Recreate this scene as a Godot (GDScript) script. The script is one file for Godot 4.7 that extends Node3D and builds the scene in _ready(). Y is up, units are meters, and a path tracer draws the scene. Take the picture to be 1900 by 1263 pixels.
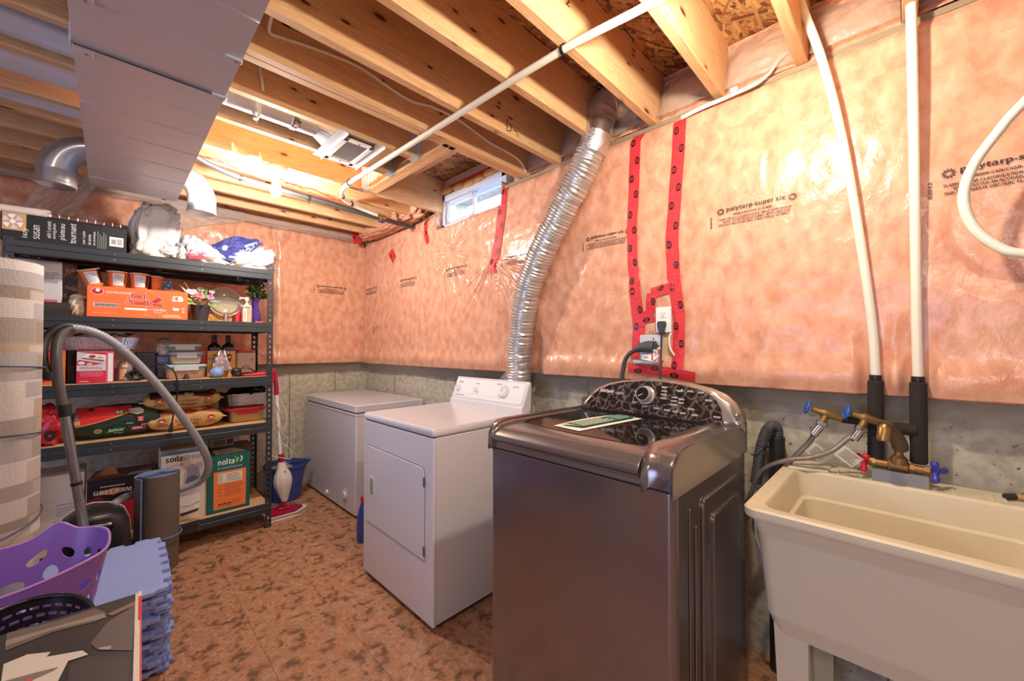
extends Node3D
# A basement laundry corner. x runs to the insulated wall on the right, -z to the back wall, y is up; metres.

class MB:
	# collects triangles, counter-clockwise seen from outside, in the frame x; uv in metres where nothing else is said
	var v := PackedVector3Array()
	var uv := PackedVector2Array()
	var c := PackedColorArray()
	var x := Transform3D()
	var cc := Color.WHITE
	var uo := Vector2.ZERO
	func tri(a: Vector3, b: Vector3, d: Vector3, ua := Vector2.ZERO, ub := Vector2.ZERO, ud := Vector2.ZERO) -> void:
		v.push_back(x * a); v.push_back(x * b); v.push_back(x * d)
		uv.push_back(ua + uo); uv.push_back(ub + uo); uv.push_back(ud + uo)
		c.push_back(cc); c.push_back(cc); c.push_back(cc)
	func quad(a: Vector3, b: Vector3, d: Vector3, e: Vector3, ua := Vector2(0, 1), ub := Vector2(1, 1), ud := Vector2(1, 0), ue := Vector2(0, 0)) -> void:
		tri(a, b, d, ua, ub, ud)
		tri(a, d, e, ua, ud, ue)
	func mq(a: Vector3, b: Vector3, d: Vector3, e: Vector3) -> void:   # quad with metric uv
		var w := a.distance_to(b); var h := a.distance_to(e)
		quad(a, b, d, e, Vector2(0, 0), Vector2(w, 0), Vector2(w, h), Vector2(0, h))
	func poly3(p: Array) -> void:   # convex fan
		for i in range(1, p.size() - 1): tri(p[0], p[i], p[i + 1])
	func box(ctr: Vector3, s: Vector3, ch := 0.0, u := Vector2.ZERO) -> void:
		# a box with chamfered edges
		var h := s * 0.5
		ch = minf(ch, minf(h.x, minf(h.y, h.z)) * 0.98)
		uo += u
		var ax := [Vector3.RIGHT, Vector3.UP, Vector3.BACK]
		for i in 3:
			var n: Vector3 = ax[i]; var p: Vector3 = ax[(i + 1) % 3]; var q: Vector3 = ax[(i + 2) % 3]
			if i == 1: p = Vector3.BACK; q = Vector3.RIGHT
			var hn := h[i]; var hp := absf(h.dot(p)) - ch; var hq := absf(h.dot(q)) - ch
			for sg in [1.0, -1.0]:
				var o: Vector3 = ctr + n * hn * sg
				var pp: Vector3 = p * hp; var qq: Vector3 = q * hq * sg
				var k := [o - pp - qq, o + pp - qq, o + pp + qq, o - pp + qq]
				var t := []
				for w in k:
					var d: Vector3 = w - ctr
					t.append(Vector2(d.z, -d.y) if i == 0 else Vector2(d.x, d.z) if i == 1 else Vector2(d.x, -d.y))
				quad(k[0], k[1], k[2], k[3], t[0], t[1], t[2], t[3])
		if ch > 0.0:
			for i in 3:
				var n: Vector3 = ax[i]; var p: Vector3 = ax[(i + 1) % 3]; var q: Vector3 = ax[(i + 2) % 3]
				var hn := h[i] - ch; var hp := h[(i + 1) % 3]; var hq := h[(i + 2) % 3]
				for a in [1.0, -1.0]:
					for b in [1.0, -1.0]:
						var e1: Vector3 = p * a * hp + q * b * (hq - ch); var e2: Vector3 = p * a * (hp - ch) + q * b * hq
						var f := [ctr + e1 - n * hn, ctr + e1 + n * hn, ctr + e2 + n * hn, ctr + e2 - n * hn]
						if a * b > 0: f.reverse()
						var l := hn * 2
						quad(f[0], f[1], f[2], f[3], Vector2(0, 0), Vector2(l, 0), Vector2(l, ch), Vector2(0, ch))
			for a in [1.0, -1.0]:
				for b in [1.0, -1.0]:
					for d in [1.0, -1.0]:
						var g := Vector3(a, b, d) * h; var m := Vector3(a, b, d) * (h - Vector3.ONE * ch)
						var f := [ctr + Vector3(g.x, m.y, m.z), ctr + Vector3(m.x, g.y, m.z), ctr + Vector3(m.x, m.y, g.z)]
						if a * b * d < 0: f.reverse()
						tri(f[0], f[1], f[2])
		uo -= u
	func lathe(pr: Array, seg := 24, sc := Vector2.ONE, a0 := 0.0, a1 := TAU) -> void:
		# pr: Vector2(radius, height) from the bottom to the top of the outer face; axis y
		var l := 0.0
		for i in pr.size() - 1:
			var a: Vector2 = pr[i]; var b: Vector2 = pr[i + 1]
			var l2 := l + a.distance_to(b)
			for k in seg:
				var t0 := a0 + (a1 - a0) * k / seg; var t1 := a0 + (a1 - a0) * (k + 1) / seg
				var d0 := Vector3(sin(t0) * sc.x, 0, cos(t0) * sc.y); var d1 := Vector3(sin(t1) * sc.x, 0, cos(t1) * sc.y)
				var ya := Vector3(0, a.y, 0); var yb := Vector3(0, b.y, 0)
				var u0 := float(k) / seg; var u1 := float(k + 1) / seg
				if a.x > 1e-6: tri(d0 * a.x + ya, d1 * a.x + ya, d1 * b.x + yb, Vector2(u0, l), Vector2(u1, l), Vector2(u1, l2))
				if b.x > 1e-6: tri(d0 * a.x + ya, d1 * b.x + yb, d0 * b.x + yb, Vector2(u0, l), Vector2(u1, l2), Vector2(u0, l2))
			l = l2
	func rings(rs: Array, closed := true, caps := true) -> void:
		# joins rings of points (PackedVector3Array, same count), each counter-clockwise seen against the way of travel
		var vv := 0.0
		for i in rs.size() - 1:
			var a: PackedVector3Array = rs[i]; var b: PackedVector3Array = rs[i + 1]
			var n := a.size()
			var v2 := vv + a[0].distance_to(b[0])
			for k in (n if closed else n - 1):
				var k2 := (k + 1) % n
				var u0 := float(k) / n; var u1 := float(k + 1) / n
				quad(a[k], a[k2], b[k2], b[k], Vector2(u0, vv), Vector2(u1, vv), Vector2(u1, v2), Vector2(u0, v2))
			vv = v2
		if caps:
			cap(rs[0], true); cap(rs[-1], false)
	func cap(r: PackedVector3Array, flip: bool) -> void:
		var m := Vector3.ZERO
		for p in r: m += p
		m /= r.size()
		for k in r.size():
			var p := r[k]; var q := r[(k + 1) % r.size()]
			if flip: tri(m, q, p)
			else: tri(m, p, q)
	func tube(pts: Array, r: float, sides := 10, caps := true, radii := []) -> void:
		var n := pts.size()
		var rs := []
		var t0: Vector3 = (pts[1] - pts[0]).normalized()
		var nn := t0.cross(Vector3.UP if absf(t0.y) < 0.9 else Vector3.RIGHT).normalized()
		for i in n:
			var t: Vector3 = (pts[mini(i + 1, n - 1)] - pts[maxi(i - 1, 0)]).normalized()
			nn = (nn - t * nn.dot(t)).normalized()
			var b := t.cross(nn)
			var rr: float = radii[i] if radii.size() else r
			var ring := PackedVector3Array()
			for k in sides:
				var a := TAU * k / sides
				ring.push_back(pts[i] + (nn * cos(a) + b * sin(a)) * rr)
			rs.append(ring)
		rings(rs, true, caps)
	func cyl(a: Vector3, b: Vector3, r: float, sides := 16, ch := 0.0) -> void:
		if ch > 0.0:
			var d := (b - a).normalized() * ch
			tube([a, a + d, b - d, b], r, sides, true, [r - ch, r, r, r - ch])
		else:
			tube([a, b], r, sides)
	func prism(p: PackedVector2Array, z0: float, z1: float, ch := 0.0) -> void:
		# outline p (counter-clockwise) in xy, from z0 to z1, its edges eased by ch
		var n := p.size()
		var inn := PackedVector2Array()
		for i in n:
			var e0 := (p[i] - p[(i + n - 1) % n]).normalized(); var e1 := (p[(i + 1) % n] - p[i]).normalized()
			var nm := (Vector2(-e0.y, e0.x) + Vector2(-e1.y, e1.x))
			var q := nm.normalized()
			inn.push_back(p[i] + q * ch / maxf(0.35, q.dot(Vector2(-e1.y, e1.x))))
		var idx := Geometry2D.triangulate_polygon(inn)
		for i in range(0, idx.size(), 3):
			var a := inn[idx[i]]; var b := inn[idx[i + 1]]; var d := inn[idx[i + 2]]
			if (b - a).cross(d - a) < 0:
				var t := b; b = d; d = t
			tri(Vector3(a.x, a.y, z1), Vector3(b.x, b.y, z1), Vector3(d.x, d.y, z1), a, b, d)
			tri(Vector3(a.x, a.y, z0), Vector3(d.x, d.y, z0), Vector3(b.x, b.y, z0), a, d, b)
		var lv := [[inn, z0], [p, z0 + ch], [p, z1 - ch], [inn, z1]] if ch > 0 else [[p, z0], [p, z1]]
		for l in lv.size() - 1:
			var A: PackedVector2Array = lv[l][0]; var B: PackedVector2Array = lv[l + 1][0]
			var za: float = lv[l][1]; var zb: float = lv[l + 1][1]
			for i in n:
				var j := (i + 1) % n
				mq(Vector3(A[i].x, A[i].y, za), Vector3(A[j].x, A[j].y, za), Vector3(B[j].x, B[j].y, zb), Vector3(B[i].x, B[i].y, zb))
	func grid(nu: int, nv: int, f: Callable, us := 1.0, vs := 1.0, wrap := false) -> void:
		# f(u, v) in 0..1; the face looks along du x dv
		var p := PackedVector3Array()
		for j in nv + 1:
			for i in nu + 1: p.push_back(f.call(0.0 if wrap and i == nu else float(i) / nu, float(j) / nv))
		for j in nv:
			for i in nu:
				var k := j * (nu + 1) + i
				quad(p[k], p[k + 1], p[k + nu + 2], p[k + nu + 1], Vector2(us * i / nu, vs * j / nv), Vector2(us * (i + 1) / nu, vs * j / nv), Vector2(us * (i + 1) / nu, vs * (j + 1) / nv), Vector2(us * i / nu, vs * (j + 1) / nv))
	func arrays(a: Array, t: Transform3D, lift = null) -> void:
		var p: PackedVector3Array = a[Mesh.ARRAY_VERTEX]
		var ix: PackedInt32Array = a[Mesh.ARRAY_INDEX] if a[Mesh.ARRAY_INDEX] != null else PackedInt32Array(range(p.size()))
		for i in range(0, ix.size() - 2, 3):
			var q := t * p[ix[i]]; var r := t * p[ix[i + 2]]; var s := t * p[ix[i + 1]]
			if lift != null:
				q = lift.call(q); r = lift.call(r); s = lift.call(s)
			tri(q, r, s)
	# flat print on a face: x is the face's frame (x right, y up, z out of the face)
	func rect(x0: float, y0: float, x1: float, y1: float, col: Color, z := 0.0003) -> void:
		cc = col
		quad(Vector3(x0, y0, z), Vector3(x1, y0, z), Vector3(x1, y1, z), Vector3(x0, y1, z))
	func disc(cx: float, cy: float, rx: float, ry: float, col: Color, z := 0.0005, seg := 20) -> void:
		cc = col
		for k in seg:
			var a := TAU * k / seg; var b := TAU * (k + 1) / seg
			tri(Vector3(cx, cy, z), Vector3(cx + cos(a) * rx, cy + sin(a) * ry, z), Vector3(cx + cos(b) * rx, cy + sin(b) * ry, z))
	func flat(p: Array, col: Color, z := 0.0005) -> void:
		cc = col
		var q := PackedVector2Array(p)
		var ix := Geometry2D.triangulate_polygon(q)
		for i in range(0, ix.size(), 3):
			var a := q[ix[i]]; var b := q[ix[i + 1]]; var d := q[ix[i + 2]]
			if (b - a).cross(d - a) < 0:
				var t := b; b = d; d = t
			tri(Vector3(a.x, a.y, z), Vector3(b.x, b.y, z), Vector3(d.x, d.y, z))
	func line(p: Array, w: float, col: Color, z := 0.0006) -> void:
		cc = col
		for i in p.size() - 1:
			var a: Vector2 = p[i]; var b: Vector2 = p[i + 1]
			var n := (b - a).normalized().orthogonal() * w * 0.5
			quad(Vector3(a.x + n.x, a.y + n.y, z), Vector3(b.x + n.x, b.y + n.y, z), Vector3(b.x - n.x, b.y - n.y, z), Vector3(a.x - n.x, a.y - n.y, z))
			tri(Vector3(a.x - n.x, a.y - n.y, z), Vector3(b.x - n.x, b.y - n.y, z), Vector3(b.x + n.x, b.y + n.y, z))
	func scribble(x0: float, y0: float, x1: float, y1: float, rows: int, col: Color, seed_: int, z := 0.0006, fill := 0.6) -> void:
		# rows of tiny print, too small to read
		var g := RandomNumberGenerator.new(); g.seed = seed_
		var h := (y1 - y0) / rows
		for r in rows:
			var xx := x0
			var y := y1 - h * (r + 1)
			var e := x1 - (x1 - x0) * g.randf_range(0.0, 0.25)
			while xx < e:
				var w := minf((x1 - x0) * g.randf_range(0.04, 0.14), x1 - xx)
				rect(xx, y + h * (1 - fill) * 0.5, xx + w, y + h * (1 + fill) * 0.5, col, z)
				xx += w + (x1 - x0) * 0.018
	func mesh(crease := 40.0) -> ArrayMesh:
		var n := v.size()
		var nf := n / 3
		var nr := PackedVector3Array(); nr.resize(n)
		var P := PackedVector3Array(); P.resize(n)
		var U := PackedVector2Array(); U.resize(n)
		var C := PackedColorArray(); C.resize(n)
		var fn := PackedVector3Array(); fn.resize(nf)
		var fu := PackedVector3Array(); fu.resize(nf)
		for t in nf:
			var f := (v[3 * t + 1] - v[3 * t]).cross(v[3 * t + 2] - v[3 * t])
			fn[t] = f; fu[t] = f.normalized()
		var at := {}
		if crease > 0.0:
			for i in n:
				var k := Vector3i((v[i] * 20000.0).round())
				if at.has(k): at[k].append(i / 3)
				else: at[k] = [i / 3]
		var cs := cos(deg_to_rad(crease))
		for i in n:
			var t := i / 3
			var s := fn[t]
			if crease > 0.0:
				var own := fu[t]
				s = Vector3.ZERO
				for o in at[Vector3i((v[i] * 20000.0).round())]:
					if fu[o].dot(own) >= cs: s += fn[o]
				if s.length_squared() < 1e-24: s = fn[t]
			var j := i
			if i % 3 == 1: j = i + 1
			elif i % 3 == 2: j = i - 1
			P[j] = v[i]; nr[j] = s.normalized(); U[j] = uv[i]; C[j] = c[i]
		var a := []
		a.resize(Mesh.ARRAY_MAX)
		a[Mesh.ARRAY_VERTEX] = P; a[Mesh.ARRAY_NORMAL] = nr; a[Mesh.ARRAY_TEX_UV] = U; a[Mesh.ARRAY_COLOR] = C
		var m := ArrayMesh.new()
		m.add_surface_from_arrays(Mesh.PRIMITIVE_TRIANGLES, a)
		return m

# ---------- scene helpers
var used := {}
var mats := {}

func numbered(n: String) -> String:
	used[n] = used.get(n, -1) + 1
	return n if used[n] == 0 else "%s_%03d" % [n, used[n]]

func tag(o: Node, label: String, cat: String, group := "") -> void:
	if label: o.set_meta("label", label)
	if cat: o.set_meta("category", cat)
	if group: o.set_meta("group", group)

func thing(n: String, label: String, cat: String, at := Vector3.ZERO, ry := 0.0, group := "") -> Node3D:
	var o := Node3D.new()
	o.name = numbered(n); add_child(o)
	o.position = at; o.rotation_degrees.y = ry
	tag(o, label, cat, group)
	return o

func part(n: String, mb, m: Material, parent: Node, label := "", crease := 40.0) -> MeshInstance3D:
	var o := MeshInstance3D.new()
	o.name = n if parent != self else numbered(n)
	o.mesh = mb.mesh(crease) if mb is MB else mb
	o.material_override = m
	parent.add_child(o, true)
	if label: o.set_meta("label", label)
	return o

func solo(n: String, mb, m: Material, label: String, cat: String, at := Vector3.ZERO, ry := 0.0, group := "", crease := 40.0) -> MeshInstance3D:
	var o := part(n, mb, m, self, "", crease)
	o.position = at; o.rotation_degrees.y = ry
	tag(o, label, cat, group)
	return o

func struct(n: String, mb, m: Material, parent: Node = self, crease := 40.0) -> MeshInstance3D:
	var o := part(n, mb, m, parent, "", crease)
	if parent == self: o.set_meta("kind", "structure")
	return o

func rgb(r: int, g: int, b: int) -> Color:
	return Color(r / 255.0, g / 255.0, b / 255.0)

func lin(r: int, g: int, b: int) -> Color:   # for vertex colours
	return rgb(r, g, b).srgb_to_linear()

func mat(r: int, g: int, b: int, rough := 0.5, metal := 0.0, spec := 0.5) -> StandardMaterial3D:
	var k := [r, g, b, rough, metal, spec]
	if not mats.has(k):
		var m := StandardMaterial3D.new()
		m.albedo_color = rgb(r, g, b); m.roughness = rough; m.metallic = metal; m.metallic_specular = spec
		mats[k] = m
	return mats[k]

func bumped(m: StandardMaterial3D, t: Texture2D, cm: float, sc: float, tri := true) -> StandardMaterial3D:
	m = m.duplicate()
	m.heightmap_enabled = true; m.heightmap_texture = t; m.heightmap_scale = cm
	m.uv1_triplanar = tri; m.uv1_scale = Vector3.ONE * sc
	return m

func inkm(rough := 0.55) -> StandardMaterial3D:
	var k := ["ink", rough]
	if not mats.has(k):
		var m := StandardMaterial3D.new()
		m.vertex_color_use_as_albedo = true; m.roughness = rough
		mats[k] = m
	return mats[k]

func glass(r: int, g: int, b: int, a := 0.15, rough := 0.05) -> StandardMaterial3D:
	var k := ["glass", r, g, b, a, rough]
	if not mats.has(k):
		var m := StandardMaterial3D.new()
		m.transparency = BaseMaterial3D.TRANSPARENCY_ALPHA
		m.albedo_color = Color(r / 255.0, g / 255.0, b / 255.0, a); m.roughness = rough
		mats[k] = m
	return mats[k]

func text(mb: MB, s: String, x0: float, y0: float, x1: float, y1: float, col: Color, z := 0.0008, bold := true, lift = null, serif := false) -> void:
	var t := TextMesh.new()
	var f := SystemFont.new()
	f.font_names = PackedStringArray(["Droid Serif" if serif else "Droid Sans"]); f.font_weight = 700 if bold else 400
	t.font = f; t.font_size = 24; t.pixel_size = 0.01; t.depth = 0.0; t.curve_step = 4.0; t.text = s
	var a := t.get_mesh_arrays()
	if a.is_empty() or a[0] == null or a[0].size() == 0: return
	var bb := t.get_aabb()
	var sc := Vector3((x1 - x0) / bb.size.x, (y1 - y0) / bb.size.y, 1.0)
	mb.cc = col
	mb.arrays(a, Transform3D(Basis.from_scale(sc), Vector3(x0, y0, z) - bb.position * sc * Vector3(1, 1, 0)), lift)

func face(o: Vector3, right: Vector3, up: Vector3) -> Transform3D:
	return Transform3D(Basis(right.normalized(), up.normalized(), right.cross(up).normalized()), o)

func spline(p: Array, per := 8) -> Array:
	var c := Curve3D.new()
	var n := p.size()
	for i in n:
		var t: Vector3 = (p[mini(i + 1, n - 1)] - p[maxi(i - 1, 0)]) / 6.0
		c.add_point(p[i], -t, t)
	var out := []
	for i in n - 1:
		for k in per: out.append(c.sample(i, float(k) / per))
	out.append(p[-1])
	return out

func along(p: Array, step: float) -> Array:   # points at even steps along a spline
	var c := Curve3D.new()
	c.bake_interval = 0.01
	var n := p.size()
	for i in n:
		var t: Vector3 = (p[mini(i + 1, n - 1)] - p[maxi(i - 1, 0)]) / 6.0
		c.add_point(p[i], -t, t)
	var l := c.get_baked_length()
	var k := int(l / step)
	var out := []
	for i in k + 1: out.append(c.sample_baked(l * i / k, true))
	return out

func noise(seed_: int, freq: float, type := FastNoiseLite.TYPE_SIMPLEX_SMOOTH, oct := 3) -> FastNoiseLite:
	var f := FastNoiseLite.new()
	f.seed = seed_; f.frequency = freq; f.noise_type = type; f.fractal_octaves = oct
	if oct <= 1: f.fractal_type = FastNoiseLite.FRACTAL_NONE
	return f

func ntex(f: FastNoiseLite, size := 512, ramp := [], nm := false, bump := 4.0) -> NoiseTexture2D:
	var t := NoiseTexture2D.new()
	t.width = size; t.height = size; t.noise = f; t.seamless = true
	if ramp.size():
		var g := Gradient.new()
		var o := PackedFloat32Array(); var cs := PackedColorArray()
		for r in ramp:
			o.push_back(r[0]); cs.push_back(r[1])
		g.offsets = o; g.colors = cs
		t.color_ramp = g
	if nm:
		t.as_normal_map = true; t.bump_strength = bump
	return t

func blob(mb: MB, ctr: Vector3, s: Vector3, seed_: int, amp := 0.12, fq := 2.2, nu := 40, nv := 24, pw := 0.75, floor_y := -1.0) -> void:
	# a soft filled bag: a rounded box with folds, its underside flattened at floor_y (share of the half height)
	var n1 := noise(seed_, fq, FastNoiseLite.TYPE_SIMPLEX_SMOOTH, 2)
	var n2 := noise(seed_ + 7, fq * 2.2, FastNoiseLite.TYPE_SIMPLEX_SMOOTH, 3)
	n2.fractal_type = FastNoiseLite.FRACTAL_RIDGED
	mb.grid(nu, nv, func(u: float, v: float) -> Vector3:
		var th := u * TAU; var ph := (v - 0.5) * PI
		var d := Vector3(cos(th) * cos(ph), sin(ph), -sin(th) * cos(ph))
		var e := Vector3(signf(d.x) * pow(absf(d.x), pw), signf(d.y) * pow(absf(d.y), pw), signf(d.z) * pow(absf(d.z), pw))
		var k := 1.0 + amp * n1.get_noise_3dv(d) * 1.6 + amp * 0.55 * (n2.get_noise_3dv(d))
		var p := e * k
		if p.y < floor_y: p.y = floor_y + (p.y - floor_y) * 0.03
		return ctr + p * s * 0.5, 1.0, 1.0, true)

func _ready() -> void:
	camera_and_light()
	make_textures()
	build_shell()
	build_insulation()
	build_ceiling()
	build_ducts()
	build_lines()
	build_dryer()
	build_freezer()
	build_washer()
	build_sink()
	build_outlets()
	build_shelving()
	build_top_shelf()
	build_second_shelf()
	build_third_shelf()
	build_fourth_shelf()
	build_bottom_shelf()
	build_floor_things()

func bulb(n: String, label: String, at: Vector3, warm: Color, energy: float) -> void:
	# a porcelain lampholder screwed to a joist above, its bulb hanging base up; at is the middle of the bulb
	var t := thing(n, label, "light bulb", Vector3(at.x, at.y, at.z))
	var top := 2.389 - at.y
	var b := MB.new()
	b = MB.new()
	b.lathe([Vector2(0.0, top - 0.05), Vector2(0.026, top - 0.05), Vector2(0.03, top - 0.042), Vector2(0.034, top - 0.03), Vector2(0.05, top - 0.024), Vector2(0.056, top - 0.015), Vector2(0.056, top), Vector2(0, top)], 32)
	part("lampholder", b, mat(226, 222, 210, 0.35), t)
	b = MB.new()
	b.lathe([Vector2(0.0, -0.052), Vector2(0.012, -0.050), Vector2(0.022, -0.044), Vector2(0.029, -0.033), Vector2(0.0315, -0.018), Vector2(0.030, 0.0), Vector2(0.025, 0.016), Vector2(0.018, 0.034), Vector2(0.0135, 0.046), Vector2(0.0135, top - 0.05)], 28)
	var m := StandardMaterial3D.new()
	m.albedo_color = Color(1, 0.98, 0.94); m.emission_enabled = true; m.emission = warm; m.emission_energy_multiplier = 14.0
	part("bulb", b, m, t, "", 60.0)
	var l := OmniLight3D.new()
	l.name = "bulb_glow"; l.light_color = warm; l.light_energy = energy; l.light_size = 0.03
	l.omni_range = 12.0; l.omni_attenuation = 2.0; l.shadow_enabled = true
	l.position = at + Vector3(0, -0.015, 0)
	add_child(l)

func camera_and_light() -> void:
	var cam := Camera3D.new()
	cam.name = "camera"
	cam.fov = 81.26; cam.near = 0.05; cam.far = 100.0
	cam.position = Vector3(0, 1.30, 0)
	cam.rotation_degrees = Vector3(0.921, -45.437, 0)
	add_child(cam); cam.current = true
	var we := WorldEnvironment.new(); we.name = "surroundings"
	var e := Environment.new()
	var s := Sky.new(); var sm := ProceduralSkyMaterial.new()
	sm.sky_top_color = Color(0.62, 0.74, 0.95); sm.sky_horizon_color = Color(0.88, 0.93, 1.0); sm.sky_energy_multiplier = 3.6
	sm.ground_horizon_color = Color(0.75, 0.77, 0.8); sm.ground_bottom_color = Color(0.45, 0.45, 0.45); sm.ground_energy_multiplier = 1.0
	s.sky_material = sm
	e.background_mode = Environment.BG_SKY; e.sky = s
	e.tonemap_mode = Environment.TONE_MAPPER_LINEAR; e.tonemap_exposure = 1.15
	e.sdfgi_enabled = true; e.ssao_enabled = true; e.ssil_enabled = true
	we.environment = e
	add_child(we)
	# three bare bulbs: one in view, one over the washer just above the frame, one added behind the camera as fill
	bulb("light_bulb", "bare lit bulb in a white lampholder under the joists near the back wall", Vector3(0.70, 2.262, -2.70), Color(1.0, 0.97, 0.93), 1.3)
	bulb("light_bulb", "bare lit bulb in a white lampholder under the joists above the dark washer", Vector3(1.06, 2.262, -0.30), Color(1.0, 0.95, 0.86), 1.1)
	bulb("light_bulb", "bare lit bulb in a white lampholder added behind the viewer as fill light", Vector3(-1.30, 2.262, 0.72), Color(1.0, 0.97, 0.94), 0.75)
	# area light added as cool daylight fill before the made-up door at left
	var a := AreaLight3D.new()
	a.name = "added_door_fill"; a.area_size = Vector2(1.7, 1.9); a.light_energy = 3.4; a.light_color = Color(0.70, 0.80, 1.0)
	a.shadow_enabled = true; a.area_range = 14.0
	a.position = Vector3(-2.90, 1.06, -0.6); a.rotation_degrees.y = -90.0
	add_child(a)

# ---------- textures
var T := {}
var M := {}

func img(w: int, h: int, f: Callable) -> ImageTexture:
	var d := PackedByteArray(); d.resize(w * h * 3)
	for y in h:
		for x in w:
			var c: Color = f.call(x, y)
			var k := (y * w + x) * 3
			d[k] = clampi(int(c.r * 255), 0, 255); d[k + 1] = clampi(int(c.g * 255), 0, 255); d[k + 2] = clampi(int(c.b * 255), 0, 255)
	var i := Image.create_from_data(w, h, false, Image.FORMAT_RGB8, d)
	return ImageTexture.create_from_image(i)

func make_textures() -> void:
	T.fine = ntex(noise(3, 0.03, FastNoiseLite.TYPE_SIMPLEX_SMOOTH, 4), 512)
	T.grain = ntex(noise(5, 0.25, FastNoiseLite.TYPE_SIMPLEX_SMOOTH, 2), 256)
	var rf := noise(11, 0.012, FastNoiseLite.TYPE_SIMPLEX_SMOOTH, 4)
	rf.fractal_type = FastNoiseLite.FRACTAL_RIDGED
	rf.domain_warp_enabled = true; rf.domain_warp_amplitude = 22.0; rf.domain_warp_frequency = 0.02
	T.crinkle = ntex(rf, 1024)
	var wf := noise(13, 0.006, FastNoiseLite.TYPE_SIMPLEX_SMOOTH, 3)
	wf.domain_warp_enabled = true; wf.domain_warp_amplitude = 30.0; wf.domain_warp_frequency = 0.01
	T.soft = ntex(wf, 512)
	# pine: stretched growth rings and a few knots; 2.4 m by 0.3 m
	var n1 := noise(21, 1.0, FastNoiseLite.TYPE_SIMPLEX_SMOOTH, 3)
	var g := RandomNumberGenerator.new(); g.seed = 8
	var knots := []
	for i in 13: knots.append([g.randf() * 1024, g.randf() * 256, g.randf_range(4, 9)])
	T.pine = img(1024, 256, func(x: int, y: int) -> Color:
		var wv := n1.get_noise_2d(x * 0.0022, y * 0.02) * 3.0
		var ring := 0.5 + 0.5 * sin((y * 0.055 + wv * 2.2) * TAU * 0.6)
		var f := n1.get_noise_2d(x * 0.02 + 50, y * 0.45)
		var t := 0.55 * ring + 0.28 * f
		var c := rgb(226, 184, 138).lerp(rgb(200, 148, 100), clampf(t, 0, 1))
		for k in knots:
			var dx: float = (x - k[0]) / k[2] * 0.75; var dy: float = (y - k[1]) / k[2]
			var q := dx * dx + dy * dy
			if q < 9.0:
				c = c.lerp(rgb(92, 46, 26), clampf(1.25 - q * 0.8, 0, 1) if q < 1.6 else 0.16 * (1.0 - q / 9.0))
		return c)
	# strand board: overlapping chips of wood; 1 m square
	var w := 640
	var d := PackedByteArray(); d.resize(w * w * 3)
	for i in w * w:
		d[i * 3] = 196; d[i * 3 + 1] = 142; d[i * 3 + 2] = 88
	var pal := [rgb(214, 164, 106), rgb(202, 148, 90), rgb(190, 134, 78), rgb(222, 178, 122), rgb(176, 116, 64), rgb(150, 92, 50), rgb(120, 68, 38), rgb(206, 156, 98)]
	for i in 5200:
		var cx := g.randi() % w; var cy := g.randi() % w
		var a := g.randfn(0.35, 0.5)
		var L := g.randf_range(12, 46); var B := g.randf_range(2.5, 9.0)
		if g.randf() < 0.3: B *= 0.45
		var ca := cos(a); var sa := sin(a)
		var c0: Color = pal[g.randi() % pal.size()]
		c0 = c0.darkened(g.randf() * 0.08)
		if g.randf() < 0.045: c0 = rgb(86, 46, 26)
		for yy in range(-int(B), int(B) + 1):
			for xx in range(-int(L), int(L) + 1):
				var px := posmod(cx + int(xx * ca - yy * sa * 0.999), w); var py := posmod(cy + int(xx * sa + yy * ca), w)
				var edge := 0.72 if yy == int(B) or xx == int(L) else 1.0 - 0.06 * ((yy * 3 + i) % 3)
				var k := (py * w + px) * 3
				d[k] = int(c0.r * 255 * edge); d[k + 1] = int(c0.g * 255 * edge); d[k + 2] = int(c0.b * 255 * edge)
	T.osb = ImageTexture.create_from_image(Image.create_from_data(w, w, false, Image.FORMAT_RGB8, d))
	# cork look floor: flakes, veins and patches; 1.2 m square
	var fa := noise(31, 0.013, FastNoiseLite.TYPE_SIMPLEX_SMOOTH, 4)
	fa.domain_warp_enabled = true; fa.domain_warp_amplitude = 45.0; fa.domain_warp_frequency = 0.012
	var fb := noise(33, 0.05, FastNoiseLite.TYPE_CELLULAR, 2)
	fb.cellular_return_type = FastNoiseLite.RETURN_CELL_VALUE; fb.domain_warp_enabled = true; fb.domain_warp_amplitude = 18.0; fb.domain_warp_frequency = 0.05
	var fc := noise(35, 0.024, FastNoiseLite.TYPE_SIMPLEX_SMOOTH, 5)
	fc.fractal_type = FastNoiseLite.FRACTAL_RIDGED; fc.domain_warp_enabled = true; fc.domain_warp_amplitude = 40.0; fc.domain_warp_frequency = 0.02
	var A := fa.get_seamless_image(1024, 1024).get_data(); var Bb := fb.get_seamless_image(1024, 1024).get_data(); var Cc := fc.get_seamless_image(1024, 1024).get_data()
	var fd := PackedByteArray(); fd.resize(1024 * 1024 * 3)
	var ramp := [rgb(112, 82, 60), rgb(146, 106, 78), rgb(176, 122, 88), rgb(194, 136, 102), rgb(160, 128, 98), rgb(204, 156, 124), rgb(178, 116, 84), rgb(150, 112, 82), rgb(196, 142, 108)]
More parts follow.
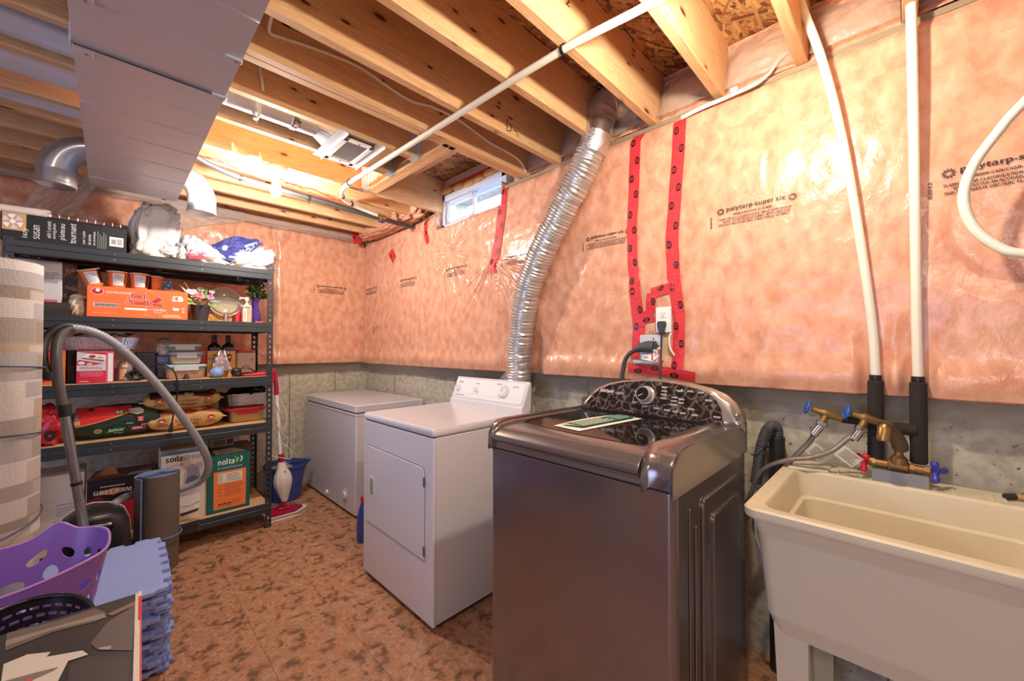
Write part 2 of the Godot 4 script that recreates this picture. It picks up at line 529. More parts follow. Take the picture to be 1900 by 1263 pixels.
	for i in 1024 * 1024:
		var t := clampf((A[i] / 255.0 - 0.16) * 1.2 + (Bb[i] / 255.0 - 0.5) * 0.36, 0.0, 0.999) * (ramp.size() - 1)
		var k := int(t)
		var c: Color = (ramp[k] as Color).lerp(ramp[k + 1], t - k)
		var v := Cc[i] / 255.0
		var s := 1.0
		if v > 0.76: s = 1.0 - minf(0.4, (v - 0.76) * 1.7)
		elif v < 0.3: s = 1.0 + (0.3 - v) * 0.5
		fd[i * 3] = clampi(int(c.r * 255 * s), 0, 255); fd[i * 3 + 1] = clampi(int(c.g * 255 * s), 0, 255); fd[i * 3 + 2] = clampi(int(c.b * 255 * s), 0, 255)
	T.cork = ImageTexture.create_from_image(Image.create_from_data(1024, 1024, false, Image.FORMAT_RGB8, fd))
	# pink glass wool seen through film
	var pk := noise(41, 0.014, FastNoiseLite.TYPE_SIMPLEX_SMOOTH, 5)
	pk.domain_warp_enabled = true; pk.domain_warp_amplitude = 36.0; pk.domain_warp_frequency = 0.015
	T.wool = ntex(pk, 1024, [[0.0, rgb(204, 138, 110)], [0.3, rgb(218, 156, 126)], [0.5, rgb(224, 165, 135)], [0.7, rgb(229, 173, 143)], [1.0, rgb(235, 188, 162)]])
	var cn := noise(51, 0.02, FastNoiseLite.TYPE_SIMPLEX_SMOOTH, 5)
	T.concrete = ntex(cn, 1024, [[0.0, rgb(158, 150, 132)], [0.35, rgb(182, 174, 156)], [0.6, rgb(194, 187, 170)], [1.0, rgb(206, 200, 184)]])
	var pt := noise(53, 0.11, FastNoiseLite.TYPE_SIMPLEX_SMOOTH, 2)
	T.pits = ntex(pt, 512, [[0.0, Color(0, 0, 0)], [0.10, Color(0.1, 0.1, 0.1)], [0.2, Color(0.9, 0.9, 0.9)], [1.0, Color(1, 1, 1)]])
	T.pitmul = ntex(pt, 512, [[0.0, rgb(120, 106, 86)], [0.10, rgb(150, 138, 118)], [0.17, Color(1, 1, 1)], [1.0, Color(1, 1, 1)]])

	var m := StandardMaterial3D.new()
	m.albedo_texture = T.pine; m.roughness = 0.62; m.uv1_scale = Vector3(1 / 2.4, 1 / 0.3, 1)
	M.pine = m
	m = StandardMaterial3D.new()
	m.albedo_texture = T.osb; m.roughness = 0.7; m.uv1_scale = Vector3(1, 1, 1)
	M.osb = m
	m = StandardMaterial3D.new()
	m.albedo_texture = T.cork; m.roughness = 0.42; m.uv1_scale = Vector3(1 / 1.2, 1 / 1.2, 1)
	m.heightmap_enabled = true; m.heightmap_texture = T.fine; m.heightmap_scale = 0.08
	M.floor = m
	m = StandardMaterial3D.new()
	m.albedo_texture = T.concrete; m.roughness = 0.9; m.uv1_triplanar = true; m.uv1_world_triplanar = true; m.uv1_scale = Vector3.ONE * 0.8
	m.detail_enabled = true; m.detail_blend_mode = BaseMaterial3D.BLEND_MODE_MUL; m.detail_albedo = T.pitmul
	m.heightmap_enabled = true; m.heightmap_texture = T.pits; m.heightmap_scale = 0.25
	M.concrete = m
	m = StandardMaterial3D.new()
	m.albedo_texture = T.wool; m.roughness = 0.24; m.metallic_specular = 0.5; m.uv1_scale = Vector3(0.95, 0.62, 1)
	m.heightmap_enabled = true; m.heightmap_texture = T.crinkle; m.heightmap_scale = 0.16
	M.film = m
	m = StandardMaterial3D.new()
	m.albedo_texture = T.wool; m.roughness = 0.95; m.uv1_scale = Vector3(1.5, 1.5, 1); m.metallic_specular = 0.2
	m.heightmap_enabled = true; m.heightmap_texture = T.fine; m.heightmap_scale = 0.8
	M.wool = m
	M.poly = bumped(glass(186, 180, 166, 0.42, 0.28), T.crinkle, 0.4, 1.6)
	M.polyc = bumped(glass(206, 198, 190, 0.40, 0.28), T.crinkle, 0.5, 1.5)
	m = mat(214, 216, 222, 0.4, 0.4)
	M.galv = bumped(m, T.soft, 0.05, 3.0)
	M.foil = bumped(mat(214, 214, 216, 0.2, 0.95), T.crinkle, 0.25, 5.0)
	M.pvc = mat(236, 230, 212, 0.35)
	M.wire = mat(232, 228, 216, 0.45)
	M.steel = mat(190, 190, 192, 0.25, 0.95)
	M.white = mat(236, 236, 238, 0.22)
	M.black = mat(24, 24, 26, 0.4)
	M.brass = mat(176, 138, 82, 0.35, 0.85)
	M.shelf = mat(52, 57, 64, 0.42, 0.2)
	M.board = mat(200, 158, 112, 0.8)
	M.card = mat(172, 130, 92, 0.85)
	M.foil2 = mat(206, 206, 208, 0.28, 0.75)
	M.braid = mat(150, 142, 134, 0.35, 0.7)
	M.braid = bumped(M.braid, T.grain, 0.05, 20.0)
	M.bag = bumped(mat(196, 193, 192, 0.55), T.crinkle, 0.3, 0.9)
	M.bagw = bumped(mat(190, 188, 192, 0.45), T.crinkle, 0.25, 2.0)
	M.bagb = bumped(mat(66, 70, 136, 0.22), T.crinkle, 0.4, 5.0)
	M.bagg = bumped(mat(30, 52, 36, 0.3), T.crinkle, 0.35, 4.0)
	M.bagt = bumped(mat(206, 160, 98, 0.35), T.crinkle, 0.3, 5.0)
	M.chip = bumped(mat(206, 164, 118, 0.85), T.grain, 0.05, 6.0)

# ---------- room shell
func build_shell() -> void:
	# floor: a slab with vinyl tiles laid on it, each tile a piece
	var b := MB.new()
	b.box(Vector3(-0.5, -0.06, -0.9), Vector3(5.1, 0.112, 6.7))
	var fl := struct("floor", b, mat(120, 90, 70, 0.8))
	var g := RandomNumberGenerator.new(); g.seed = 4
	var tw := 0.3135; var tl := 0.92
	for ix in range(-12, 4):
		var x0 := 0.793 + ix * tw
		var off := -3.3 + fposmod(ix * 0.37, tl)
		var z := off - tl * 2
		while z < 2.45:
			var za := maxf(z, -4.13); var zb := minf(z + tl, 2.4)
			var xa := maxf(x0, -2.95); var xb := minf(x0 + tw, 1.95)
			if zb - za > 0.02 and xb - xa > 0.02:
				b = MB.new()
				b.box(Vector3((xa + xb) * 0.5, -0.002, (za + zb) * 0.5), Vector3(xb - xa - 0.0006, 0.004, zb - za - 0.0006), 0.0008, Vector2(g.randf() * 4, g.randf() * 4))
				part("floor_tile", b, M.floor, fl)
			z += tl
	# walls, 0.25 m thick
	b = MB.new()
	var X := 1.95; var W := 0.25; var top := 2.70
	# right wall round the window opening z -2.69..-1.925, y 2.24..2.53
	b.box(Vector3(X + W * 0.5, 1.12, -0.9), Vector3(W, 2.24, 6.96))
	b.box(Vector3(X + W * 0.5, 2.47, -3.535), Vector3(W, 0.46, 1.69))
	b.box(Vector3(X + W * 0.5, 2.47, 0.3275), Vector3(W, 0.46, 4.505))
	b.box(Vector3(X + W * 0.5, 2.615, -2.3075), Vector3(W, 0.17, 0.765))
	struct("wall_right", b, M.concrete)
	b = MB.new()
	b.box(Vector3(-0.5, 1.35, -4.13 - 0.125), Vector3(4.9, 2.70, 0.25))
	var wb := struct("wall_back", b, M.concrete)
	b = MB.new()
	b.box(Vector3(-0.5, 1.35, 2.525), Vector3(4.9, 2.7, 0.25))
	struct("wall_front", b, mat(205, 200, 192, 0.9))
	b = MB.new()
	b.box(Vector3(-3.075, 1.35, -2.85), Vector3(0.25, 2.7, 2.7))
	b.box(Vector3(-3.075, 1.35, 1.4), Vector3(0.25, 2.7, 2.2))
	b.box(Vector3(-3.075, 2.405, -0.6), Vector3(0.25, 0.59, 1.8))
	struct("wall_left", b, mat(205, 200, 192, 0.9))
	# form joints in the concrete
	for z in [-3.52, -2.55, -1.30, -0.05]:
		b = MB.new(); b.box(Vector3(1.9495, 0.6, z), Vector3(0.003, 1.2, 0.006))
		part("form_joint", b, mat(112, 106, 94, 0.9), get_node("wall_right"))
	for x in [1.62, 1.20, 0.62]:
		b = MB.new(); b.box(Vector3(x, 0.6, -4.1295), Vector3(0.006, 1.2, 0.003))
		part("form_joint", b, mat(112, 106, 94, 0.9), wb)
	# added unseen door in the left wall; its opaque panes glow as fill
	M.frost_glow = StandardMaterial3D.new(); M.frost_glow.albedo_color = rgb(225, 232, 240); M.frost_glow.roughness = 0.4
	M.frost_glow.emission_enabled = true; M.frost_glow.emission = Color(0.8, 0.88, 1.0); M.frost_glow.emission_energy_multiplier = 0.9
	var dr := Node3D.new(); dr.name = "door_1"; add_child(dr); dr.set_meta("kind", "structure"); dr.position = Vector3(-3.05, 0, -0.6)
	b = MB.new()
	for z in [-0.86, 0.0, 0.86]: b.box(Vector3(0, 1.055, z), Vector3(0.09, 2.1, 0.08), 0.004)
	for y in [0.05, 2.06]: b.box(Vector3(0, y, 0), Vector3(0.09, 0.1, 1.8), 0.004)
	part("frame", b, M.white, dr)
	for z in [-0.43, 0.43]:
		b = MB.new(); b.box(Vector3(0, 1.055, z), Vector3(0.01, 1.94, 0.8))
		part("pane", b, M.frost_glow, dr)
	# the small window in the right wall: vinyl frame, slider, glass
	var wn := Node3D.new(); wn.name = "window_1"; add_child(wn); wn.set_meta("kind", "structure"); wn.position = Vector3(1.96, 2.385, -2.3075)
	var vin := mat(206, 212, 224, 0.35)
	b = MB.new()
	for z in [-0.357, 0.357]: b.box(Vector3(0, 0, z), Vector3(0.12, 0.29, 0.05), 0.004)
	for y in [-0.12, 0.12]: b.box(Vector3(0, y, 0), Vector3(0.12, 0.05, 0.763), 0.004)
	part("frame", b, vin, wn)
	b = MB.new()
	for z in [-0.318, 0.0]: b.box(Vector3(-0.02, 0, z), Vector3(0.03, 0.19, 0.026), 0.003)
	for y in [-0.082, 0.082]: b.box(Vector3(-0.02, y, -0.159), Vector3(0.03, 0.026, 0.318), 0.003)
	part("slider_sash", b, vin, wn)
	b = MB.new(); b.box(Vector3(-0.04, -0.03, -0.318), Vector3(0.012, 0.05, 0.018), 0.003)
	part("latch", b, mat(200, 204, 212, 0.4), wn)
	b = MB.new(); b.box(Vector3(-0.02, 0, -0.159), Vector3(0.004, 0.15, 0.29))
	part("pane", b, glass(240, 244, 250, 0.05, 0.02), wn)
	b = MB.new(); b.box(Vector3(0.02, 0, 0.165), Vector3(0.004, 0.19, 0.33))
	part("pane", b, glass(240, 244, 250, 0.05, 0.02), wn)

# ---------- insulation
const FX := 1.85    # face of the right blanket
const FZ := -4.01   # face of the back blanket
var nA := noise(61, 1.6, FastNoiseLite.TYPE_SIMPLEX_SMOOTH, 3)
var nB := noise(63, 5.0, FastNoiseLite.TYPE_SIMPLEX_SMOOTH, 3)
var nC := noise(65, 9.0, FastNoiseLite.TYPE_SIMPLEX_SMOOTH, 2)

func pleat(y: float, z: float, y0: float, z0: float, k: float, amp: float, r0: float, a0: float, a1: float, sd: float) -> float:
	# folds of film pulled together at a point
	var dy := y - y0; var dz := z - z0
	var r := sqrt(dy * dy + dz * dz) + 0.001
	var a := atan2(dy, dz)
	var m := smoothstep(a0 - 0.25, a0 + 0.1, a) * (1.0 - smoothstep(a1 - 0.1, a1 + 0.25, a))
	var w := a * k + 2.4 * nB.get_noise_2d(a * 0.8 + sd, r * 0.35 + sd)
	var s := absf(sin(w))
	return amp * m * (1.0 - s * s * s) * minf(1.0, r * 12.0) * exp(-r / r0) * (0.6 + 0.8 * nA.get_noise_2d(a * 1.5 + sd, 7.0))

func rw(y: float, z: float) -> float:   # how far the right blanket stands out from FX
	var h := 0.010 * nA.get_noise_2d(z * 0.9, y * 0.7) + 0.005 * absf(nB.get_noise_2d(z * 0.8 + 9, y * 0.45)) + 0.0016 * nC.get_noise_2d(z, y * 0.5)
	h += pleat(y, z, 2.03, -2.50, 9.0, 0.036, 0.26, -PI, PI, 3.0) - 0.02 * exp(-((y - 2.03) * (y - 2.03) + (z + 2.5) * (z + 2.5)) / 0.006)
	h += pleat(y, z, 1.90, -2.0, 13.0, 0.044, 0.28, -2.7, -0.2, 5.0)
	h += pleat(y, z, 1.62, -0.86, 7.0, 0.010, 0.12, -PI, PI, 8.0)
	# slanting folds at the lower left and lower right
	var q := (z + 3.1) * 0.72 - (y - 1.5) * 0.55
	h += 0.009 * pow(absf(sin(q * 9.0 + 2.0 * nA.get_noise_2d(z, y))), 6.0) * (1.0 - smoothstep(1.2, 1.75, y)) * (1.0 - smoothstep(-2.6, -2.0, z))
	q = (z - 0.0) * 0.5 + (y - 1.3) * 0.9
	h += 0.010 * pow(absf(sin(q * 7.0 + 2.5 * nA.get_noise_2d(z * 0.7, y + 4))), 8.0) * (1.0 - smoothstep(1.25, 1.7, y)) * smoothstep(-0.7, -0.2, z)
	# the cut round the outlets, where the film is pulled in
	h -= 0.018 * exp(-pow((z + 0.86) / 0.10, 4) - pow((y - 1.36) / 0.14, 4))
	# pressed in behind the hose and the risers
	h -= 0.055 * exp(-pow((z + 1.68) / 0.10, 4)) * (1.0 - smoothstep(1.2, 1.55, y))
	var pz := maxf(exp(-pow((z + 0.07) / 0.04, 4)), exp(-pow((z - 0.034) / 0.04, 4))) * (1.0 - smoothstep(1.2, 1.5, y))
	# roll at the bottom, tuck at the top
	h += 0.018 * exp(-pow((y - 1.20) / 0.05, 2))
	h -= 0.030 * smoothstep(2.33, 2.40, y)
	h = lerpf(h, -0.008, pz)
	# the corner
	h -= 0.02 * (1.0 - smoothstep(-4.0, -3.94, z))
	return h

func rp(y: float, z: float, off := 0.002) -> Vector3: return Vector3(FX - rw(y, z) - off, y, z)

func bw(x: float, y: float) -> float:
	var h := 0.010 * nA.get_noise_2d(x * 0.9 + 30, y * 0.8) + 0.005 * absf(nB.get_noise_2d(x * 0.7 + 19, y * 0.5)) + 0.0016 * nC.get_noise_2d(x + 5, y)
	h -= 0.014 * exp(-pow((x - 1.03 + 0.01 * sin(y * 14.0)) / 0.02, 2))      # the stapled seam
	h += 0.010 * exp(-pow((x - 1.08) / 0.03, 2))
	var q := (x - 1.2) * 0.6 + (y - 1.25) * 0.9
	h += 0.012 * pow(absf(sin(q * 10.0 + 2.0 * nA.get_noise_2d(x + 8, y))), 6.0) * (1.0 - smoothstep(1.25, 1.6, y))
	h += 0.018 * exp(-pow((y - 1.21) / 0.05, 2)) - 0.03 * smoothstep(2.36, 2.43, y)
	return h

func bp(x: float, y: float, off := 0.002) -> Vector3: return Vector3(x, y, FZ + bw(x, y) + off)

func sheet(nu: int, nv: int, f: Callable, us: float, vs: float) -> ArrayMesh:   # big smooth grid, indexed
	var P := PackedVector3Array(); var U := PackedVector2Array(); var I := PackedInt32Array()
	for j in nv + 1:
		for i in nu + 1:
			P.push_back(f.call(float(i) / nu, float(j) / nv)); U.push_back(Vector2(us * i / nu, vs * j / nv))
	var N := PackedVector3Array(); N.resize(P.size())
	for j in nv:
		for i in nu:
			var k := j * (nu + 1) + i
			var k2 := k + nu + 1
			var n := (P[k + 1] - P[k]).cross(P[k2] - P[k])
			N[k] += n; N[k + 1] += n; N[k2] += n; N[k2 + 1] += n
			I.append_array([k, k2 + 1, k + 1, k, k2, k2 + 1])
	for i in N.size(): N[i] = N[i].normalized()
	var a := []; a.resize(Mesh.ARRAY_MAX)
	a[Mesh.ARRAY_VERTEX] = P; a[Mesh.ARRAY_NORMAL] = N; a[Mesh.ARRAY_TEX_UV] = U; a[Mesh.ARRAY_INDEX] = I
	var m := ArrayMesh.new(); m.add_surface_from_arrays(Mesh.PRIMITIVE_TRIANGLES, a)
	return m

func wrap_right(z0: float, z1: float, y0: float, y1: float) -> Callable:
	return func(u: float, v: float) -> Vector3:
		var z := lerpf(z0, z1, u); var y := lerpf(y0, y1, v)
		if v < 0.001: return Vector3(1.945, y + 0.012, z)
		return rp(y, z, 0.0)

func film_print(mb: MB, o: Vector3, right: Vector3, w: float, lift: Callable) -> void:
	# the maker's print on the film, w wide; o is its lower left corner
	mb.x = Transform3D()
	var f := face(o, right, Vector3.UP)
	var k := w / 0.30
	var L := func(p: Vector3) -> Vector3: return lift.call(f * p)
	var c := lin(52, 38, 34)
	text(mb, "polytarp-super six", 0.045 * k, 0.062 * k, 0.255 * k, 0.084 * k, c, 0.0, true, L)
	text(mb, "09009-CAN/CGSB-51.34-M86", 0.07 * k, 0.046 * k, 0.21 * k, 0.054 * k, c, 0.0, true, L)
	text(mb, "FLAME SPREAD CLASSIFICATION & SMOKE DEVELOPMENT", 0.012 * k, 0.031 * k, 0.275 * k, 0.039 * k, c, 0.0, true, L)
	text(mb, "WHEN TESTED IN ACCORDANCE WITH CAN4-S102", 0.03 * k, 0.019 * k, 0.27 * k, 0.027 * k, c, 0.0, true, L)
	text(mb, "THIS POLY MEETS OBC/NBC FLAME SPREAD RATINGS", 0.012 * k, 0.007 * k, 0.265 * k, 0.015 * k, c, 0.0, true, L)
	for x in [0.022, 0.278]:
		var q := []
		for i in 22:
			var a := TAU * i / 22
			var r := (0.017 if i % 2 == 0 else 0.009) * k
			q.append(Vector2(x * k + cos(a) * r, 0.07 * k + sin(a) * r))
		for i in 22:
			mb.cc = c
			var p0: Vector2 = q[i]; var p1: Vector2 = q[(i + 1) % 22]
			var m := Vector2(x * k, 0.07 * k)
			mb.quad(L.call(Vector3(p0.x, p0.y, 0)), L.call(Vector3(p1.x, p1.y, 0)), L.call(Vector3(p1.x * 0.6 + m.x * 0.4, p1.y * 0.6 + m.y * 0.4, 0)), L.call(Vector3(p0.x * 0.6 + m.x * 0.4, p0.y * 0.6 + m.y * 0.4, 0)))
	var t := MB.new()
	text(t, "03012", 0, 0, 0.05 * k, 0.008 * k, c, 0.0, true)
	for i in t.v.size():
		var p: Vector3 = t.v[i]
		mb.v.push_back(L.call(Vector3(-0.012 * k - p.y, p.x + 0.004 * k, 0))); mb.uv.push_back(Vector2.ZERO); mb.c.push_back(c)

func tape(parent: Node, pts: Array, w: float, sd: int, f = null) -> void:
	# red sheathing tape laid on the right blanket along pts (Vector2(z, y)), with its black oval marks
	var g := RandomNumberGenerator.new(); g.seed = sd
	if f == null: f = func(z: float, y: float, o: float) -> Vector3: return rp(y, z, o)
	var b := MB.new(); var k := MB.new()
	var l := 0.0; var nx := 0.05
	var side := 1.0
	for i in pts.size() - 1:
		var a: Vector2 = pts[i]; var e: Vector2 = pts[i + 1]
		var d := (e - a); var n := d.normalized().orthogonal() * w * 0.5
		var st := maxi(1, int(d.length() / 0.02))
		for s in st:
			var p := a + d * s / st; var q := a + d * (s + 1) / st
			for h in 4:
				var h0 := h * 0.5 - 1.0; var h1 := h0 + 0.5
				b.quad(f.call(p.x - n.x * h0, p.y - n.y * h0, 0.0055), f.call(q.x - n.x * h0, q.y - n.y * h0, 0.0055), f.call(q.x - n.x * h1, q.y - n.y * h1, 0.0055), f.call(p.x - n.x * h1, p.y - n.y * h1, 0.0055))
		var t := d.normalized()
		while nx < l + d.length() - 0.01:
			var c0 := a + t * (nx - l) + n * 0.45 * side
			k.cc = lin(40, 20, 22)
			var un := n.normalized()
			for s in 16:
				var a0 := TAU * s / 16; var a1 := TAU * (s + 1) / 16
				var e0 := c0 + t * cos(a0) * 0.019 + un * sin(a0) * 0.0125; var e1 := c0 + t * cos(a1) * 0.019 + un * sin(a1) * 0.0125
				k.tri(f.call(c0.x, c0.y, 0.0064), f.call(e0.x, e0.y, 0.0064), f.call(e1.x, e1.y, 0.0064))
			for row in [["TUCK", 0.001, 0.009], ["TAPE", -0.009, -0.001]]:
				var tb := MB.new()
				text(tb, row[0], -0.0095, row[1], 0.0095, row[2], lin(215, 70, 74), 0.0)
				for v in tb.v:
					var pp := c0 - t * v.y + un * v.x
					k.v.push_back(f.call(pp.x, pp.y, 0.0070)); k.uv.push_back(Vector2.ZERO); k.c.push_back(lin(215, 70, 74))
			nx += g.randf_range(0.075, 0.1); side = -side
		l += d.length()
	var m := part("red_tape", b, M.tape, parent, "strip of red sheathing tape", 180.0)
	if k.v.size(): part("tape_mark", k, inkm(0.4), m, "", 0.0)

func build_insulation() -> void:
	M.tape = bumped(mat(218, 54, 62, 0.3), T.crinkle, 0.2, 4.0)
	var r := thing("insulation_blanket", "pink fibreglass insulation under clear printed film along the long right wall", "insulation")
	# blanket in strips: full width below the window, and beside it up to the ledge
	part("film_sheet", sheet(760, 150, wrap_right(-4.03, 1.5, 1.125, 2.235), 5.53, 1.11), M.film, r)
	part("film_sheet", sheet(125, 16, wrap2(-4.03, -2.665, 2.235, 2.40), 1.365, 0.165), M.film, r)
	part("film_sheet", sheet(350, 16, wrap2(-1.925, 1.5, 2.235, 2.40), 3.425, 0.165), M.film, r)
	# film sagging over the window sill
	var b := MB.new()
	b.grid(60, 8, func(u: float, v: float) -> Vector3:
		var z := lerpf(-2.69, -1.925, u)
		var y := 2.235 + v * (0.008 + 0.035 * smoothstep(0.25, 0.6, u)) - 0.004 * sin(u * 30.0) * v
		return Vector3(lerpf(FX - rw(2.235, z), 1.905, v * v), y + 0.008 * sin(v * PI), z), 0.77, 0.15)
	part("sill_film", b, M.film, r, "", 180.0)
	b = MB.new()
	b.grid(6, 8, func(u: float, v: float) -> Vector3: return Vector3(lerpf(1.845, 1.97, u), lerpf(2.225, 2.42, v), -2.672 - 0.006 * u), 0.1, 0.2)
	part("jamb_film", b, M.film, r, "film folded round the window", 60.0)
	b = MB.new()
	b.grid(6, 8, func(u: float, v: float) -> Vector3: return Vector3(lerpf(1.97, 1.845, u), lerpf(2.225, 2.42, v), -1.922 + 0.006 * u), 0.1, 0.2)
	part("jamb_film", b, M.film, r, "film folded round the window", 60.0)
	# clear hem hanging below the blanket
	b = MB.new()
	b.grid(260, 8, func(u: float, v: float) -> Vector3:
		var z := lerpf(-4.03, 1.5, u)
		var y := lerpf(1.045 + 0.02 * nA.get_noise_1d(z * 2.0), 1.15, v)
		return Vector3(1.935 - 0.075 * v * v - 0.014 * absf(nB.get_noise_2d(z * 0.5, v * 0.8)) - 0.006 * nC.get_noise_2d(z, v * 4.0), y, z), 5.5, 0.12)
	part("film_hem", b, M.poly, r, "clear film hem", 180.0)
	# ledge on top: the plate under grey film
	b = MB.new()
	b.box(Vector3(1.905, 2.378, -3.37), Vector3(0.085, 0.02, 1.34))
	b.box(Vector3(1.905, 2.378, -0.2125), Vector3(0.085, 0.02, 3.425))
	part("plate", b, mat(150, 132, 108, 0.7), r)
	for s in [[-4.03, -2.69], [-1.925, 1.5]]:
		b = MB.new()
		b.grid(int((s[1] - s[0]) * 60), 5, func(u: float, v: float) -> Vector3:
			var z := lerpf(s[0], s[1], u)
			return Vector3(lerpf(FX + 0.018, 1.94, v), 2.388 + 0.03 * v * v + 0.006 * absf(nB.get_noise_2d(z * 0.6, v)), z), s[1] - s[0], 0.1)
		part("ledge_film", b, M.poly, r, "clear film over the ledge", 180.0)
	# pockets of wool under film between the joist ends
	for i in JZ.size() - 1:
		var za: float = JZ[i + 1] + 0.040; var zb: float = JZ[i] - 0.002
		if za < -1.75 or za > 1.2: continue
		var sd := i * 3.1
		b = MB.new()
		b.grid(20, 20, func(u: float, v: float) -> Vector3:
			var z := lerpf(za, zb, u)
			var e := 4.0 * u * (1.0 - u)
			return Vector3(1.945 - 0.055 * (1.0 - v) - 0.035 * pow(e, 0.5) * sin(v * PI * 0.9 + 0.15) - 0.02 * nB.get_noise_2d(z * 0.5 + sd, v * 0.35), lerpf(2.405, 2.652, v), z), zb - za, 0.26)
		part("wool_pocket", b, M.wool, r, "pink wool between joists", 180.0)
		b = MB.new()
		b.grid(18, 14, func(u: float, v: float) -> Vector3:
			var z := lerpf(za, zb, u)
			var e := 4.0 * u * (1.0 - u)
			return Vector3(1.925 - 0.07 * (1.0 - v) - 0.04 * pow(e, 0.6) * sin(v * PI * 0.9 + 0.1) - 0.02 * absf(nB.get_noise_2d(z * 0.8 + sd, v * 0.8 + 4)), lerpf(2.41, 2.60 + 0.04 * nA.get_noise_2d(z * 3.0, sd), v), z), zb - za, 0.2)
		part("pocket_film", b, M.poly, r, "clear film over the wool", 180.0)
	# print and tape
	var pr := MB.new()
	var L := func(p: Vector3) -> Vector3: return rp(p.y, p.z, 0.005)
	for s in [[1.812, -0.575, 0.30], [1.770, 0.085, 0.32], [1.828, -1.245, 0.27], [1.83, -1.885, 0.25], [1.835, -2.545, 0.27], [1.826, -3.25, 0.29], [1.825, -3.93, 0.25]]:
		film_print(pr, Vector3(FX, s[0], s[1]), Vector3(0, 0.0, 1), s[2], L)
	part("film_print", pr, inkm(0.4), r, "black maker's print", 0.0)
	pr = MB.new()
	pr.x = Transform3D()
	for ln in [[[-3.76, 1.50], [-3.745, 1.435], [-3.715, 1.49], [-3.76, 1.50]], [[-3.70, 1.50], [-3.64, 1.505]], [[-3.675, 1.502], [-3.67, 1.45]]]:
		var pts := []
		for p in ln: pts.append(rp(p[1], p[0], 0.003))
		pr.cc = lin(60, 44, 50)
		pr.tube(pts, 0.0016, 4)
	part("pen_mark", pr, inkm(0.4), r)
	tape(r, [Vector2(-0.925, 2.372), Vector2(-0.945, 2.33), Vector2(-0.955, 2.1), Vector2(-0.968, 1.9), Vector2(-0.963, 1.72), Vector2(-0.955, 1.62)], 0.055, 2)
	tape(r, [Vector2(-0.725, 2.355), Vector2(-0.73, 2.22), Vector2(-0.75, 2.0), Vector2(-0.765, 1.8), Vector2(-0.757, 1.62)], 0.06, 3)
	tape(r, [Vector2(-0.955, 1.63), Vector2(-0.935, 1.40), Vector2(-0.945, 1.24)], 0.06, 4)
	tape(r, [Vector2(-0.757, 1.63), Vector2(-0.735, 1.45), Vector2(-0.738, 1.20)], 0.058, 5)
	tape(r, [Vector2(-0.95, 1.435), Vector2(-0.86, 1.455)], 0.06, 6)
	tape(r, [Vector2(-0.875, 1.47), Vector2(-0.865, 1.56), Vector2(-0.79, 1.575), Vector2(-0.745, 1.58)], 0.05, 16)
	tape(r, [Vector2(-0.98, 1.195), Vector2(-0.80, 1.185), Vector2(-0.66, 1.165)], 0.045, 7)
	tape(r, [Vector2(-1.905, 2.255), Vector2(-1.935, 2.1), Vector2(-1.965, 1.95), Vector2(-1.995, 1.85), Vector2(-1.995, 1.80)], 0.075, 8)
	tape(r, [Vector2(-1.89, 2.39), Vector2(-1.90, 2.25)], 0.05, 9)
	tape(r, [Vector2(-2.825, 2.385), Vector2(-2.835, 2.26), Vector2(-2.79, 2.16)], 0.045, 10)
	tape(r, [Vector2(-3.43, 2.20), Vector2(-3.36, 2.11)], 0.085, 11)
	# the back wall
	var k := thing("insulation_blanket", "pink fibreglass insulation under clear printed film across the back wall behind the shelves", "insulation")
	part("film_sheet", sheet(470, 124, func(u: float, v: float) -> Vector3:
		var x := lerpf(-2.9, 1.87, u); var y := lerpf(1.13, 2.43, v)
		if v < 0.001: return Vector3(x, y + 0.012, -4.12)
		return bp(x, y, 0.0), 4.77, 1.30), M.film, k)
	b = MB.new()
	b.grid(220, 7, func(u: float, v: float) -> Vector3:
		var x := lerpf(-2.9, 1.87, u)
		return Vector3(x, lerpf(1.05 + 0.02 * nA.get_noise_1d(x * 2.0), 1.155, v), -4.115 + 0.075 * v * v + 0.014 * absf(nB.get_noise_2d(x * 0.5, v * 0.8))), 4.8, 0.12)
	part("film_hem", b, M.poly, k, "clear film hem", 180.0)
	pr = MB.new()
	film_print(pr, Vector3(1.385, 1.815, FZ), Vector3(1, 0, 0), 0.30, func(p: Vector3) -> Vector3: return bp(p.x, p.y, 0.005))
	film_print(pr, Vector3(0.37, 1.80, FZ), Vector3(1, 0, 0), 0.30, func(p: Vector3) -> Vector3: return bp(p.x, p.y, 0.005))
	part("film_print", pr, inkm(0.4), k, "black maker's print", 0.0)
	# loose film rolled over the top edge
	b = MB.new()
	b.grid(150, 14, func(u: float, v: float) -> Vector3:
		var x := lerpf(-0.9, 1.80, u)
		var a := v * PI * 1.25 - 0.5
		var rr := 0.05 + 0.014 * nA.get_noise_2d(x * 1.4, 3.0)
		return Vector3(x, 2.41 + rr * sin(a) * 1.15 - 0.04 * v + 0.012 * nB.get_noise_2d(x * 0.7, v), FZ + 0.055 - rr * cos(a) + 0.012 * nB.get_noise_2d(x * 0.5, v + 3)), 2.7, 0.25)
	part("rolled_film", b, M.polyc, k, "loose clear film rolled over the top edge", 180.0)
	b = MB.new()
	b.grid(30, 14, func(u: float, v: float) -> Vector3:
		var x := lerpf(0.28, 0.78, u)
		var hang := lerpf(0.20, 0.05, pow(u, 0.7))
		return Vector3(x + 0.12 * (1.0 - v) * (1.0 - u), 2.40 - hang * (1.0 - v) + 0.02 * v, FZ + 0.05 + 0.06 * v + 0.02 * nB.get_noise_2d(u * 1.2, v * 0.8)), 0.5, 0.2)
	part("hanging_film", b, M.polyc, k, "flap of clear film", 180.0)
	b = MB.new()
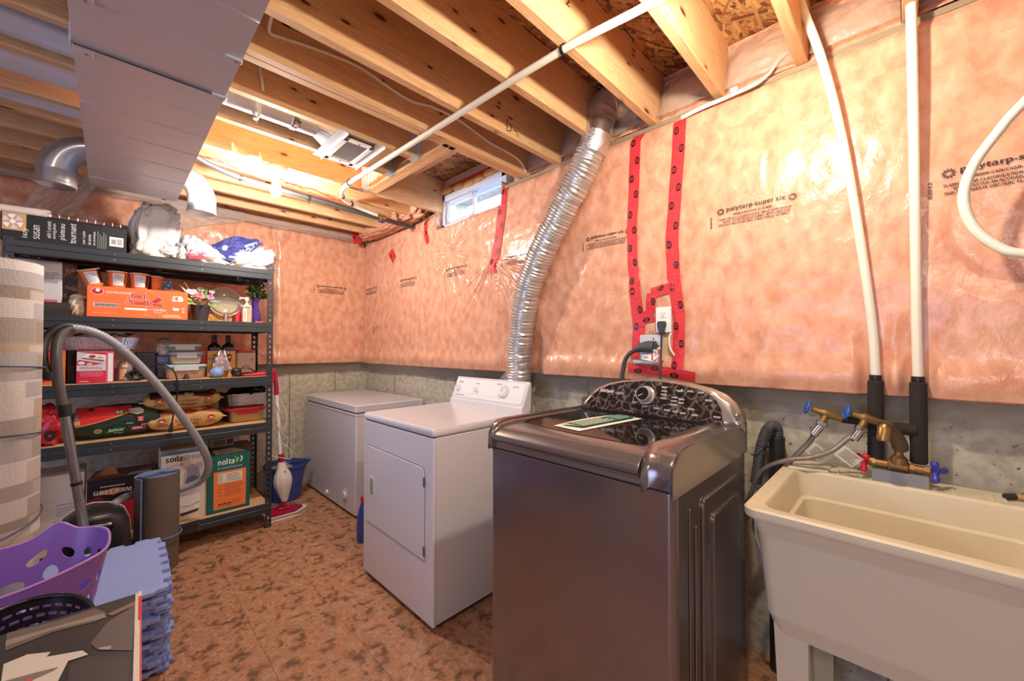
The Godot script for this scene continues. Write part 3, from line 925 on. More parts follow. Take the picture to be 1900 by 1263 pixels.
	b.grid(24, 16, func(u: float, v: float) -> Vector3:
		var x := lerpf(-0.42, -0.18, u) + 0.14 * v
		return Vector3(x, 2.10 + 0.26 * v + 0.05 * u - 0.02 * sin(u * 6.0), -3.72 - 0.18 * (1.0 - v) + 0.02 * nB.get_noise_2d(u * 1.2 + 6, v)), 0.3, 0.3)
	part("hanging_film", b, M.polyc, k, "flap of clear film", 180.0)
	# wool stuffed above the back wall and in the corner
	for s in [[-0.9, 0.45], [0.45, 1.2], [1.2, 1.83]]:
		b = MB.new()
		b.grid(50, 10, func(u: float, v: float) -> Vector3:
			var x := lerpf(s[0], s[1], u)
			return Vector3(x, 2.40 + 0.20 * v, -3.99 + 0.03 * nB.get_noise_2d(x * 0.7 + 2, v * 0.5) + 0.03 * sin(v * PI)), s[1] - s[0], 0.2)
		part("wool_pocket", b, M.wool, k, "pink wool above the wall", 180.0)
	b = MB.new()
	blob(b, Vector3(1.78, 2.45, -3.35), Vector3(0.16, 0.20, 1.05), 5, 0.14, 3.0, 60, 20, 0.6)
	part("wool_pocket", b, M.wool, r, "pink wool stuffed in the corner above the film", 180.0)
	tape(k, [Vector2(1.70, 2.44), Vector2(1.735, 2.33)], 0.075, 12, func(z: float, y: float, o: float) -> Vector3: return Vector3(z, y, FZ + 0.13 + o))

func wrap2(z0: float, z1: float, y0: float, y1: float) -> Callable:
	return func(u: float, v: float) -> Vector3: return rp(lerpf(y0, y1, v), lerpf(z0, z1, u), 0.0)

# ---------- ceiling: strand-board subfloor on joists, each joist a piece
const JZ := [2.08, 1.785, 1.49, 1.195, 0.90, 0.60, 0.305, 0.01, -0.285, -0.58, -0.88, -1.17, -1.475, -1.77, -2.035, -2.33, -2.70, -2.92, -3.17, -3.43, -3.70, -3.98]   # far lower edges

func build_ceiling() -> void:
	var c := Node3D.new(); c.name = "ceiling"; add_child(c); c.set_meta("kind", "structure")
	var b := MB.new()
	b.box(Vector3(-0.5, 2.668, -0.9), Vector3(4.9, 0.02, 6.8))
	part("subfloor", b, M.osb, c)
	b = MB.new()
	b.box(Vector3(-0.5, 2.72, -0.9), Vector3(5.3, 0.08, 7.2))
	part("slab_above", b, mat(120, 110, 100, 0.9), c)
	# sheet joints and stamps on the strand board
	b = MB.new()
	for z in [-1.05, -2.27, 0.17]: b.box(Vector3(-0.5, 2.6578, z), Vector3(4.9, 0.0008, 0.004))
	for p in [[0.62, -0.44], [0.62, -1.66], [1.25, -1.4], [0.98, -1.30]]: b.box(Vector3(p[0], 2.6576, p[1]), Vector3(0.004, 0.0008, 1.2 if p[1] != -1.30 else 0.25))
	part("sheet_joint", b, mat(60, 40, 26, 0.9), c)
	b = MB.new()
	b.x = face(Vector3(1.52, 2.6574, -0.98), Vector3(0, 0, 1), Vector3(1, 0, 0))
	var k := lin(44, 28, 20)
	for s in [[0, 0, 0.005, 0.10], [0.145, 0, 0.15, 0.10], [0, 0, 0.15, 0.005], [0, 0.095, 0.15, 0.10]]: b.rect(s[0], s[1], s[2], s[3], k)
	text(b, "SW", 0.03, 0.02, 0.12, 0.08, k)
	b.x = face(Vector3(1.62, 2.6574, -0.52), Vector3(0, 0, 1), Vector3(1, 0, 0))
	text(b, "MILL", 0.0, 0.06, 0.10, 0.10, k)
	text(b, "3678", 0.0, 0.0, 0.10, 0.04, k)
	part("board_stamp", b, inkm(0.8), c, "", 0.0)
	var g := RandomNumberGenerator.new(); g.seed = 31
	for i in JZ.size():
		var z: float = JZ[i]
		var x1 := 1.935
		if z < -1.9 and z > -2.6: x1 = 1.248
		for dbl in ([0.0, 0.040] if is_equal_approx(z, -1.77) else [0.0]):
			b = MB.new()
			var t := 0.038
			b.box(Vector3((-2.94 + x1) * 0.5, 2.5235, z + t * 0.5 + dbl), Vector3(x1 + 2.94, 0.267, t), 0.0022, Vector2(g.randf() * 3.0, g.randf() * 0.3))
			part("joist", b, M.pine, c)
	# header beside the window opening, on its hangers
	for x in [1.268, 1.308]:
		b = MB.new()
		b.x = Transform3D(Basis(Vector3.UP, PI / 2), Vector3(x, 2.5235, -2.1975))
		b.box(Vector3.ZERO, Vector3(0.925, 0.267, 0.038), 0.0022, Vector2(g.randf() * 3.0, 0.1))
		part("header", b, M.pine, c)
	for z in [-2.016, -2.311, -2.652]:
		b = MB.new()
		b.box(Vector3(1.225, 2.3885, z), Vector3(0.05, 0.002, 0.046))
		for s in [-0.021, 0.021]:
			b.box(Vector3(1.225, 2.47, z + s), Vector3(0.045, 0.16, 0.0025))
			b.box(Vector3(1.2455, 2.47, z + s * 1.75), Vector3(0.0025, 0.16, 0.032))
		part("joist_hanger", b, M.galv, c)
	# blocks and plates in the window bay
	b = MB.new(); b.x = Transform3D(Basis(Vector3.UP, PI / 2), Vector3(1.60, 2.636, -2.1975))
	b.box(Vector3.ZERO, Vector3(0.925, 0.04, 0.085), 0.002, Vector2(0.3, 0.05))
	part("blocking", b, M.pine, c)
	b = MB.new(); b.x = Transform3D(Basis(Vector3.UP, PI / 2), Vector3(1.925, 2.595, -2.1975))
	b.box(Vector3.ZERO, Vector3(0.925, 0.12, 0.03), 0.002, Vector2(1.3, 0.15))
	part("blocking", b, mat(206, 196, 190, 0.8), c)
	b = MB.new()
	for s in [[-2.60, 0.07], [-2.45, 0.05], [-2.31, 0.06], [-2.2, 0.045], [-2.08, 0.06], [-1.98, 0.05]]:
		blob(b, Vector3(1.895, 2.545 + 0.01 * sin(s[0] * 9.0), s[0]), Vector3(0.05, 0.045, s[1] * 2.4), int(s[1] * 1000), 0.2, 2.5, 16, 10, 0.8)
	part("foam_bead", b, mat(214, 170, 104, 0.8), c, "tan foam bead along the window head", 180.0)
	b = MB.new(); b.box(Vector3(1.896, 2.575, -2.32), Vector3(0.006, 0.03, 0.72), 0.001)
	part("head_tape", b, M.tape, c, "strip of red tape along the window head")
	# a short block beside the ceiling register
	b = MB.new(); b.x = Transform3D(Basis(Vector3.UP, PI / 2), Vector3(1.055, 2.41, -2.16)); b.box(Vector3.ZERO, Vector3(0.26, 0.038, 0.13), 0.002, Vector2(0.7, 0.02))
	part("blocking", b, M.pine, c)
	# pencil mark and grade stamps on the joists
	b = MB.new()
	b.x = face(Vector3(0.98, 2.50, -0.88 + 0.0385), Vector3(1, 0, 0), Vector3(0, 1, 0))
	text(b, "SPF 2", 0.05, 0.02, 0.17, 0.05, lin(70, 40, 24))
	text(b, "KD-HT", 0.05, 0.06, 0.20, 0.085, lin(70, 40, 24))
	b.x = face(Vector3(1.42, 2.41, -1.475 + 0.0385), Vector3(1, 0, 0), Vector3(0, 1, 0))
	b.line([Vector2(0, 0.06), Vector2(0.0, 0.0), Vector2(0.03, 0.01), Vector2(0.035, 0.035), Vector2(0.0, 0.06)], 0.004, lin(70, 40, 24))
	b.line([Vector2(0.05, 0.02), Vector2(0.07, 0.025), Vector2(0.085, 0.0)], 0.004, lin(70, 40, 24))
	part("joist_stamp", b, inkm(0.8), c, "", 0.0)

# ---------- ducts
func build_ducts() -> void:
	# the big trunk duct overhead
	var t := thing("trunk_duct", "long flat galvanised sheet metal trunk duct hung under the joists", "duct")
	var b := MB.new()
	# underside with cross creases, x -0.087..0.283, y 2.2..2.388
	var zs := [1.6, 1.2, 0.8, 0.4, 0.0, -0.4, -0.72, -1.02, -1.26, -1.50, -1.742, -1.93, -2.13, -2.36, -2.60, -2.83, -3.04]
	var x0 := -0.087; var x1 := 0.283; var y0 := 2.20; var y1 := 2.388
	var prof := []
	for i in zs.size():
		var z: float = zs[i]
		if i > 0: prof.append([z + 0.006, 0.0]); prof.append([z, -0.0025 if i % 2 == 0 else 0.0025]); prof.append([z - 0.006, 0.0])
		else: prof.append([z, 0.0])
	prof.append([-3.20, 0.0]); prof.append([-3.235, 0.012]); prof.append([-3.25, 0.03])
	for i in prof.size() - 1:
		var za: float = prof[i][0]; var zb: float = prof[i + 1][0]; var ya: float = y0 + prof[i][1]; var yb: float = y0 + prof[i + 1][1]
		b.mq(Vector3(x0, yb, zb), Vector3(x1, yb, zb), Vector3(x1, ya, za), Vector3(x0, ya, za))
		b.mq(Vector3(x1, ya, za), Vector3(x1, yb, zb), Vector3(x1, y1, zb), Vector3(x1, y1, za))
		b.mq(Vector3(x0, yb, zb), Vector3(x0, ya, za), Vector3(x0, y1, za), Vector3(x0, y1, zb))
	b.mq(Vector3(x1, y0 + 0.03, -3.25), Vector3(x0, y0 + 0.03, -3.25), Vector3(x0, y1, -3.25), Vector3(x1, y1, -3.25))
	b.mq(Vector3(x0, y1, 1.6), Vector3(x1, y1, 1.6), Vector3(x1, y1, -3.25), Vector3(x0, y1, -3.25))
	b.mq(Vector3(x0, y0, 1.6), Vector3(x1, y0, 1.6), Vector3(x1, y1, 1.6), Vector3(x0, y1, 1.6))
	part("duct_body", b, M.galv, t, "", 12.0)
	for z in [-1.742, -0.30, 1.15]:
		b = MB.new()
		b.box(Vector3(0.098, 2.196, z), Vector3(0.372, 0.006, 0.022), 0.002)
		b.box(Vector3(-0.091, 2.29, z), Vector3(0.006, 0.19, 0.03), 0.002); b.box(Vector3(0.287, 2.29, z), Vector3(0.006, 0.19, 0.03), 0.002)
		part("drive_cleat", b, M.galv, t)
		b = MB.new(); b.box(Vector3(0.098, 2.1935, z + 0.013), Vector3(0.366, 0.002, 0.004))
		part("cleat_gap", b, mat(40, 40, 44, 0.6), t)
	for p in [[-0.065, -1.762], [0.265, -1.735], [0.262, -1.475], [-0.06, -1.49]]:
		b = MB.new(); b.box(Vector3(p[0], 2.1955, p[1]), Vector3(0.045, 0.009, 0.026), 0.003)
		part("corner_clip", b, M.galv, t)
		b = MB.new(); b.cyl(Vector3(p[0] + 0.006, 2.192, p[1]), Vector3(p[0] + 0.006, 2.189, p[1]), 0.004, 8)
		part("screw", b, M.steel, t)
	b = MB.new(); b.disc(0, 0, 1, 1, lin(40, 40, 40))
	b = MB.new(); b.lathe([Vector2(0, 0), Vector2(0.012, 0), Vector2(0.010, 0.003), Vector2(0, 0.004)], 14)
	b.x = Transform3D()
	var plug := part("plug", b, M.black, t); plug.position = Vector3(0.225, 2.203, -3.215); plug.rotation_degrees.x = 190
	# two boots on its end that turn down towards the wall
	for s in [[0.283, 1.0], [-0.087, -1.0]]:
		var sx: float = s[1]
		b = MB.new()
		var rs := []
		for i in 13:
			var q := i / 12.0
			var ring := PackedVector3Array()
			var a := q * PI * 0.5
			# from an upright oval in the duct side to a round neck that points down
			var ctr := Vector3(s[0] + sx * (0.115 * sin(a) + 0.0), 2.355 - 0.125 * (1.0 - cos(a)) - 0.02 * q, -3.12)
			var ux := Vector3(sx * sin(a), cos(a), 0)   # across the bend
			for k in 28:
				var w := TAU * k / 28
				var ru := lerpf(0.062, 0.073, q); var rz := lerpf(0.105, 0.073, q)
				var p := ctr + ux * cos(w) * ru + Vector3(0, 0, sin(w) * rz)
				ring.push_back(p)
			if sx < 0: ring.reverse()
			rs.append(ring)
		for i in rs.size(): (rs[i] as PackedVector3Array).reverse()
		var base := Vector3(s[0] + sx * 0.115, 2.21, -3.12)
		b.rings(rs, true, false)
		var el := part("boot_elbow", b, M.foil2, t, "", 50.0)
		b = MB.new(); b.x = Transform3D(Basis(), base)
		b.lathe([Vector2(0.0, -0.075), Vector2(0.066, -0.075), Vector2(0.070, -0.078), Vector2(0.0755, -0.074), Vector2(0.0755, -0.062), Vector2(0.073, -0.058), Vector2(0.073, 0.03)], 32)
		part("collar", b, M.foil2, el)
	# round branch pipes in the joist bays left of the trunk
	var n := 0
	for z in [-2.205, -2.49, -2.79]:
		b = MB.new()
		var q := []
		b.cyl(Vector3(-2.9, 2.455, z), Vector3(-0.09, 2.455, z), 0.066, 28)
		for x in [-1.5, -0.75]: b.cyl(Vector3(x, 2.455, z), Vector3(x + 0.02, 2.455, z), 0.069, 28, 0.002)
		solo("branch_pipe", b, M.galv, ["shiny round branch duct left of the trunk duct, nearest of three", "shiny round branch duct left of the trunk duct, middle of three", "shiny round branch duct left of the trunk duct, farthest of three"][n], "duct", Vector3.ZERO, 0.0, "round branch ducts in the joist bays left of the trunk")
		n += 1
	# branch to the right with the ceiling register at its end
	t = thing("register_duct", "round galvanised duct running from the trunk duct to a white ceiling register", "duct")
	b = MB.new()
	b.cyl(Vector3(0.285, 2.462, -2.165), Vector3(0.74, 2.462, -2.165), 0.064, 28)
	part("pipe", b, M.galv, t)
	b = MB.new(); b.cyl(Vector3(0.62, 2.462, -2.165), Vector3(0.65, 2.462, -2.165), 0.068, 28, 0.003); b.box(Vector3(0.635, 2.40, -2.12), Vector3(0.02, 0.025, 0.012), 0.002); b.box(Vector3(0.655, 2.40, -2.12), Vector3(0.006, 0.035, 0.02), 0.002)
	part("clamp", b, M.steel, t)
	b = MB.new()
	var ra := PackedVector3Array(); var rb := PackedVector3Array()
	for k in 24:
		var w := TAU * k / 24 + PI / 4
		ra.push_back(Vector3(0.74, 2.462 + 0.064 * sin(w), -2.165 + 0.064 * cos(w)))
		var c := Vector2(cos(w), sin(w)); c /= maxf(absf(c.x), absf(c.y))
		rb.push_back(Vector3(0.84, 2.45 + 0.062 * c.y, -2.165 + 0.11 * c.x))
	var rc := PackedVector3Array()
	for p in rb: rc.push_back(p + Vector3(0.15, 0, 0))
	ra.reverse(); rb.reverse(); rc.reverse()
	b.rings([ra, rb, rc], true, true)
	part("boot", b, M.galv, t)
	b = MB.new()
	for z in [-2.345, -1.99]: b.box(Vector3(0.915, 2.385, z), Vector3(0.24, 0.004, 0.012))
	for s in [[0.815, 0.05], [1.015, 0.05]]:
		b.box(Vector3(s[0], 2.382, -2.165), Vector3(s[1], 0.004, 0.37)); b.box(Vector3(s[0] + 0.02, 2.375, -2.165), Vector3(0.004, 0.014, 0.37))
	part("hanger_strap", b, M.galv, t)
	var rg := thing("ceiling_register", "white louvred ceiling register under the joists, before the window", "register", Vector3(0.915, 2.372, -2.165))
	b = MB.new()
	for s in [-0.068, 0.068]: b.box(Vector3(s, 0, 0), Vector3(0.024, 0.008, 0.30), 0.002)
	for s in [-0.133, 0.133]: b.box(Vector3(0, 0, s), Vector3(0.16, 0.008, 0.034), 0.002)
	part("frame", b, mat(232, 230, 228, 0.4), rg)
	b = MB.new(); b.box(Vector3(0, 0.012, 0), Vector3(0.12, 0.004, 0.24))
	part("damper", b, mat(170, 168, 168, 0.6), rg)
	for i in 16:
		b = MB.new(); b.x = Transform3D(Basis(Vector3.RIGHT, 0.6), Vector3(0, 0.003, -0.108 + i * 0.0144)); b.box(Vector3.ZERO, Vector3(0.116, 0.0015, 0.011))
		part("louvre", b, mat(232, 230, 228, 0.4), rg)
	b = MB.new()
	for s in [-0.13, 0.13]: b.cyl(Vector3(0, -0.004, s), Vector3(0, -0.007, s), 0.004, 8)
	part("screw", b, mat(90, 90, 90, 0.4), rg)
	# dryer vent: corrugated foil hose up the wall to a metal elbow
	t = thing("dryer_vent_hose", "silver corrugated foil dryer vent hose running up the pink wall to the joists", "vent hose")
	var path := along([Vector3(1.835, 0.45, -1.72), Vector3(1.825, 0.9, -1.72), Vector3(1.808, 1.108, -1.719), Vector3(1.79, 1.311, -1.692), Vector3(1.768, 1.572, -1.627), Vector3(1.752, 1.813, -1.505), Vector3(1.748, 2.029, -1.344), Vector3(1.75, 2.20, -1.22), Vector3(1.754, 2.33, -1.142)], 0.0057)
	var rad := []
	var gg := noise(91, 0.9, FastNoiseLite.TYPE_SIMPLEX_SMOOTH, 2)
	for i in path.size():
		rad.append((0.0785 if i % 3 == 0 else 0.0735) * (1.0 + 0.035 * gg.get_noise_1d(i * 0.1)))
		path[i] += Vector3(0, 0, 0.006) * gg.get_noise_1d(i * 0.05 + 40)
	b = MB.new(); b.tube(path, 0.07, 28, true, rad)
	part("corrugated_hose", b, mat(214, 214, 214, 0.3, 0.8), t, "", 35.0)
	b = MB.new(); b.tube(spline([Vector3(1.754, 2.315, -1.152), Vector3(1.757, 2.36, -1.132), Vector3(1.76, 2.40, -1.118)], 4), 0.081, 28)
	part("foil_wrap", b, M.foil, t, "", 60.0)
	b = MB.new(); b.tube([Vector3(1.76, 2.395, -1.12), Vector3(1.762, 2.43, -1.112), Vector3(1.765, 2.465, -1.105)], 0.079, 32)
	part("collar", b, mat(205, 205, 208, 0.22, 0.95), t)
	b = MB.new()
	var ep := spline([Vector3(1.765, 2.46, -1.105), Vector3(1.768, 2.50, -1.096), Vector3(1.782, 2.545, -1.075), Vector3(1.815, 2.565, -1.045), Vector3(1.87, 2.55, -1.02), Vector3(1.93, 2.53, -0.99)], 4)
	var er := []
	for i in ep.size(): er.append(0.077 if i % 5 != 0 else 0.080)
	b.tube(ep, 0.077, 32, true, er)
	part("elbow", b, mat(206, 206, 208, 0.34, 0.8), t, "", 25.0)
	b = MB.new(); b.x = face(Vector3(1.925, 2.53, -0.99), Vector3(0, 0, 1), Vector3(0, 1, 0)); b.disc(0, 0, 0.115, 0.11, lin(200, 30, 44), 0.004, 24)
	part("red_tape", b, M.tape, t, "red tape round the wall opening", 0.0)

# ---------- pipes and cables
func clip(parent: Node, p: Vector3, d: Vector3, r: float) -> void:
	var b := MB.new()
	b.cyl(p - d * 0.006, p + d * 0.006, r + 0.003, 14)
	b.box(p + Vector3(0, r + 0.004, 0), Vector3(0.012, 0.01, 0.02), 0.001)
	part("pipe_clip", b, M.black, parent, "black pipe clip")

func build_lines() -> void:
	var t := thing("water_pipe", "long white plastic pipe clipped under the joists, crossing them to the back corner", "pipe")
	var b := MB.new()
	b.tube(spline([Vector3(1.235, 2.372, 1.6), Vector3(1.196, 2.370, 0.0), Vector3(1.176, 2.370, -0.51), Vector3(1.135, 2.370, -0.87), Vector3(1.112, 2.368, -1.5), Vector3(1.09, 2.366, -2.3), Vector3(1.083, 2.364, -2.52), Vector3(1.09, 2.362, -2.66), Vector3(1.125, 2.358, -2.78), Vector3(1.20, 2.352, -2.86), Vector3(1.32, 2.346, -2.91), Vector3(1.47, 2.338, -2.94)], 8), 0.0135, 14)
	part("pipe", b, M.pvc, t, "", 60.0)
	clip(t, Vector3(1.136, 2.370, -0.862), Vector3(0.03, 0, 1).normalized(), 0.0135)
	clip(t, Vector3(1.081, 2.364, -2.55), Vector3(0, 0, 1), 0.0135)
	clip(t, Vector3(1.14, 2.356, -2.80), Vector3(0.6, 0, -0.8), 0.0135)
	clip(t, Vector3(1.24, 2.350, -2.88), Vector3(0.95, 0, -0.3), 0.0135)
	b = MB.new()
	b.tube([Vector3(1.10, 2.388, -1.742), Vector3(1.108, 2.368, -1.738), Vector3(1.122, 2.362, -1.734), Vector3(1.13, 2.372, -1.73)], 0.004, 6)
	solo("pipe_clip", b, M.black, "empty black pipe clip dangling under the doubled joist", "clip")
	# brass stop valve at its end
	t = thing("stop_valve", "small brass valve with a blue handle at the end of the ceiling pipe", "valve", Vector3(1.50, 2.335, -2.945))
	b = MB.new()
	b.cyl(Vector3(-0.035, 0, 0), Vector3(0.045, -0.004, 0), 0.012, 12, 0.002); b.cyl(Vector3(-0.02, 0, 0), Vector3(-0.005, 0, 0), 0.017, 6); b.cyl(Vector3(0.02, 0, 0), Vector3(0.034, 0, 0), 0.017, 6)
	b.cyl(Vector3(0.005, 0, 0), Vector3(0.0, -0.04, 0.01), 0.010, 10, 0.001)
	part("valve_body", b, M.brass, t)
	b = MB.new(); b.x = Transform3D(Basis(Vector3.RIGHT, 0.2), Vector3(0, -0.045, 0.012))
	b.lathe([Vector2(0.0, -0.006), Vector2(0.02, -0.006), Vector2(0.026, 0), Vector2(0.02, 0.006), Vector2(0, 0.006)], 8)
	part("handle", b, mat(40, 62, 128, 0.4), t)
	# dark conduit along the back joists with loose wires on it
	t = thing("conduit", "dark grey conduit with loose red wires along the joists over the bulb", "pipe")
	b = MB.new()
	b.tube(spline([Vector3(0.315, 2.37, -2.81), Vector3(0.40, 2.36, -2.86), Vector3(0.55, 2.345, -2.90), Vector3(0.80, 2.345, -2.94), Vector3(1.10, 2.345, -2.97), Vector3(1.45, 2.335, -2.985), Vector3(1.82, 2.33, -3.0)], 8), 0.016, 12)
	part("tube", b, mat(70, 70, 74, 0.45), t, "", 60.0)
	for k in 3:
		b = MB.new()
		var q := []
		for i in 9: q.append(Vector3(0.315 + i * 0.11, 2.368 + 0.012 * sin(i * 1.7 + k * 2.0), -2.79 - i * 0.018 + 0.012 * k))
		b.tube(spline(q, 5), 0.0028, 6)
		part("wire", b, mat(176, 60, 48, 0.5) if k != 1 else mat(214, 130, 70, 0.5), t, "loose wire", 60.0)
	for p in [[0.56, 2.345, -2.903], [0.97, 2.345, -2.96]]:
		b = MB.new(); b.cyl(Vector3(p[0] - 0.01, p[1], p[2]), Vector3(p[0] + 0.01, p[1], p[2]), 0.0195, 12, 0.002); b.box(Vector3(p[0], p[1] - 0.03, p[2] + 0.006), Vector3(0.008, 0.03, 0.004))
		part("tie", b, mat(40, 34, 34, 0.5), t)
	# white house cables
	var runs := [
		["white cable snaking along the joist face before the doubled joist", [Vector3(0.40, 2.56, -1.49), Vector3(0.402, 2.535, -1.56), Vector3(0.405, 2.50, -1.66), Vector3(0.412, 2.482, -1.685), Vector3(0.45, 2.488, -1.688), Vector3(0.527, 2.504, -1.689), Vector3(0.65, 2.522, -1.689), Vector3(0.771, 2.529, -1.689), Vector3(0.93, 2.502, -1.689), Vector3(1.03, 2.496, -1.689), Vector3(1.138, 2.519, -1.689), Vector3(1.311, 2.52, -1.689), Vector3(1.526, 2.483, -1.689), Vector3(1.726, 2.474, -1.689), Vector3(1.80, 2.45, -1.688), Vector3(1.842, 2.41, -1.69)], 0.0062],
		["short white cable hanging between the doubled joist and the next", [Vector3(0.448, 2.62, -1.98), Vector3(0.45, 2.528, -1.99), Vector3(0.455, 2.47, -1.985), Vector3(0.463, 2.435, -1.997), Vector3(0.466, 2.428, -2.03)], 0.0062],
		["white cable hooked round the register duct", [Vector3(0.465, 2.43, -2.03), Vector3(0.468, 2.42, -2.075), Vector3(0.475, 2.385, -2.11), Vector3(0.478, 2.378, -2.16), Vector3(0.478, 2.40, -2.215)], 0.0065],
		["short white cable into the joist behind the register duct", [Vector3(0.50, 2.50, -2.29), Vector3(0.502, 2.46, -2.286), Vector3(0.505, 2.43, -2.288), Vector3(0.508, 2.42, -2.31)], 0.006],
		["white cable looping under the joists beside the lit bulb", [Vector3(0.47, 2.44, -2.655), Vector3(0.475, 2.40, -2.645), Vector3(0.51, 2.372, -2.64), Vector3(0.55, 2.385, -2.63), Vector3(0.60, 2.40, -2.655)], 0.0055],
		["white cable dropping to the lit bulb's lampholder", [Vector3(0.60, 2.43, -2.655), Vector3(0.61, 2.39, -2.65), Vector3(0.63, 2.37, -2.66), Vector3(0.66, 2.375, -2.69)], 0.0055],
	]
	for r in runs:
		b = MB.new(); b.tube(spline(r[1], 7), r[2], 8)
		solo("house_cable", b, M.wire, r[0], "cable", Vector3.ZERO, 0.0, "", 60.0)
	t = thing("house_cable", "pair of white cables running along the ledge over the red tape", "cable")
	for k in 2:
		b = MB.new()
		b.tube(spline([Vector3(1.86 + 0.02, 2.47, -0.335 + k * 0.02), Vector3(1.86, 2.437, -0.352 + k * 0.008), Vector3(1.84, 2.396, -0.365), Vector3(1.828 - 0.004 * k, 2.369 - 0.008 * k, -0.411), Vector3(1.835 - 0.004 * k, 2.366 - 0.008 * k, -0.521), Vector3(1.842, 2.37 - 0.009 * k, -0.628), Vector3(1.852, 2.366 - 0.008 * k, -0.72)], 8), 0.0055, 8)
		part("cable", b, M.wire, t, "", 60.0)
	b = MB.new(); b.box(Vector3(1.853, 2.395, -0.50), Vector3(0.012, 0.02, 0.03), 0.004)
	part("staple", b, M.wire, t)
	b = MB.new(); b.box(Vector3(0.87, 2.52, -1.6865), Vector3(0.012, 0.02, 0.006), 0.002)
	part("staple", b, mat(120, 90, 60, 0.5), self.get_node("house_cable"))
	# the two risers down to the laundry sink
	t = thing("riser_pipe", "white plastic riser pipe in black foam to the sink tap, nearer the washer", "pipe")
	b = MB.new(); b.tube(spline([Vector3(1.735, 2.64, -0.265), Vector3(1.745, 2.54, -0.248), Vector3(1.76, 2.318, -0.193), Vector3(1.79, 2.052, -0.146), Vector3(1.81, 1.74, -0.108), Vector3(1.825, 1.396, -0.075), Vector3(1.83, 1.217, -0.067), Vector3(1.83, 1.15, -0.067)], 8), 0.0135, 14)
	part("pipe", b, M.pvc, t, "", 60.0)
	var foamp := func(tt: Node, z: float, z2: float, yb: float) -> void:
		var q := MB.new()
		q.tube([Vector3(1.83, yb, z2), Vector3(1.83, yb + 0.004, z2), Vector3(1.83, 1.05, (z + z2) * 0.5), Vector3(1.83, 1.183, z), Vector3(1.83, 1.187, z)], 0.021, 18, true, [0.017, 0.021, 0.021, 0.021, 0.017])
		part("foam_sleeve", q, M.foam, tt, "black foam sleeve")
		q = MB.new(); q.cyl(Vector3(1.83, 1.187, z), Vector3(1.83, 1.205, z), 0.0165, 14, 0.002)
		part("clamp_ring", q, M.black, tt)
	M.foam = bumped(mat(44, 38, 34, 0.9), T.grain, 0.12, 9.0)
	foamp.call(t, -0.067, -0.07, 0.915)
	t = thing("riser_pipe", "white plastic riser pipe in black foam to the sink tap, farther from the washer", "pipe")
	b = MB.new(); b.tube(spline([Vector3(1.775, 2.64, 0.03), Vector3(1.78, 2.42, 0.031), Vector3(1.80, 1.99, 0.033), Vector3(1.825, 1.41, 0.033), Vector3(1.83, 1.217, 0.034), Vector3(1.83, 1.15, 0.034)], 8), 0.0135, 14)
	part("pipe", b, M.pvc, t, "", 60.0)
	foamp.call(t, 0.034, 0.033, 0.925)
	# loose bend of the same pipe at the right
	b = MB.new()
	b.tube(spline([Vector3(1.74, 2.38, 0.75), Vector3(1.72, 2.16, 0.42), Vector3(1.71, 1.955, 0.24), Vector3(1.70, 1.886, 0.191), Vector3(1.70, 1.806, 0.146), Vector3(1.70, 1.72, 0.128), Vector3(1.70, 1.637, 0.145), Vector3(1.70, 1.574, 0.188), Vector3(1.70, 1.547, 0.232), Vector3(1.71, 1.52, 0.36), Vector3(1.74, 1.54, 0.7), Vector3(1.78, 1.60, 1.1)], 8), 0.0125, 14)
	solo("pipe_bend", b, M.pvc, "loose bend of white plastic pipe bowed out before the wall at the right edge", "pipe", Vector3.ZERO, 0.0, "", 60.0)

# ---------- appliances; their shapes are written in room coordinates and moved to each thing's base
func at(o: Node3D) -> MB:
	var b := MB.new(); b.x = Transform3D(Basis(), -o.position)
	return b

func rrect(x0: float, y0: float, x1: float, y1: float, r: float, seg := 5) -> PackedVector2Array:
	var p := PackedVector2Array()
	for c in [[x1 - r, y0 + r, -PI / 2], [x1 - r, y1 - r, 0.0], [x0 + r, y1 - r, PI / 2], [x0 + r, y0 + r, PI]]:
		for i in seg + 1:
			var a: float = c[2] + PI * 0.5 * i / seg
			p.push_back(Vector2(c[0] + cos(a) * r, c[1] + sin(a) * r))
	return p

func upright(b: MB, o := Vector3.ZERO) -> void:   # prisms stand on end: local (x, y, z) is world (x, -z, y)
	b.x = b.x * Transform3D(Basis(Vector3.RIGHT, Vector3.FORWARD, Vector3.UP), o)

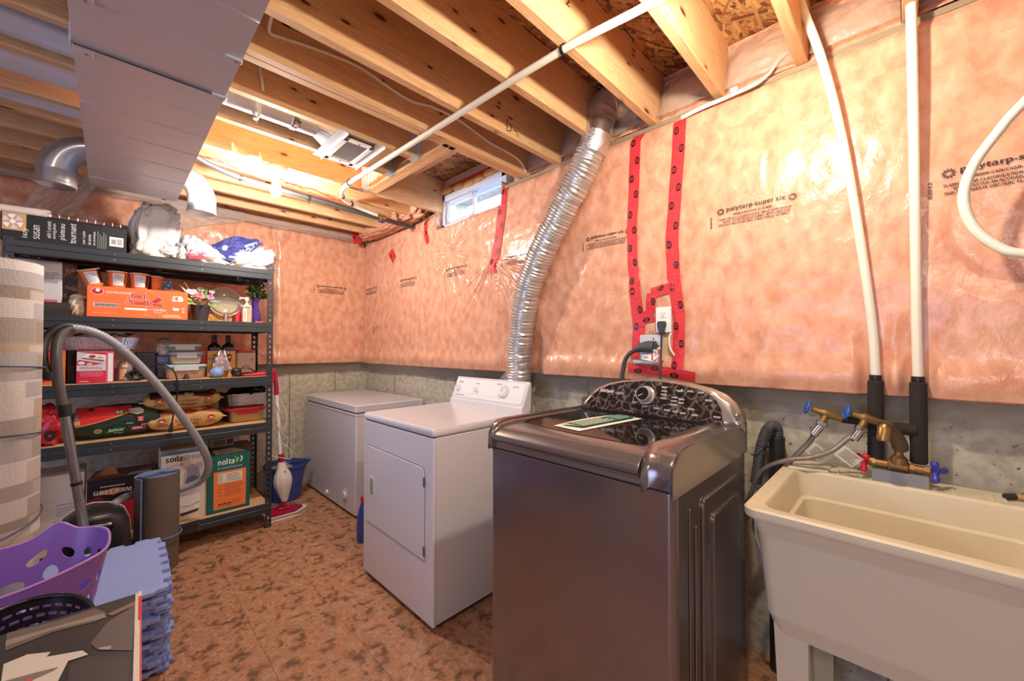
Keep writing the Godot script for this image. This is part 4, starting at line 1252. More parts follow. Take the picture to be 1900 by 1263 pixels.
func build_dryer() -> void:
	var t := thing("clothes_dryer", "white front-loading clothes dryer between the freezer and the dark washer", "dryer", Vector3(1.39, 0, -1.8825))
	var w := mat(222, 221, 228, 0.2)
	var b := at(t); b.box(Vector3(1.385, 0.452, -1.8825), Vector3(0.65, 0.856, 0.70), 0.004)
	part("body", b, w, t)
	b = at(t); upright(b)
	b.prism(rrect(1.043, 1.53, 1.064, 2.235, 0.008), 0.022, 0.879, 0.003)
	part("front_panel", b, w, t)
	b = at(t); upright(b)
	b.prism(rrect(1.040, 1.526, 1.725, 2.239, 0.018, 6), 0.884, 0.922, 0.009)
	part("top", b, w, t, "", 50.0)
	b = at(t); b.box(Vector3(1.39, 0.8815, -1.8825), Vector3(0.67, 0.006, 0.69)); b.box(Vector3(1.40, 0.012, -1.8825), Vector3(0.64, 0.024, 0.66))
	part("shadow_gap", b, mat(60, 60, 62, 0.7), t)
	# door, its groove, hinges and the handle recess
	var F := face(Vector3(1.043, 0, 0), Vector3(0, 0, 1), Vector3(0, 1, 0))
	var dp := PackedVector2Array([Vector2(-2.185, 0.312), Vector2(-1.602, 0.302)])
	for i in 7: dp.push_back(Vector2(-1.632 + cos(PI * 0.5 * i / 6) * 0.03, 0.702 + sin(PI * 0.5 * i / 6) * 0.03))
	dp.push_back(Vector2(-2.185, 0.742))
	b = at(t); b.x = b.x * F
	var g := PackedVector2Array()
	for p in dp: g.push_back((p - Vector2(-1.894, 0.52)) * Vector2(1.014, 1.018) + Vector2(-1.894, 0.52))
	b.prism(g, -0.004, 0.0006)
	part("door_gap", b, mat(120, 120, 128, 0.5), t)
	b = at(t); b.x = b.x * F; b.prism(dp, -0.002, 0.0035, 0.003)
	var door := part("door", b, w, t)
	b = at(t); b.x = b.x * F
	b.prism(rrect(-2.150, 0.468, -2.096, 0.578, 0.014), 0.002, 0.0055, 0.001)
	part("handle_plate", b, mat(226, 232, 214, 0.3), door)
	b = at(t); b.x = b.x * F; b.prism(rrect(-2.141, 0.474, -2.106, 0.566, 0.014), 0.003, 0.0062)
	part("handle_recess", b, mat(150, 168, 150, 0.5), door)
	for y in [0.667, 0.347]:
		b = at(t); b.x = b.x * F; b.box(Vector3(-1.6, y, 0.004), Vector3(0.012, 0.045, 0.008), 0.002)
		part("hinge", b, mat(96, 98, 108, 0.4), door)
	# control panel
	var pp := PackedVector2Array([Vector2(1.655, 0.920), Vector2(1.738, 0.920), Vector2(1.744, 1.075), Vector2(1.738, 1.093), Vector2(1.728, 1.094), Vector2(1.672, 0.960), Vector2(1.660, 0.945)])
	b = at(t); b.prism(pp, -2.235, -1.555, 0.004)
	var cp := part("control_panel", b, w, t, "", 25.0)
	var up := Vector3(0.056, 0.134, 0).normalized()
	F = face(Vector3(1.6715, 0.960, -1.895), Vector3(0, 0, 1), up)
	b = at(t); b.x = b.x * F
	b.prism(rrect(-0.325, 0.004, 0.32, 0.132, 0.004), 0.0, 0.0022, 0.0012)
	part("face_plate", b, mat(240, 240, 242, 0.25), cp)
	b = at(t); b.x = b.x * F
	var k := lin(150, 156, 176)
	for a in 9:
		var an := PI * (0.15 + 0.21 * a)
		b.line([Vector2(0.155 + cos(an) * 0.043, 0.068 + sin(an) * 0.043), Vector2(0.155 + cos(an) * 0.047, 0.068 + sin(an) * 0.047)], 0.004, k, 0.003)
	b.scribble(0.22, 0.10, 0.28, 0.112, 2, k, 4, 0.003); b.scribble(0.08, 0.108, 0.13, 0.12, 2, k, 5, 0.003)
	b.scribble(-0.30, 0.10, -0.25, 0.115, 2, k, 6, 0.003); b.scribble(-0.30, 0.012, -0.20, 0.022, 1, k, 7, 0.003); b.scribble(-0.12, 0.10, -0.08, 0.11, 1, k, 8, 0.003)
	b.line([Vector2(-0.325, 0.03), Vector2(0.32, 0.03)], 0.0012, lin(205, 205, 210), 0.0028)
	part("panel_print", b, inkm(0.4), cp, "", 0.0)
	for s in [[-0.287, 0.066, 0.021, 0], [-0.10, 0.062, 0.014, 0], [0.155, 0.068, 0.032, 1]]:
		b = at(t); b.x = b.x * F * Transform3D(Basis(Vector3.RIGHT, PI / 2), Vector3(s[0], s[1], 0.002))
		var r: float = s[2]
		b.lathe([Vector2(r * 1.15, 0), Vector2(r * 1.12, 0.004), Vector2(r, 0.006), Vector2(r * 0.93, 0.018), Vector2(r * 0.85, 0.021), Vector2(0, 0.021)], 28)
		var kn := part("knob", b, mat(234, 234, 238, 0.25), cp)
		b = at(t); b.x = b.x * F; b.box(Vector3(s[0], s[1] + r * 0.3, 0.0235), Vector3(0.003, r * 0.9, 0.002)); 
		part("pointer", b, mat(140, 150, 185, 0.4), kn)
		if s[3]:
			b = at(t); b.x = b.x * F * Transform3D(Basis(Vector3.RIGHT, PI / 2), Vector3(s[0], s[1], 0.001))
			b.lathe([Vector2(0.041, 0), Vector2(0.041, 0.003), Vector2(0.038, 0.004), Vector2(0.036, 0.003), Vector2(0.036, 0.0)], 36)
			part("dial_ring", b, mat(196, 198, 208, 0.3), cp)
	for z in [-2.16, -1.60]:
		for x in [1.10, 1.68]:
			b = at(t); b.cyl(Vector3(x, 0, z), Vector3(x, 0.024, z), 0.02, 12)
			part("foot", b, M.black, t)

func build_freezer() -> void:
	var t := thing("chest_freezer", "low white chest freezer in the far corner beside the dryer", "freezer", Vector3(1.61, 0, -3.495))
	var w := mat(208, 206, 214, 0.24)
	var b := at(t); upright(b)
	b.prism(rrect(1.316, 2.955, 1.905, 4.035, 0.012), 0.02, 0.788, 0.004)
	part("body", b, w, t)
	b = at(t); b.box(Vector3(1.615, 0.792, -3.495), Vector3(0.57, 0.014, 1.06))
	part("gasket", b, mat(120, 118, 120, 0.6), t)
	b = at(t); upright(b); b.prism(rrect(1.312, 2.950, 1.91, 4.04, 0.014), 0.798, 0.853, 0.006)
	part("lid", b, w, t)
	b = at(t); upright(b); b.prism(rrect(1.313, 2.952, 1.908, 4.038, 0.012), 0.772, 0.787, 0.003)
	part("rim", b, w, t)
	var F := face(Vector3(1.3155, 0, 0), Vector3(0, 0, 1), Vector3(0, 1, 0))
	b = at(t); b.x = b.x * F; b.prism(rrect(-3.185, 0.085, -3.085, 0.185, 0.045), 0, 0.004, 0.002)
	part("dial_plate", b, mat(214, 214, 222, 0.3), t)
	b = at(t); b.x = b.x * F * Transform3D(Basis(Vector3.RIGHT, PI / 2), Vector3(-3.138, 0.14, 0.003)); b.lathe([Vector2(0.026, 0), Vector2(0.024, 0.012), Vector2(0, 0.013)], 24)
	part("thermostat_dial", b, mat(240, 240, 244, 0.3), t)
	b = at(t); b.x = b.x * F; b.disc(-3.138, 0.096, 0.006, 0.009, lin(60, 60, 66), 0.005); b.disc(-3.138, 0.14, 0.006, 0.014, lin(150, 152, 160), 0.0165)
	part("dial_mark", b, inkm(), t, "", 0.0)
	b = at(t); b.x = b.x * F * Transform3D(Basis(Vector3.RIGHT, PI / 2), Vector3(-3.499, 0.07, 0)); b.lathe([Vector2(0.018, 0), Vector2(0.018, 0.01), Vector2(0.012, 0.014), Vector2(0, 0.014)], 20)
	part("drain_plug", b, mat(240, 240, 242, 0.3), t)
	b = at(t); b.box(Vector3(1.61, 0.012, -3.495), Vector3(0.54, 0.022, 1.02))
	part("base", b, M.black, t)

func build_washer() -> void:
	var t := thing("washing_machine", "dark metallic top-loading washing machine with a glass lid", "washer", Vector3(1.345, 0, -0.77))
	var gm := mat(148, 140, 140, 0.2, 0.75)
	M.graphite = gm
	var b := at(t); upright(b)
	b.prism(rrect(1.022, 0.42, 1.665, 1.122, 0.022, 6), 0.018, 0.918, 0.003)
	part("body", b, gm, t, "", 50.0)
	b = at(t); upright(b); b.prism(rrect(1.028, 0.426, 1.66, 1.116, 0.02, 6), 0.917, 0.9235)
	part("seam", b, mat(28, 26, 26, 0.5), t)
	# pressed side panel
	b = at(t)
	b.prism(rrect(1.108, 0.05, 1.122, 0.86, 0.006), -0.4205, -0.4155, 0.003)
	b.prism(rrect(1.150, 0.05, 1.166, 0.80, 0.007), -0.4205, -0.4150, 0.003)
	part("side_rib", b, gm, t)
	b = at(t); b.prism(rrect(1.20, 0.05, 1.56, 0.862, 0.03), -0.4205, -0.4125, 0.006)
	b.prism(rrect(1.27, 0.12, 1.50, 0.80, 0.025), -0.413, -0.4060, 0.006)
	part("side_panel", b, gm, t, "", 50.0)
	# deck: the rails at both sides and the scoop under the lid
	var rail := PackedVector2Array([Vector2(1.665, 0.924), Vector2(1.665, 1.004), Vector2(1.20, 1.012), Vector2(1.085, 1.014), Vector2(1.058, 1.010), Vector2(1.038, 0.998), Vector2(1.024, 0.975), Vector2(1.021, 0.95), Vector2(1.021, 0.924)])
	rail.reverse()
	b = at(t); b.prism(rail, -0.505, -0.4195, 0.016)
	part("deck_rail", b, gm, t, "", 60.0)
	b = at(t); b.prism(rail, -1.1225, -1.098, 0.010)
	part("deck_rail", b, gm, t, "", 60.0)
	b = at(t)
	var sc := PackedVector2Array([Vector2(1.021, 0.924), Vector2(1.30, 0.924), Vector2(1.30, 0.94), Vector2(1.075, 0.944), Vector2(1.05, 0.950), Vector2(1.032, 0.952), Vector2(1.023, 0.945)])
	b.prism(sc, -1.10, -0.50, 0.0)
	part("handle_scoop", b, gm, t, "", 50.0)
	b = at(t); b.box(Vector3(1.36, 0.952, -0.80), Vector3(0.56, 0.03, 0.595))
	part("tub_top", b, mat(30, 28, 28, 0.5), t)
	# the lid with its drooping front lip
	var lp := PackedVector2Array([Vector2(1.580, 0.972), Vector2(1.580, 1.002), Vector2(1.13, 1.006), Vector2(1.085, 1.005), Vector2(1.055, 1.000), Vector2(1.034, 0.990), Vector2(1.018, 0.976), Vector2(1.010, 0.962), Vector2(1.013, 0.953), Vector2(1.026, 0.951), Vector2(1.055, 0.962), Vector2(1.085, 0.970)])
	lp.reverse()
	b = at(t); b.prism(lp, -1.098, -0.512, 0.008)
	var lid := part("lid", b, gm, t, "", 60.0)
	b = at(t); upright(b)
	b.prism(PackedVector2Array([Vector2(1.120, 0.548), Vector2(1.535, 0.552), Vector2(1.553, 0.572), Vector2(1.553, 1.070), Vector2(1.18, 1.080), Vector2(1.135, 1.055), Vector2(1.108, 0.82), Vector2(1.112, 0.60)]), 1.0045, 1.0075, 0.001)
	part("lid_glass", b, mat(26, 20, 18, 0.06), lid, "dark glass pane")
	b = at(t); upright(b); b.prism(rrect(1.115, 0.535, 1.565, 1.09, 0.03), 1.0, 1.0052, 0.002)
	part("glass_trim", b, mat(150, 132, 122, 0.18, 0.8), lid)
	# console
	var F := face(Vector3(1.590, 1.004, -0.765), Vector3(0, 0, 1), Vector3(0.30, 1, 0))
	var arch := PackedVector2Array()
	var top := [[0.345, 0.03], [0.338, 0.066], [0.318, 0.100], [0.285, 0.128], [0.235, 0.148], [0.16, 0.163], [0.06, 0.172], [-0.04, 0.170], [-0.14, 0.158], [-0.22, 0.138], [-0.28, 0.110], [-0.32, 0.075], [-0.345, 0.035]]
	arch.push_back(Vector2(-0.352, 0.0)); arch.push_back(Vector2(0.352, 0.0))
	for p in top: arch.push_back(Vector2(p[0], p[1]))
	b = at(t); b.x = b.x * F; b.prism(arch, -0.085, 0.0, 0.022)
	var con := part("console", b, mat(190, 182, 176, 0.24, 0.7), t, "", 70.0)
	b = at(t); b.box(Vector3(1.655, 1.0, -0.771), Vector3(0.10, 0.12, 0.69), 0.01)
	part("console_back", b, gm, t)
	var arch2 := PackedVector2Array()
	for p in arch: arch2.push_back(Vector2((p.x - 0.0) * 0.86 - 0.012, 0.008 + p.y * 0.86))
	b = at(t); b.x = b.x * F; b.prism(arch2, -0.002, 0.0025, 0.002)
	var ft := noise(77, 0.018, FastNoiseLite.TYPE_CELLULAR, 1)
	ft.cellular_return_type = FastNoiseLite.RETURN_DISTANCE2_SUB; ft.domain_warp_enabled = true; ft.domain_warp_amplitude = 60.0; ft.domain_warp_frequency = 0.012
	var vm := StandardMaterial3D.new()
	vm.albedo_texture = ntex(ft, 512, [[0.0, rgb(126, 114, 108)], [0.07, rgb(104, 92, 88)], [0.14, rgb(50, 40, 38)], [0.5, rgb(40, 31, 29)], [1.0, rgb(34, 26, 24)]])  # pale veins: highlights of wrinkled film painted into the colour
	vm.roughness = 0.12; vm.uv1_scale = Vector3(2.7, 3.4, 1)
	var fp := part("face_plate", b, vm, con, "dark control face with glints of wrinkled clear film painted on")
	b = at(t); b.x = b.x * F
	var k := lin(236, 232, 228)
	text(b, "Whirlpool", -0.245, 0.085, -0.175, 0.105, k, 0.003); text(b, "cabrio", -0.165, 0.086, -0.125, 0.099, k, 0.003, false)
	var s := 20
	for q in [[-0.075, 0.10], [-0.075, 0.085], [-0.078, 0.055], [0.045, 0.128], [0.045, 0.113], [0.045, 0.098], [0.045, 0.082], [-0.03, 0.04], [0.02, 0.038], [0.09, 0.09], [0.09, 0.075], [0.09, 0.06], [0.12, 0.085], [0.12, 0.07], [0.065, 0.035], [0.10, 0.033], [0.16, 0.05], [0.13, 0.03], [0.175, 0.028], [0.11, 0.118], [0.15, 0.120], [0.19, 0.118], [0.22, 0.09], [0.235, 0.115], [0.255, 0.03]]:
		b.scribble(q[0], q[1], q[0] + 0.026, q[1] + 0.008, 2, k, s, 0.003, 0.5); s += 1
	b.disc(0.128, 0.128, 0.004, 0.003, lin(90, 230, 120), 0.003)
	part("panel_print", b, inkm(0.3), con, "", 0.0)
	for q in [[0.205, 0.098, 0.012], [0.222, 0.062, 0.012], [-0.105, 0.128, 0.010]]:
		b = at(t); b.x = b.x * F * Transform3D(Basis(Vector3.RIGHT, PI / 2), Vector3(q[0], q[1], 0.0025)); b.lathe([Vector2(q[2], 0), Vector2(q[2], 0.002), Vector2(q[2] * 0.85, 0.003), Vector2(q[2] * 0.8, 0.002), Vector2(0, 0.002)], 20)
		part("button", b, mat(96, 88, 86, 0.2, 0.4), con)
	b = at(t); b.x = b.x * F * Transform3D(Basis(Vector3.RIGHT, PI / 2), Vector3(-0.02, 0.092, 0.002))
	b.lathe([Vector2(0.040, 0), Vector2(0.040, 0.006), Vector2(0.034, 0.010), Vector2(0.032, 0.034), Vector2(0.029, 0.038), Vector2(0.027, 0.036)], 36)
	var kn := part("cycle_knob", b, mat(206, 202, 198, 0.2, 0.35), con, "chrome ringed knob")
	b = at(t); b.x = b.x * F * Transform3D(Basis(Vector3.RIGHT, PI / 2), Vector3(-0.02, 0.092, 0.036)); b.lathe([Vector2(0.0285, -0.004), Vector2(0.027, 0.001), Vector2(0, 0.0012)], 32)
	part("knob_cap", b, mat(34, 26, 24, 0.2), kn)
	b = at(t); b.x = b.x * F; b.line([Vector2(-0.037, 0.081), Vector2(-0.018, 0.092)], 0.003, k, 0.0385)
	part("pointer", b, inkm(0.3), kn, "", 0.0)
	for z in [-1.05, -0.49]:
		for x in [1.08, 1.61]:
			b = at(t); b.cyl(Vector3(x, 0, z), Vector3(x, 0.02, z), 0.022, 12)
			part("foot", b, M.black, t)
	# a folded leaflet left on the lid
	t = thing("leaflet", "white and green printed leaflet lying on the washer's glass lid", "leaflet", Vector3(1.34, 1.008, -0.84))
	b = MB.new(); b.x = Transform3D(Basis(Vector3.UP, -0.12), Vector3(-0.0, 0, 0))
	b.grid(12, 6, func(u: float, v: float) -> Vector3: return Vector3(lerpf(-0.19, 0.19, u), 0.001 + 0.006 * sin(u * PI) * v, lerpf(0.062, -0.062, v)))
	part("sheet", b, mat(240, 240, 238, 0.6), t, "", 60.0)
	b = MB.new(); b.x = Transform3D(Basis(Vector3.UP, -0.12) * Basis(Vector3.RIGHT, -PI / 2), Vector3(0, 0.0075, 0))
	b.flat([Vector2(-0.15, -0.042), Vector2(0.178, -0.042), Vector2(0.178, 0.042), Vector2(-0.15, 0.042)], lin(28, 92, 66), 0.0)
	b.flat([Vector2(-0.15, 0.042), Vector2(-0.15, -0.03), Vector2(-0.175, 0.042)], lin(196, 214, 140), 0.0002)
	b.scribble(-0.13, -0.034, 0.06, 0.034, 6, lin(200, 220, 200), 3, 0.0004); b.scribble(0.08, -0.034, 0.17, 0.034, 5, lin(150, 196, 214), 4, 0.0004)
	part("print", b, inkm(0.5), t, "", 0.0)
	# rags and a packet on the plate behind the dryer
	t = thing("glass_tray", "small clear ribbed plastic tray leaning behind the dryer's control panel", "tray", Vector3(1.84, 1.062, -1.86))
	b = MB.new()
	b.prism(PackedVector2Array([Vector2(-0.09, 0.0), Vector2(0.06, 0.0), Vector2(0.05, 0.05), Vector2(0.02, 0.075), Vector2(-0.005, 0.072)]), -0.012, 0.012, 0.004)
	for i in 5: b.box(Vector3(-0.045 + i * 0.02, 0.02 + 0.004 * i, 0.014), Vector3(0.006, 0.03, 0.004), 0.001)
	part("tray", b, glass(200, 196, 196, 0.45, 0.15), t)
	t.rotation_degrees.y = -90
	t = thing("paper_packet", "tan and orange paper packet behind the dryer, against the foil hose", "packet", Vector3(1.83, 1.06, -1.80))
	b = MB.new(); b.box(Vector3(0, 0.028, 0), Vector3(0.03, 0.056, 0.065), 0.004)
	part("packet", b, mat(206, 160, 84, 0.7), t)
	b = MB.new(); b.x = face(Vector3(-0.0155, 0, 0), Vector3(0, 0, 1), Vector3(0, 1, 0)); b.disc(-0.005, 0.022, 0.02, 0.015, lin(226, 142, 60)); b.disc(0.005, 0.022, 0.01, 0.009, lin(200, 196, 190), 0.0007)
	part("print", b, inkm(), t, "", 0.0)

# ---------- laundry sink, taps, hoses
func build_sink() -> void:
	var t := thing("laundry_sink", "cream plastic laundry sink on legs at the right of the washer", "sink", Vector3(1.55, 0, 0.0))
	var cr := mat(218, 207, 180, 0.38)
	var b := at(t)
	# shell: rings from the outside foot up, over the rim and down into the basin
	var rg := func(x0: float, x1: float, z0: float, z1: float, r: float, y: float) -> PackedVector3Array:
		var q := PackedVector3Array()
		for p in rrect(x0, -z1, x1, -z0, r, 6): q.push_back(Vector3(p.x, y, -p.y))
		return q
	var R := []
	R.append(rg.call(1.305, 1.82, -0.265, 0.265, 0.03, 0.515))
	R.append(rg.call(1.290, 1.835, -0.278, 0.278, 0.03, 0.56))
	R.append(rg.call(1.287, 1.838, -0.281, 0.281, 0.03, 0.565))
	R.append(rg.call(1.268, 1.852, -0.296, 0.296, 0.03, 0.782))
	R.append(rg.call(1.264, 1.856, -0.300, 0.300, 0.03, 0.79))
	R.append(rg.call(1.252, 1.868, -0.308, 0.308, 0.03, 0.822))
	R.append(rg.call(1.248, 1.872, -0.312, 0.312, 0.03, 0.832))
	R.append(rg.call(1.236, 1.884, -0.322, 0.322, 0.035, 0.834))
	R.append(rg.call(1.234, 1.886, -0.324, 0.324, 0.035, 0.840))
	R.append(rg.call(1.234, 1.886, -0.324, 0.324, 0.035, 0.856))
	R.append(rg.call(1.239, 1.882, -0.319, 0.319, 0.033, 0.861))
	R.append(rg.call(1.272, 1.765, -0.283, 0.283, 0.035, 0.859))
	R.append(rg.call(1.280, 1.757, -0.276, 0.276, 0.035, 0.852))
	R.append(rg.call(1.296, 1.745, -0.262, 0.262, 0.04, 0.775))
	R.append(rg.call(1.306, 1.735, -0.252, 0.252, 0.04, 0.768))
	R.append(rg.call(1.345, 1.71, -0.222, 0.222, 0.05, 0.56))
	R.append(rg.call(1.375, 1.68, -0.195, 0.195, 0.06, 0.54))
	for i in R.size() - 1: b.rings([R[i], R[i + 1]], true, false)
	b.cap(R[-1], false)
	part("basin", b, cr, t, "", 38.0)
	b = at(t); b.cyl(Vector3(1.53, 0.541, 0.0), Vector3(1.53, 0.543, 0.0), 0.035, 20)
	part("drain", b, M.steel, t)
	for s in [[1.325, -0.225, 1.0, 1.0], [1.325, 0.225, 1.0, -1.0], [1.80, -0.225, -1.0, 1.0], [1.80, 0.225, -1.0, -1.0]]:
		b = at(t); upright(b, Vector3(s[0], 0, s[1]))
		var o: float = s[2]; var p: float = s[3]
		# an angle-shaped leg, tapering to the floor
		var L1 := [Vector2(-0.02 * o, 0.038 * p), Vector2(-0.02 * o, -0.040 * p), Vector2(0.035 * o, -0.040 * p), Vector2(0.035 * o, -0.034 * p), Vector2(-0.012 * o, -0.034 * p), Vector2(-0.012 * o, 0.038 * p)]
		var lo := PackedVector3Array(); var hi := PackedVector3Array()
		for q in L1:
			hi.push_back(Vector3(q.x, -q.y, 0.56)); lo.push_back(Vector3(q.x * 0.8 + 0.012 * o, -q.y * 0.75 - 0.01 * p, 0.0))
		if o * p < 0: hi.reverse(); lo.reverse()
		b.rings([lo, hi], true, false)
		part("leg", b, cr, t, "", 20.0)
	# moulded back corner and ribs
	b = at(t); upright(b, Vector3.ZERO)
	var sd := PackedVector2Array([Vector2(1.77, 0.19), Vector2(1.88, 0.19), Vector2(1.88, 0.315), Vector2(1.755, 0.315), Vector2(1.735, 0.30), Vector2(1.745, 0.26)])
	b.prism(sd, 0.855, 0.868, 0.005)
	part("soap_ledge", b, cr, t)
	for z in [-0.165, -0.14, -0.115, 0.105, 0.13, 0.155, 0.18, 0.205]:
		b = at(t); b.box(Vector3(1.81, 0.861, z), Vector3(0.05, 0.006, 0.004), 0.001)
		part("ledge_rib", b, cr, t)
	# the tap on its bracket
	var f := thing("sink_tap", "old brass laundry tap with red and blue handles on the back of the sink", "tap", Vector3(1.80, 0.862, -0.005))
	b = at(f); b.box(Vector3(1.776, 0.872, -0.012), Vector3(0.003, 0.052, 0.13)); b.box(Vector3(1.81, 0.897, -0.012), Vector3(0.07, 0.003, 0.13)); b.box(Vector3(1.79, 0.850, -0.012), Vector3(0.02, 0.003, 0.13))
	part("bracket", b, bumped(mat(150, 154, 156, 0.45, 0.6), T.fine, 0.05, 6.0), f, "grey galvanised bracket")
	b = at(f)
	b.cyl(Vector3(1.80, 0.915, -0.088), Vector3(1.80, 0.912, 0.058), 0.013, 14, 0.002)
	b.cyl(Vector3(1.80, 0.915, -0.040), Vector3(1.80, 0.913, 0.010), 0.019, 14, 0.004)
	b.cyl(Vector3(1.80, 0.913, 0.012), Vector3(1.80, 0.9125, 0.022), 0.016, 6); b.cyl(Vector3(1.80, 0.9125, 0.044), Vector3(1.80, 0.912, 0.056), 0.016, 6); b.cyl(Vector3(1.80, 0.915, -0.082), Vector3(1.80, 0.915, -0.070), 0.016, 6)
	b.tube([Vector3(1.80, 0.92, -0.013), Vector3(1.80, 0.938, -0.013), Vector3(1.80, 0.945, -0.013), Vector3(1.80, 0.950, -0.013), Vector3(1.80, 0.975, -0.013)], 0.02, 16, true, [0.022, 0.021, 0.017, 0.011, 0.011])
	part("tap_body", b, mat(150, 112, 70, 0.45, 0.7), f, "brass body", 50.0)
	b = at(f)
	b.tube(spline([Vector3(1.80, 0.972, -0.010), Vector3(1.792, 0.985, -0.010), Vector3(1.77, 1.015, -0.02), Vector3(1.745, 1.040, -0.032), Vector3(1.725, 1.050, -0.038), Vector3(1.708, 1.046, -0.043)], 5), 0.02, 16, true)
	part("spout", b, mat(104, 92, 74, 0.5, 0.6), f, "dull brown spout", 60.0)
	b = at(f)
	b.tube([Vector3(1.712, 1.053, -0.042), Vector3(1.705, 1.045, -0.044), Vector3(1.700, 1.015, -0.046), Vector3(1.698, 1.006, -0.046)], 0.016, 16, true, [0.012, 0.0165, 0.0165, 0.014])
	part("nozzle", b, M.brass, f, "brass hose nozzle", 50.0)
	for q in [[-0.094, mat(214, 28, 56, 0.35), -1.0, "red handle", 0.3], [0.066, mat(58, 62, 168, 0.35), 1.0, "blue handle", 1.0]]:
		b = at(f)
		var c := Vector3(1.795, 0.916, q[0])
		var ax := Vector3(-0.55, 0.0, q[2]).normalized(); var u := Vector3.UP; var r := ax.cross(u).normalized()
		b.cyl(c - ax * 0.01, c + ax * 0.012, 0.008, 12, 0.002)
		for k in 3:
			var a := TAU * k / 3 + float(q[4])
			var d := r * cos(a) + u * sin(a)
			b.tube([c + ax * 0.004, c + ax * 0.006 + d * 0.016, c + ax * 0.008 + d * 0.022, c + ax * 0.008 + d * 0.032, c + ax * 0.008 + d * 0.036], 0.01, 10, true, [0.010, 0.007, 0.010, 0.010, 0.005])
		part("handle", b, q[1], f, q[3], 60.0)
	# the cross bar of foam-wrapped pipe between the risers
	b = MB.new(); b.cyl(Vector3(1.818, 1.035, -0.075), Vector3(1.822, 1.032, 0.03), 0.019, 16, 0.003)
	solo("foam_pipe", b, M.foam, "horizontal black foam wrapped pipe joining the two risers", "pipe")
	# two hose valves and the braided hoses to the washer
	var names := ["hose valve with a blue wheel, farther from the risers", "hose valve with a blue wheel, nearest the risers"]
	var vz := [[-0.249, 1.082, -0.175], [-0.140, 1.076, -0.075]]
	for i in 2:
		f = thing("hose_valve", "brass " + names[i], "valve", Vector3(1.795, 1.05, vz[i][2]), 0, "hose valves over the sink")
		b = at(f)
		var h := Vector3(1.775, vz[i][1], vz[i][0]); var e := Vector3(1.80, 1.048, vz[i][2] + 0.022)
		var m := h.lerp(e, 0.55)
		b.tube([h.lerp(e, 0.15), h.lerp(e, 0.35), h.lerp(e, 0.45), m, h.lerp(e, 0.8), e], 0.012, 14, true, [0.009, 0.010, 0.014, 0.016, 0.013, 0.012])
		b.cyl(m, m + Vector3(-0.012, -0.028, -0.008), 0.012, 12)
		part("valve_body", b, mat(150, 116, 72, 0.45, 0.7), f, "", 50.0)
		b = at(f)
		var ax := (h - e).normalized(); var r := ax.cross(Vector3.UP).normalized(); var u := r.cross(ax)
		var rim := []
		for k in 25:
			var a := TAU * k / 24
			rim.append(h + (r * cos(a) + u * sin(a)) * 0.021)
		b.tube(rim, 0.0048, 8, false)
		for k in 5:
			var a := TAU * k / 5
			b.tube([h, h + (r * cos(a) + u * sin(a)) * 0.02], 0.0034, 6)
		b.cyl(h - ax * 0.006, h + ax * 0.006, 0.007, 10)
		part("wheel", b, mat(44, 92, 178, 0.35), f, "blue wheel handle", 60.0)
		b = at(f)
		var n0 := m + Vector3(-0.012, -0.028, -0.008)
		b.cyl(n0, n0 + Vector3(-0.004, -0.015, -0.006), 0.018, 8, 0.002)
		part("nut", b, M.steel, f)
		# hose
		var hs := thing("braided_hose", "braided steel washer hose from the " + names[i], "hose", n0 + Vector3(-0.004, -0.015, -0.006))
		var p0: Vector3 = hs.position
		var path: Array
		if i == 0: path = [p0, p0 + Vector3(-0.008, -0.035, -0.02), Vector3(1.77, 0.953, -0.246), Vector3(1.765, 0.885, -0.295), Vector3(1.765, 0.80, -0.35), Vector3(1.76, 0.72, -0.40), Vector3(1.755, 0.60, -0.46)]
		else: path = [p0, p0 + Vector3(-0.008, -0.03, -0.015), Vector3(1.768, 0.99, -0.135), Vector3(1.755, 0.945, -0.175), Vector3(1.745, 0.91, -0.235), Vector3(1.74, 0.885, -0.31), Vector3(1.74, 0.83, -0.385), Vector3(1.75, 0.72, -0.43), Vector3(1.755, 0.60, -0.47)]
		b = at(hs)
		b.tube(path.slice(0, 2), 0.0125, 12)
		part("ferrule", b, M.steel, hs)
		b = at(hs); var sp := spline(path.slice(1), 10)
		b.tube(sp, 0.0085, 12)
		part("braid", b, M.braid, hs, "", 60.0)
		# clear tag
		b = at(hs)
		var c := Vector3(1.762, 0.945, -0.24) if i == 0 else Vector3(1.748, 0.952, -0.158)
		var td := Vector3(0, -0.6, 0.75).normalized(); var tn := Vector3(-0.1, 0.72, 0.62).normalized()
		b.quad(c - tn * 0.026, c - tn * 0.026 + td * 0.062, c + tn * 0.022 + td * 0.062, c + tn * 0.022)
		part("tag", b, glass(236, 234, 228, 0.55, 0.2), hs, "clear plastic tag", 0.0)
		b = at(hs)
		b.x = b.x * face(c + Vector3(-0.001, 0, 0), td, tn)
		b.scribble(0.01, -0.018, 0.056, 0.016, 6, lin(150, 130, 90), 9 + i, 0.0)
		part("tag_print", b, inkm(), hs, "", 0.0)
	b = MB.new(); b.cyl(Vector3(1.80, 1.047, -0.155), Vector3(1.803, 1.045, -0.10), 0.0125, 14, 0.002)
	solo("foam_pipe", b, M.foam, "short black foam wrapped pipe joining the two hose valves", "pipe")
	# standpipe
	f = thing("drain_pipe", "black drain standpipe with a grey corrugated hose in it, between washer and sink", "pipe", Vector3(1.905, 0, -0.368))
	b = at(f); b.cyl(Vector3(1.905, 0.0, -0.372), Vector3(1.903, 0.938, -0.368), 0.0285, 18, 0.003)
	part("standpipe", b, mat(40, 34, 34, 0.5), f)
	b = at(f)
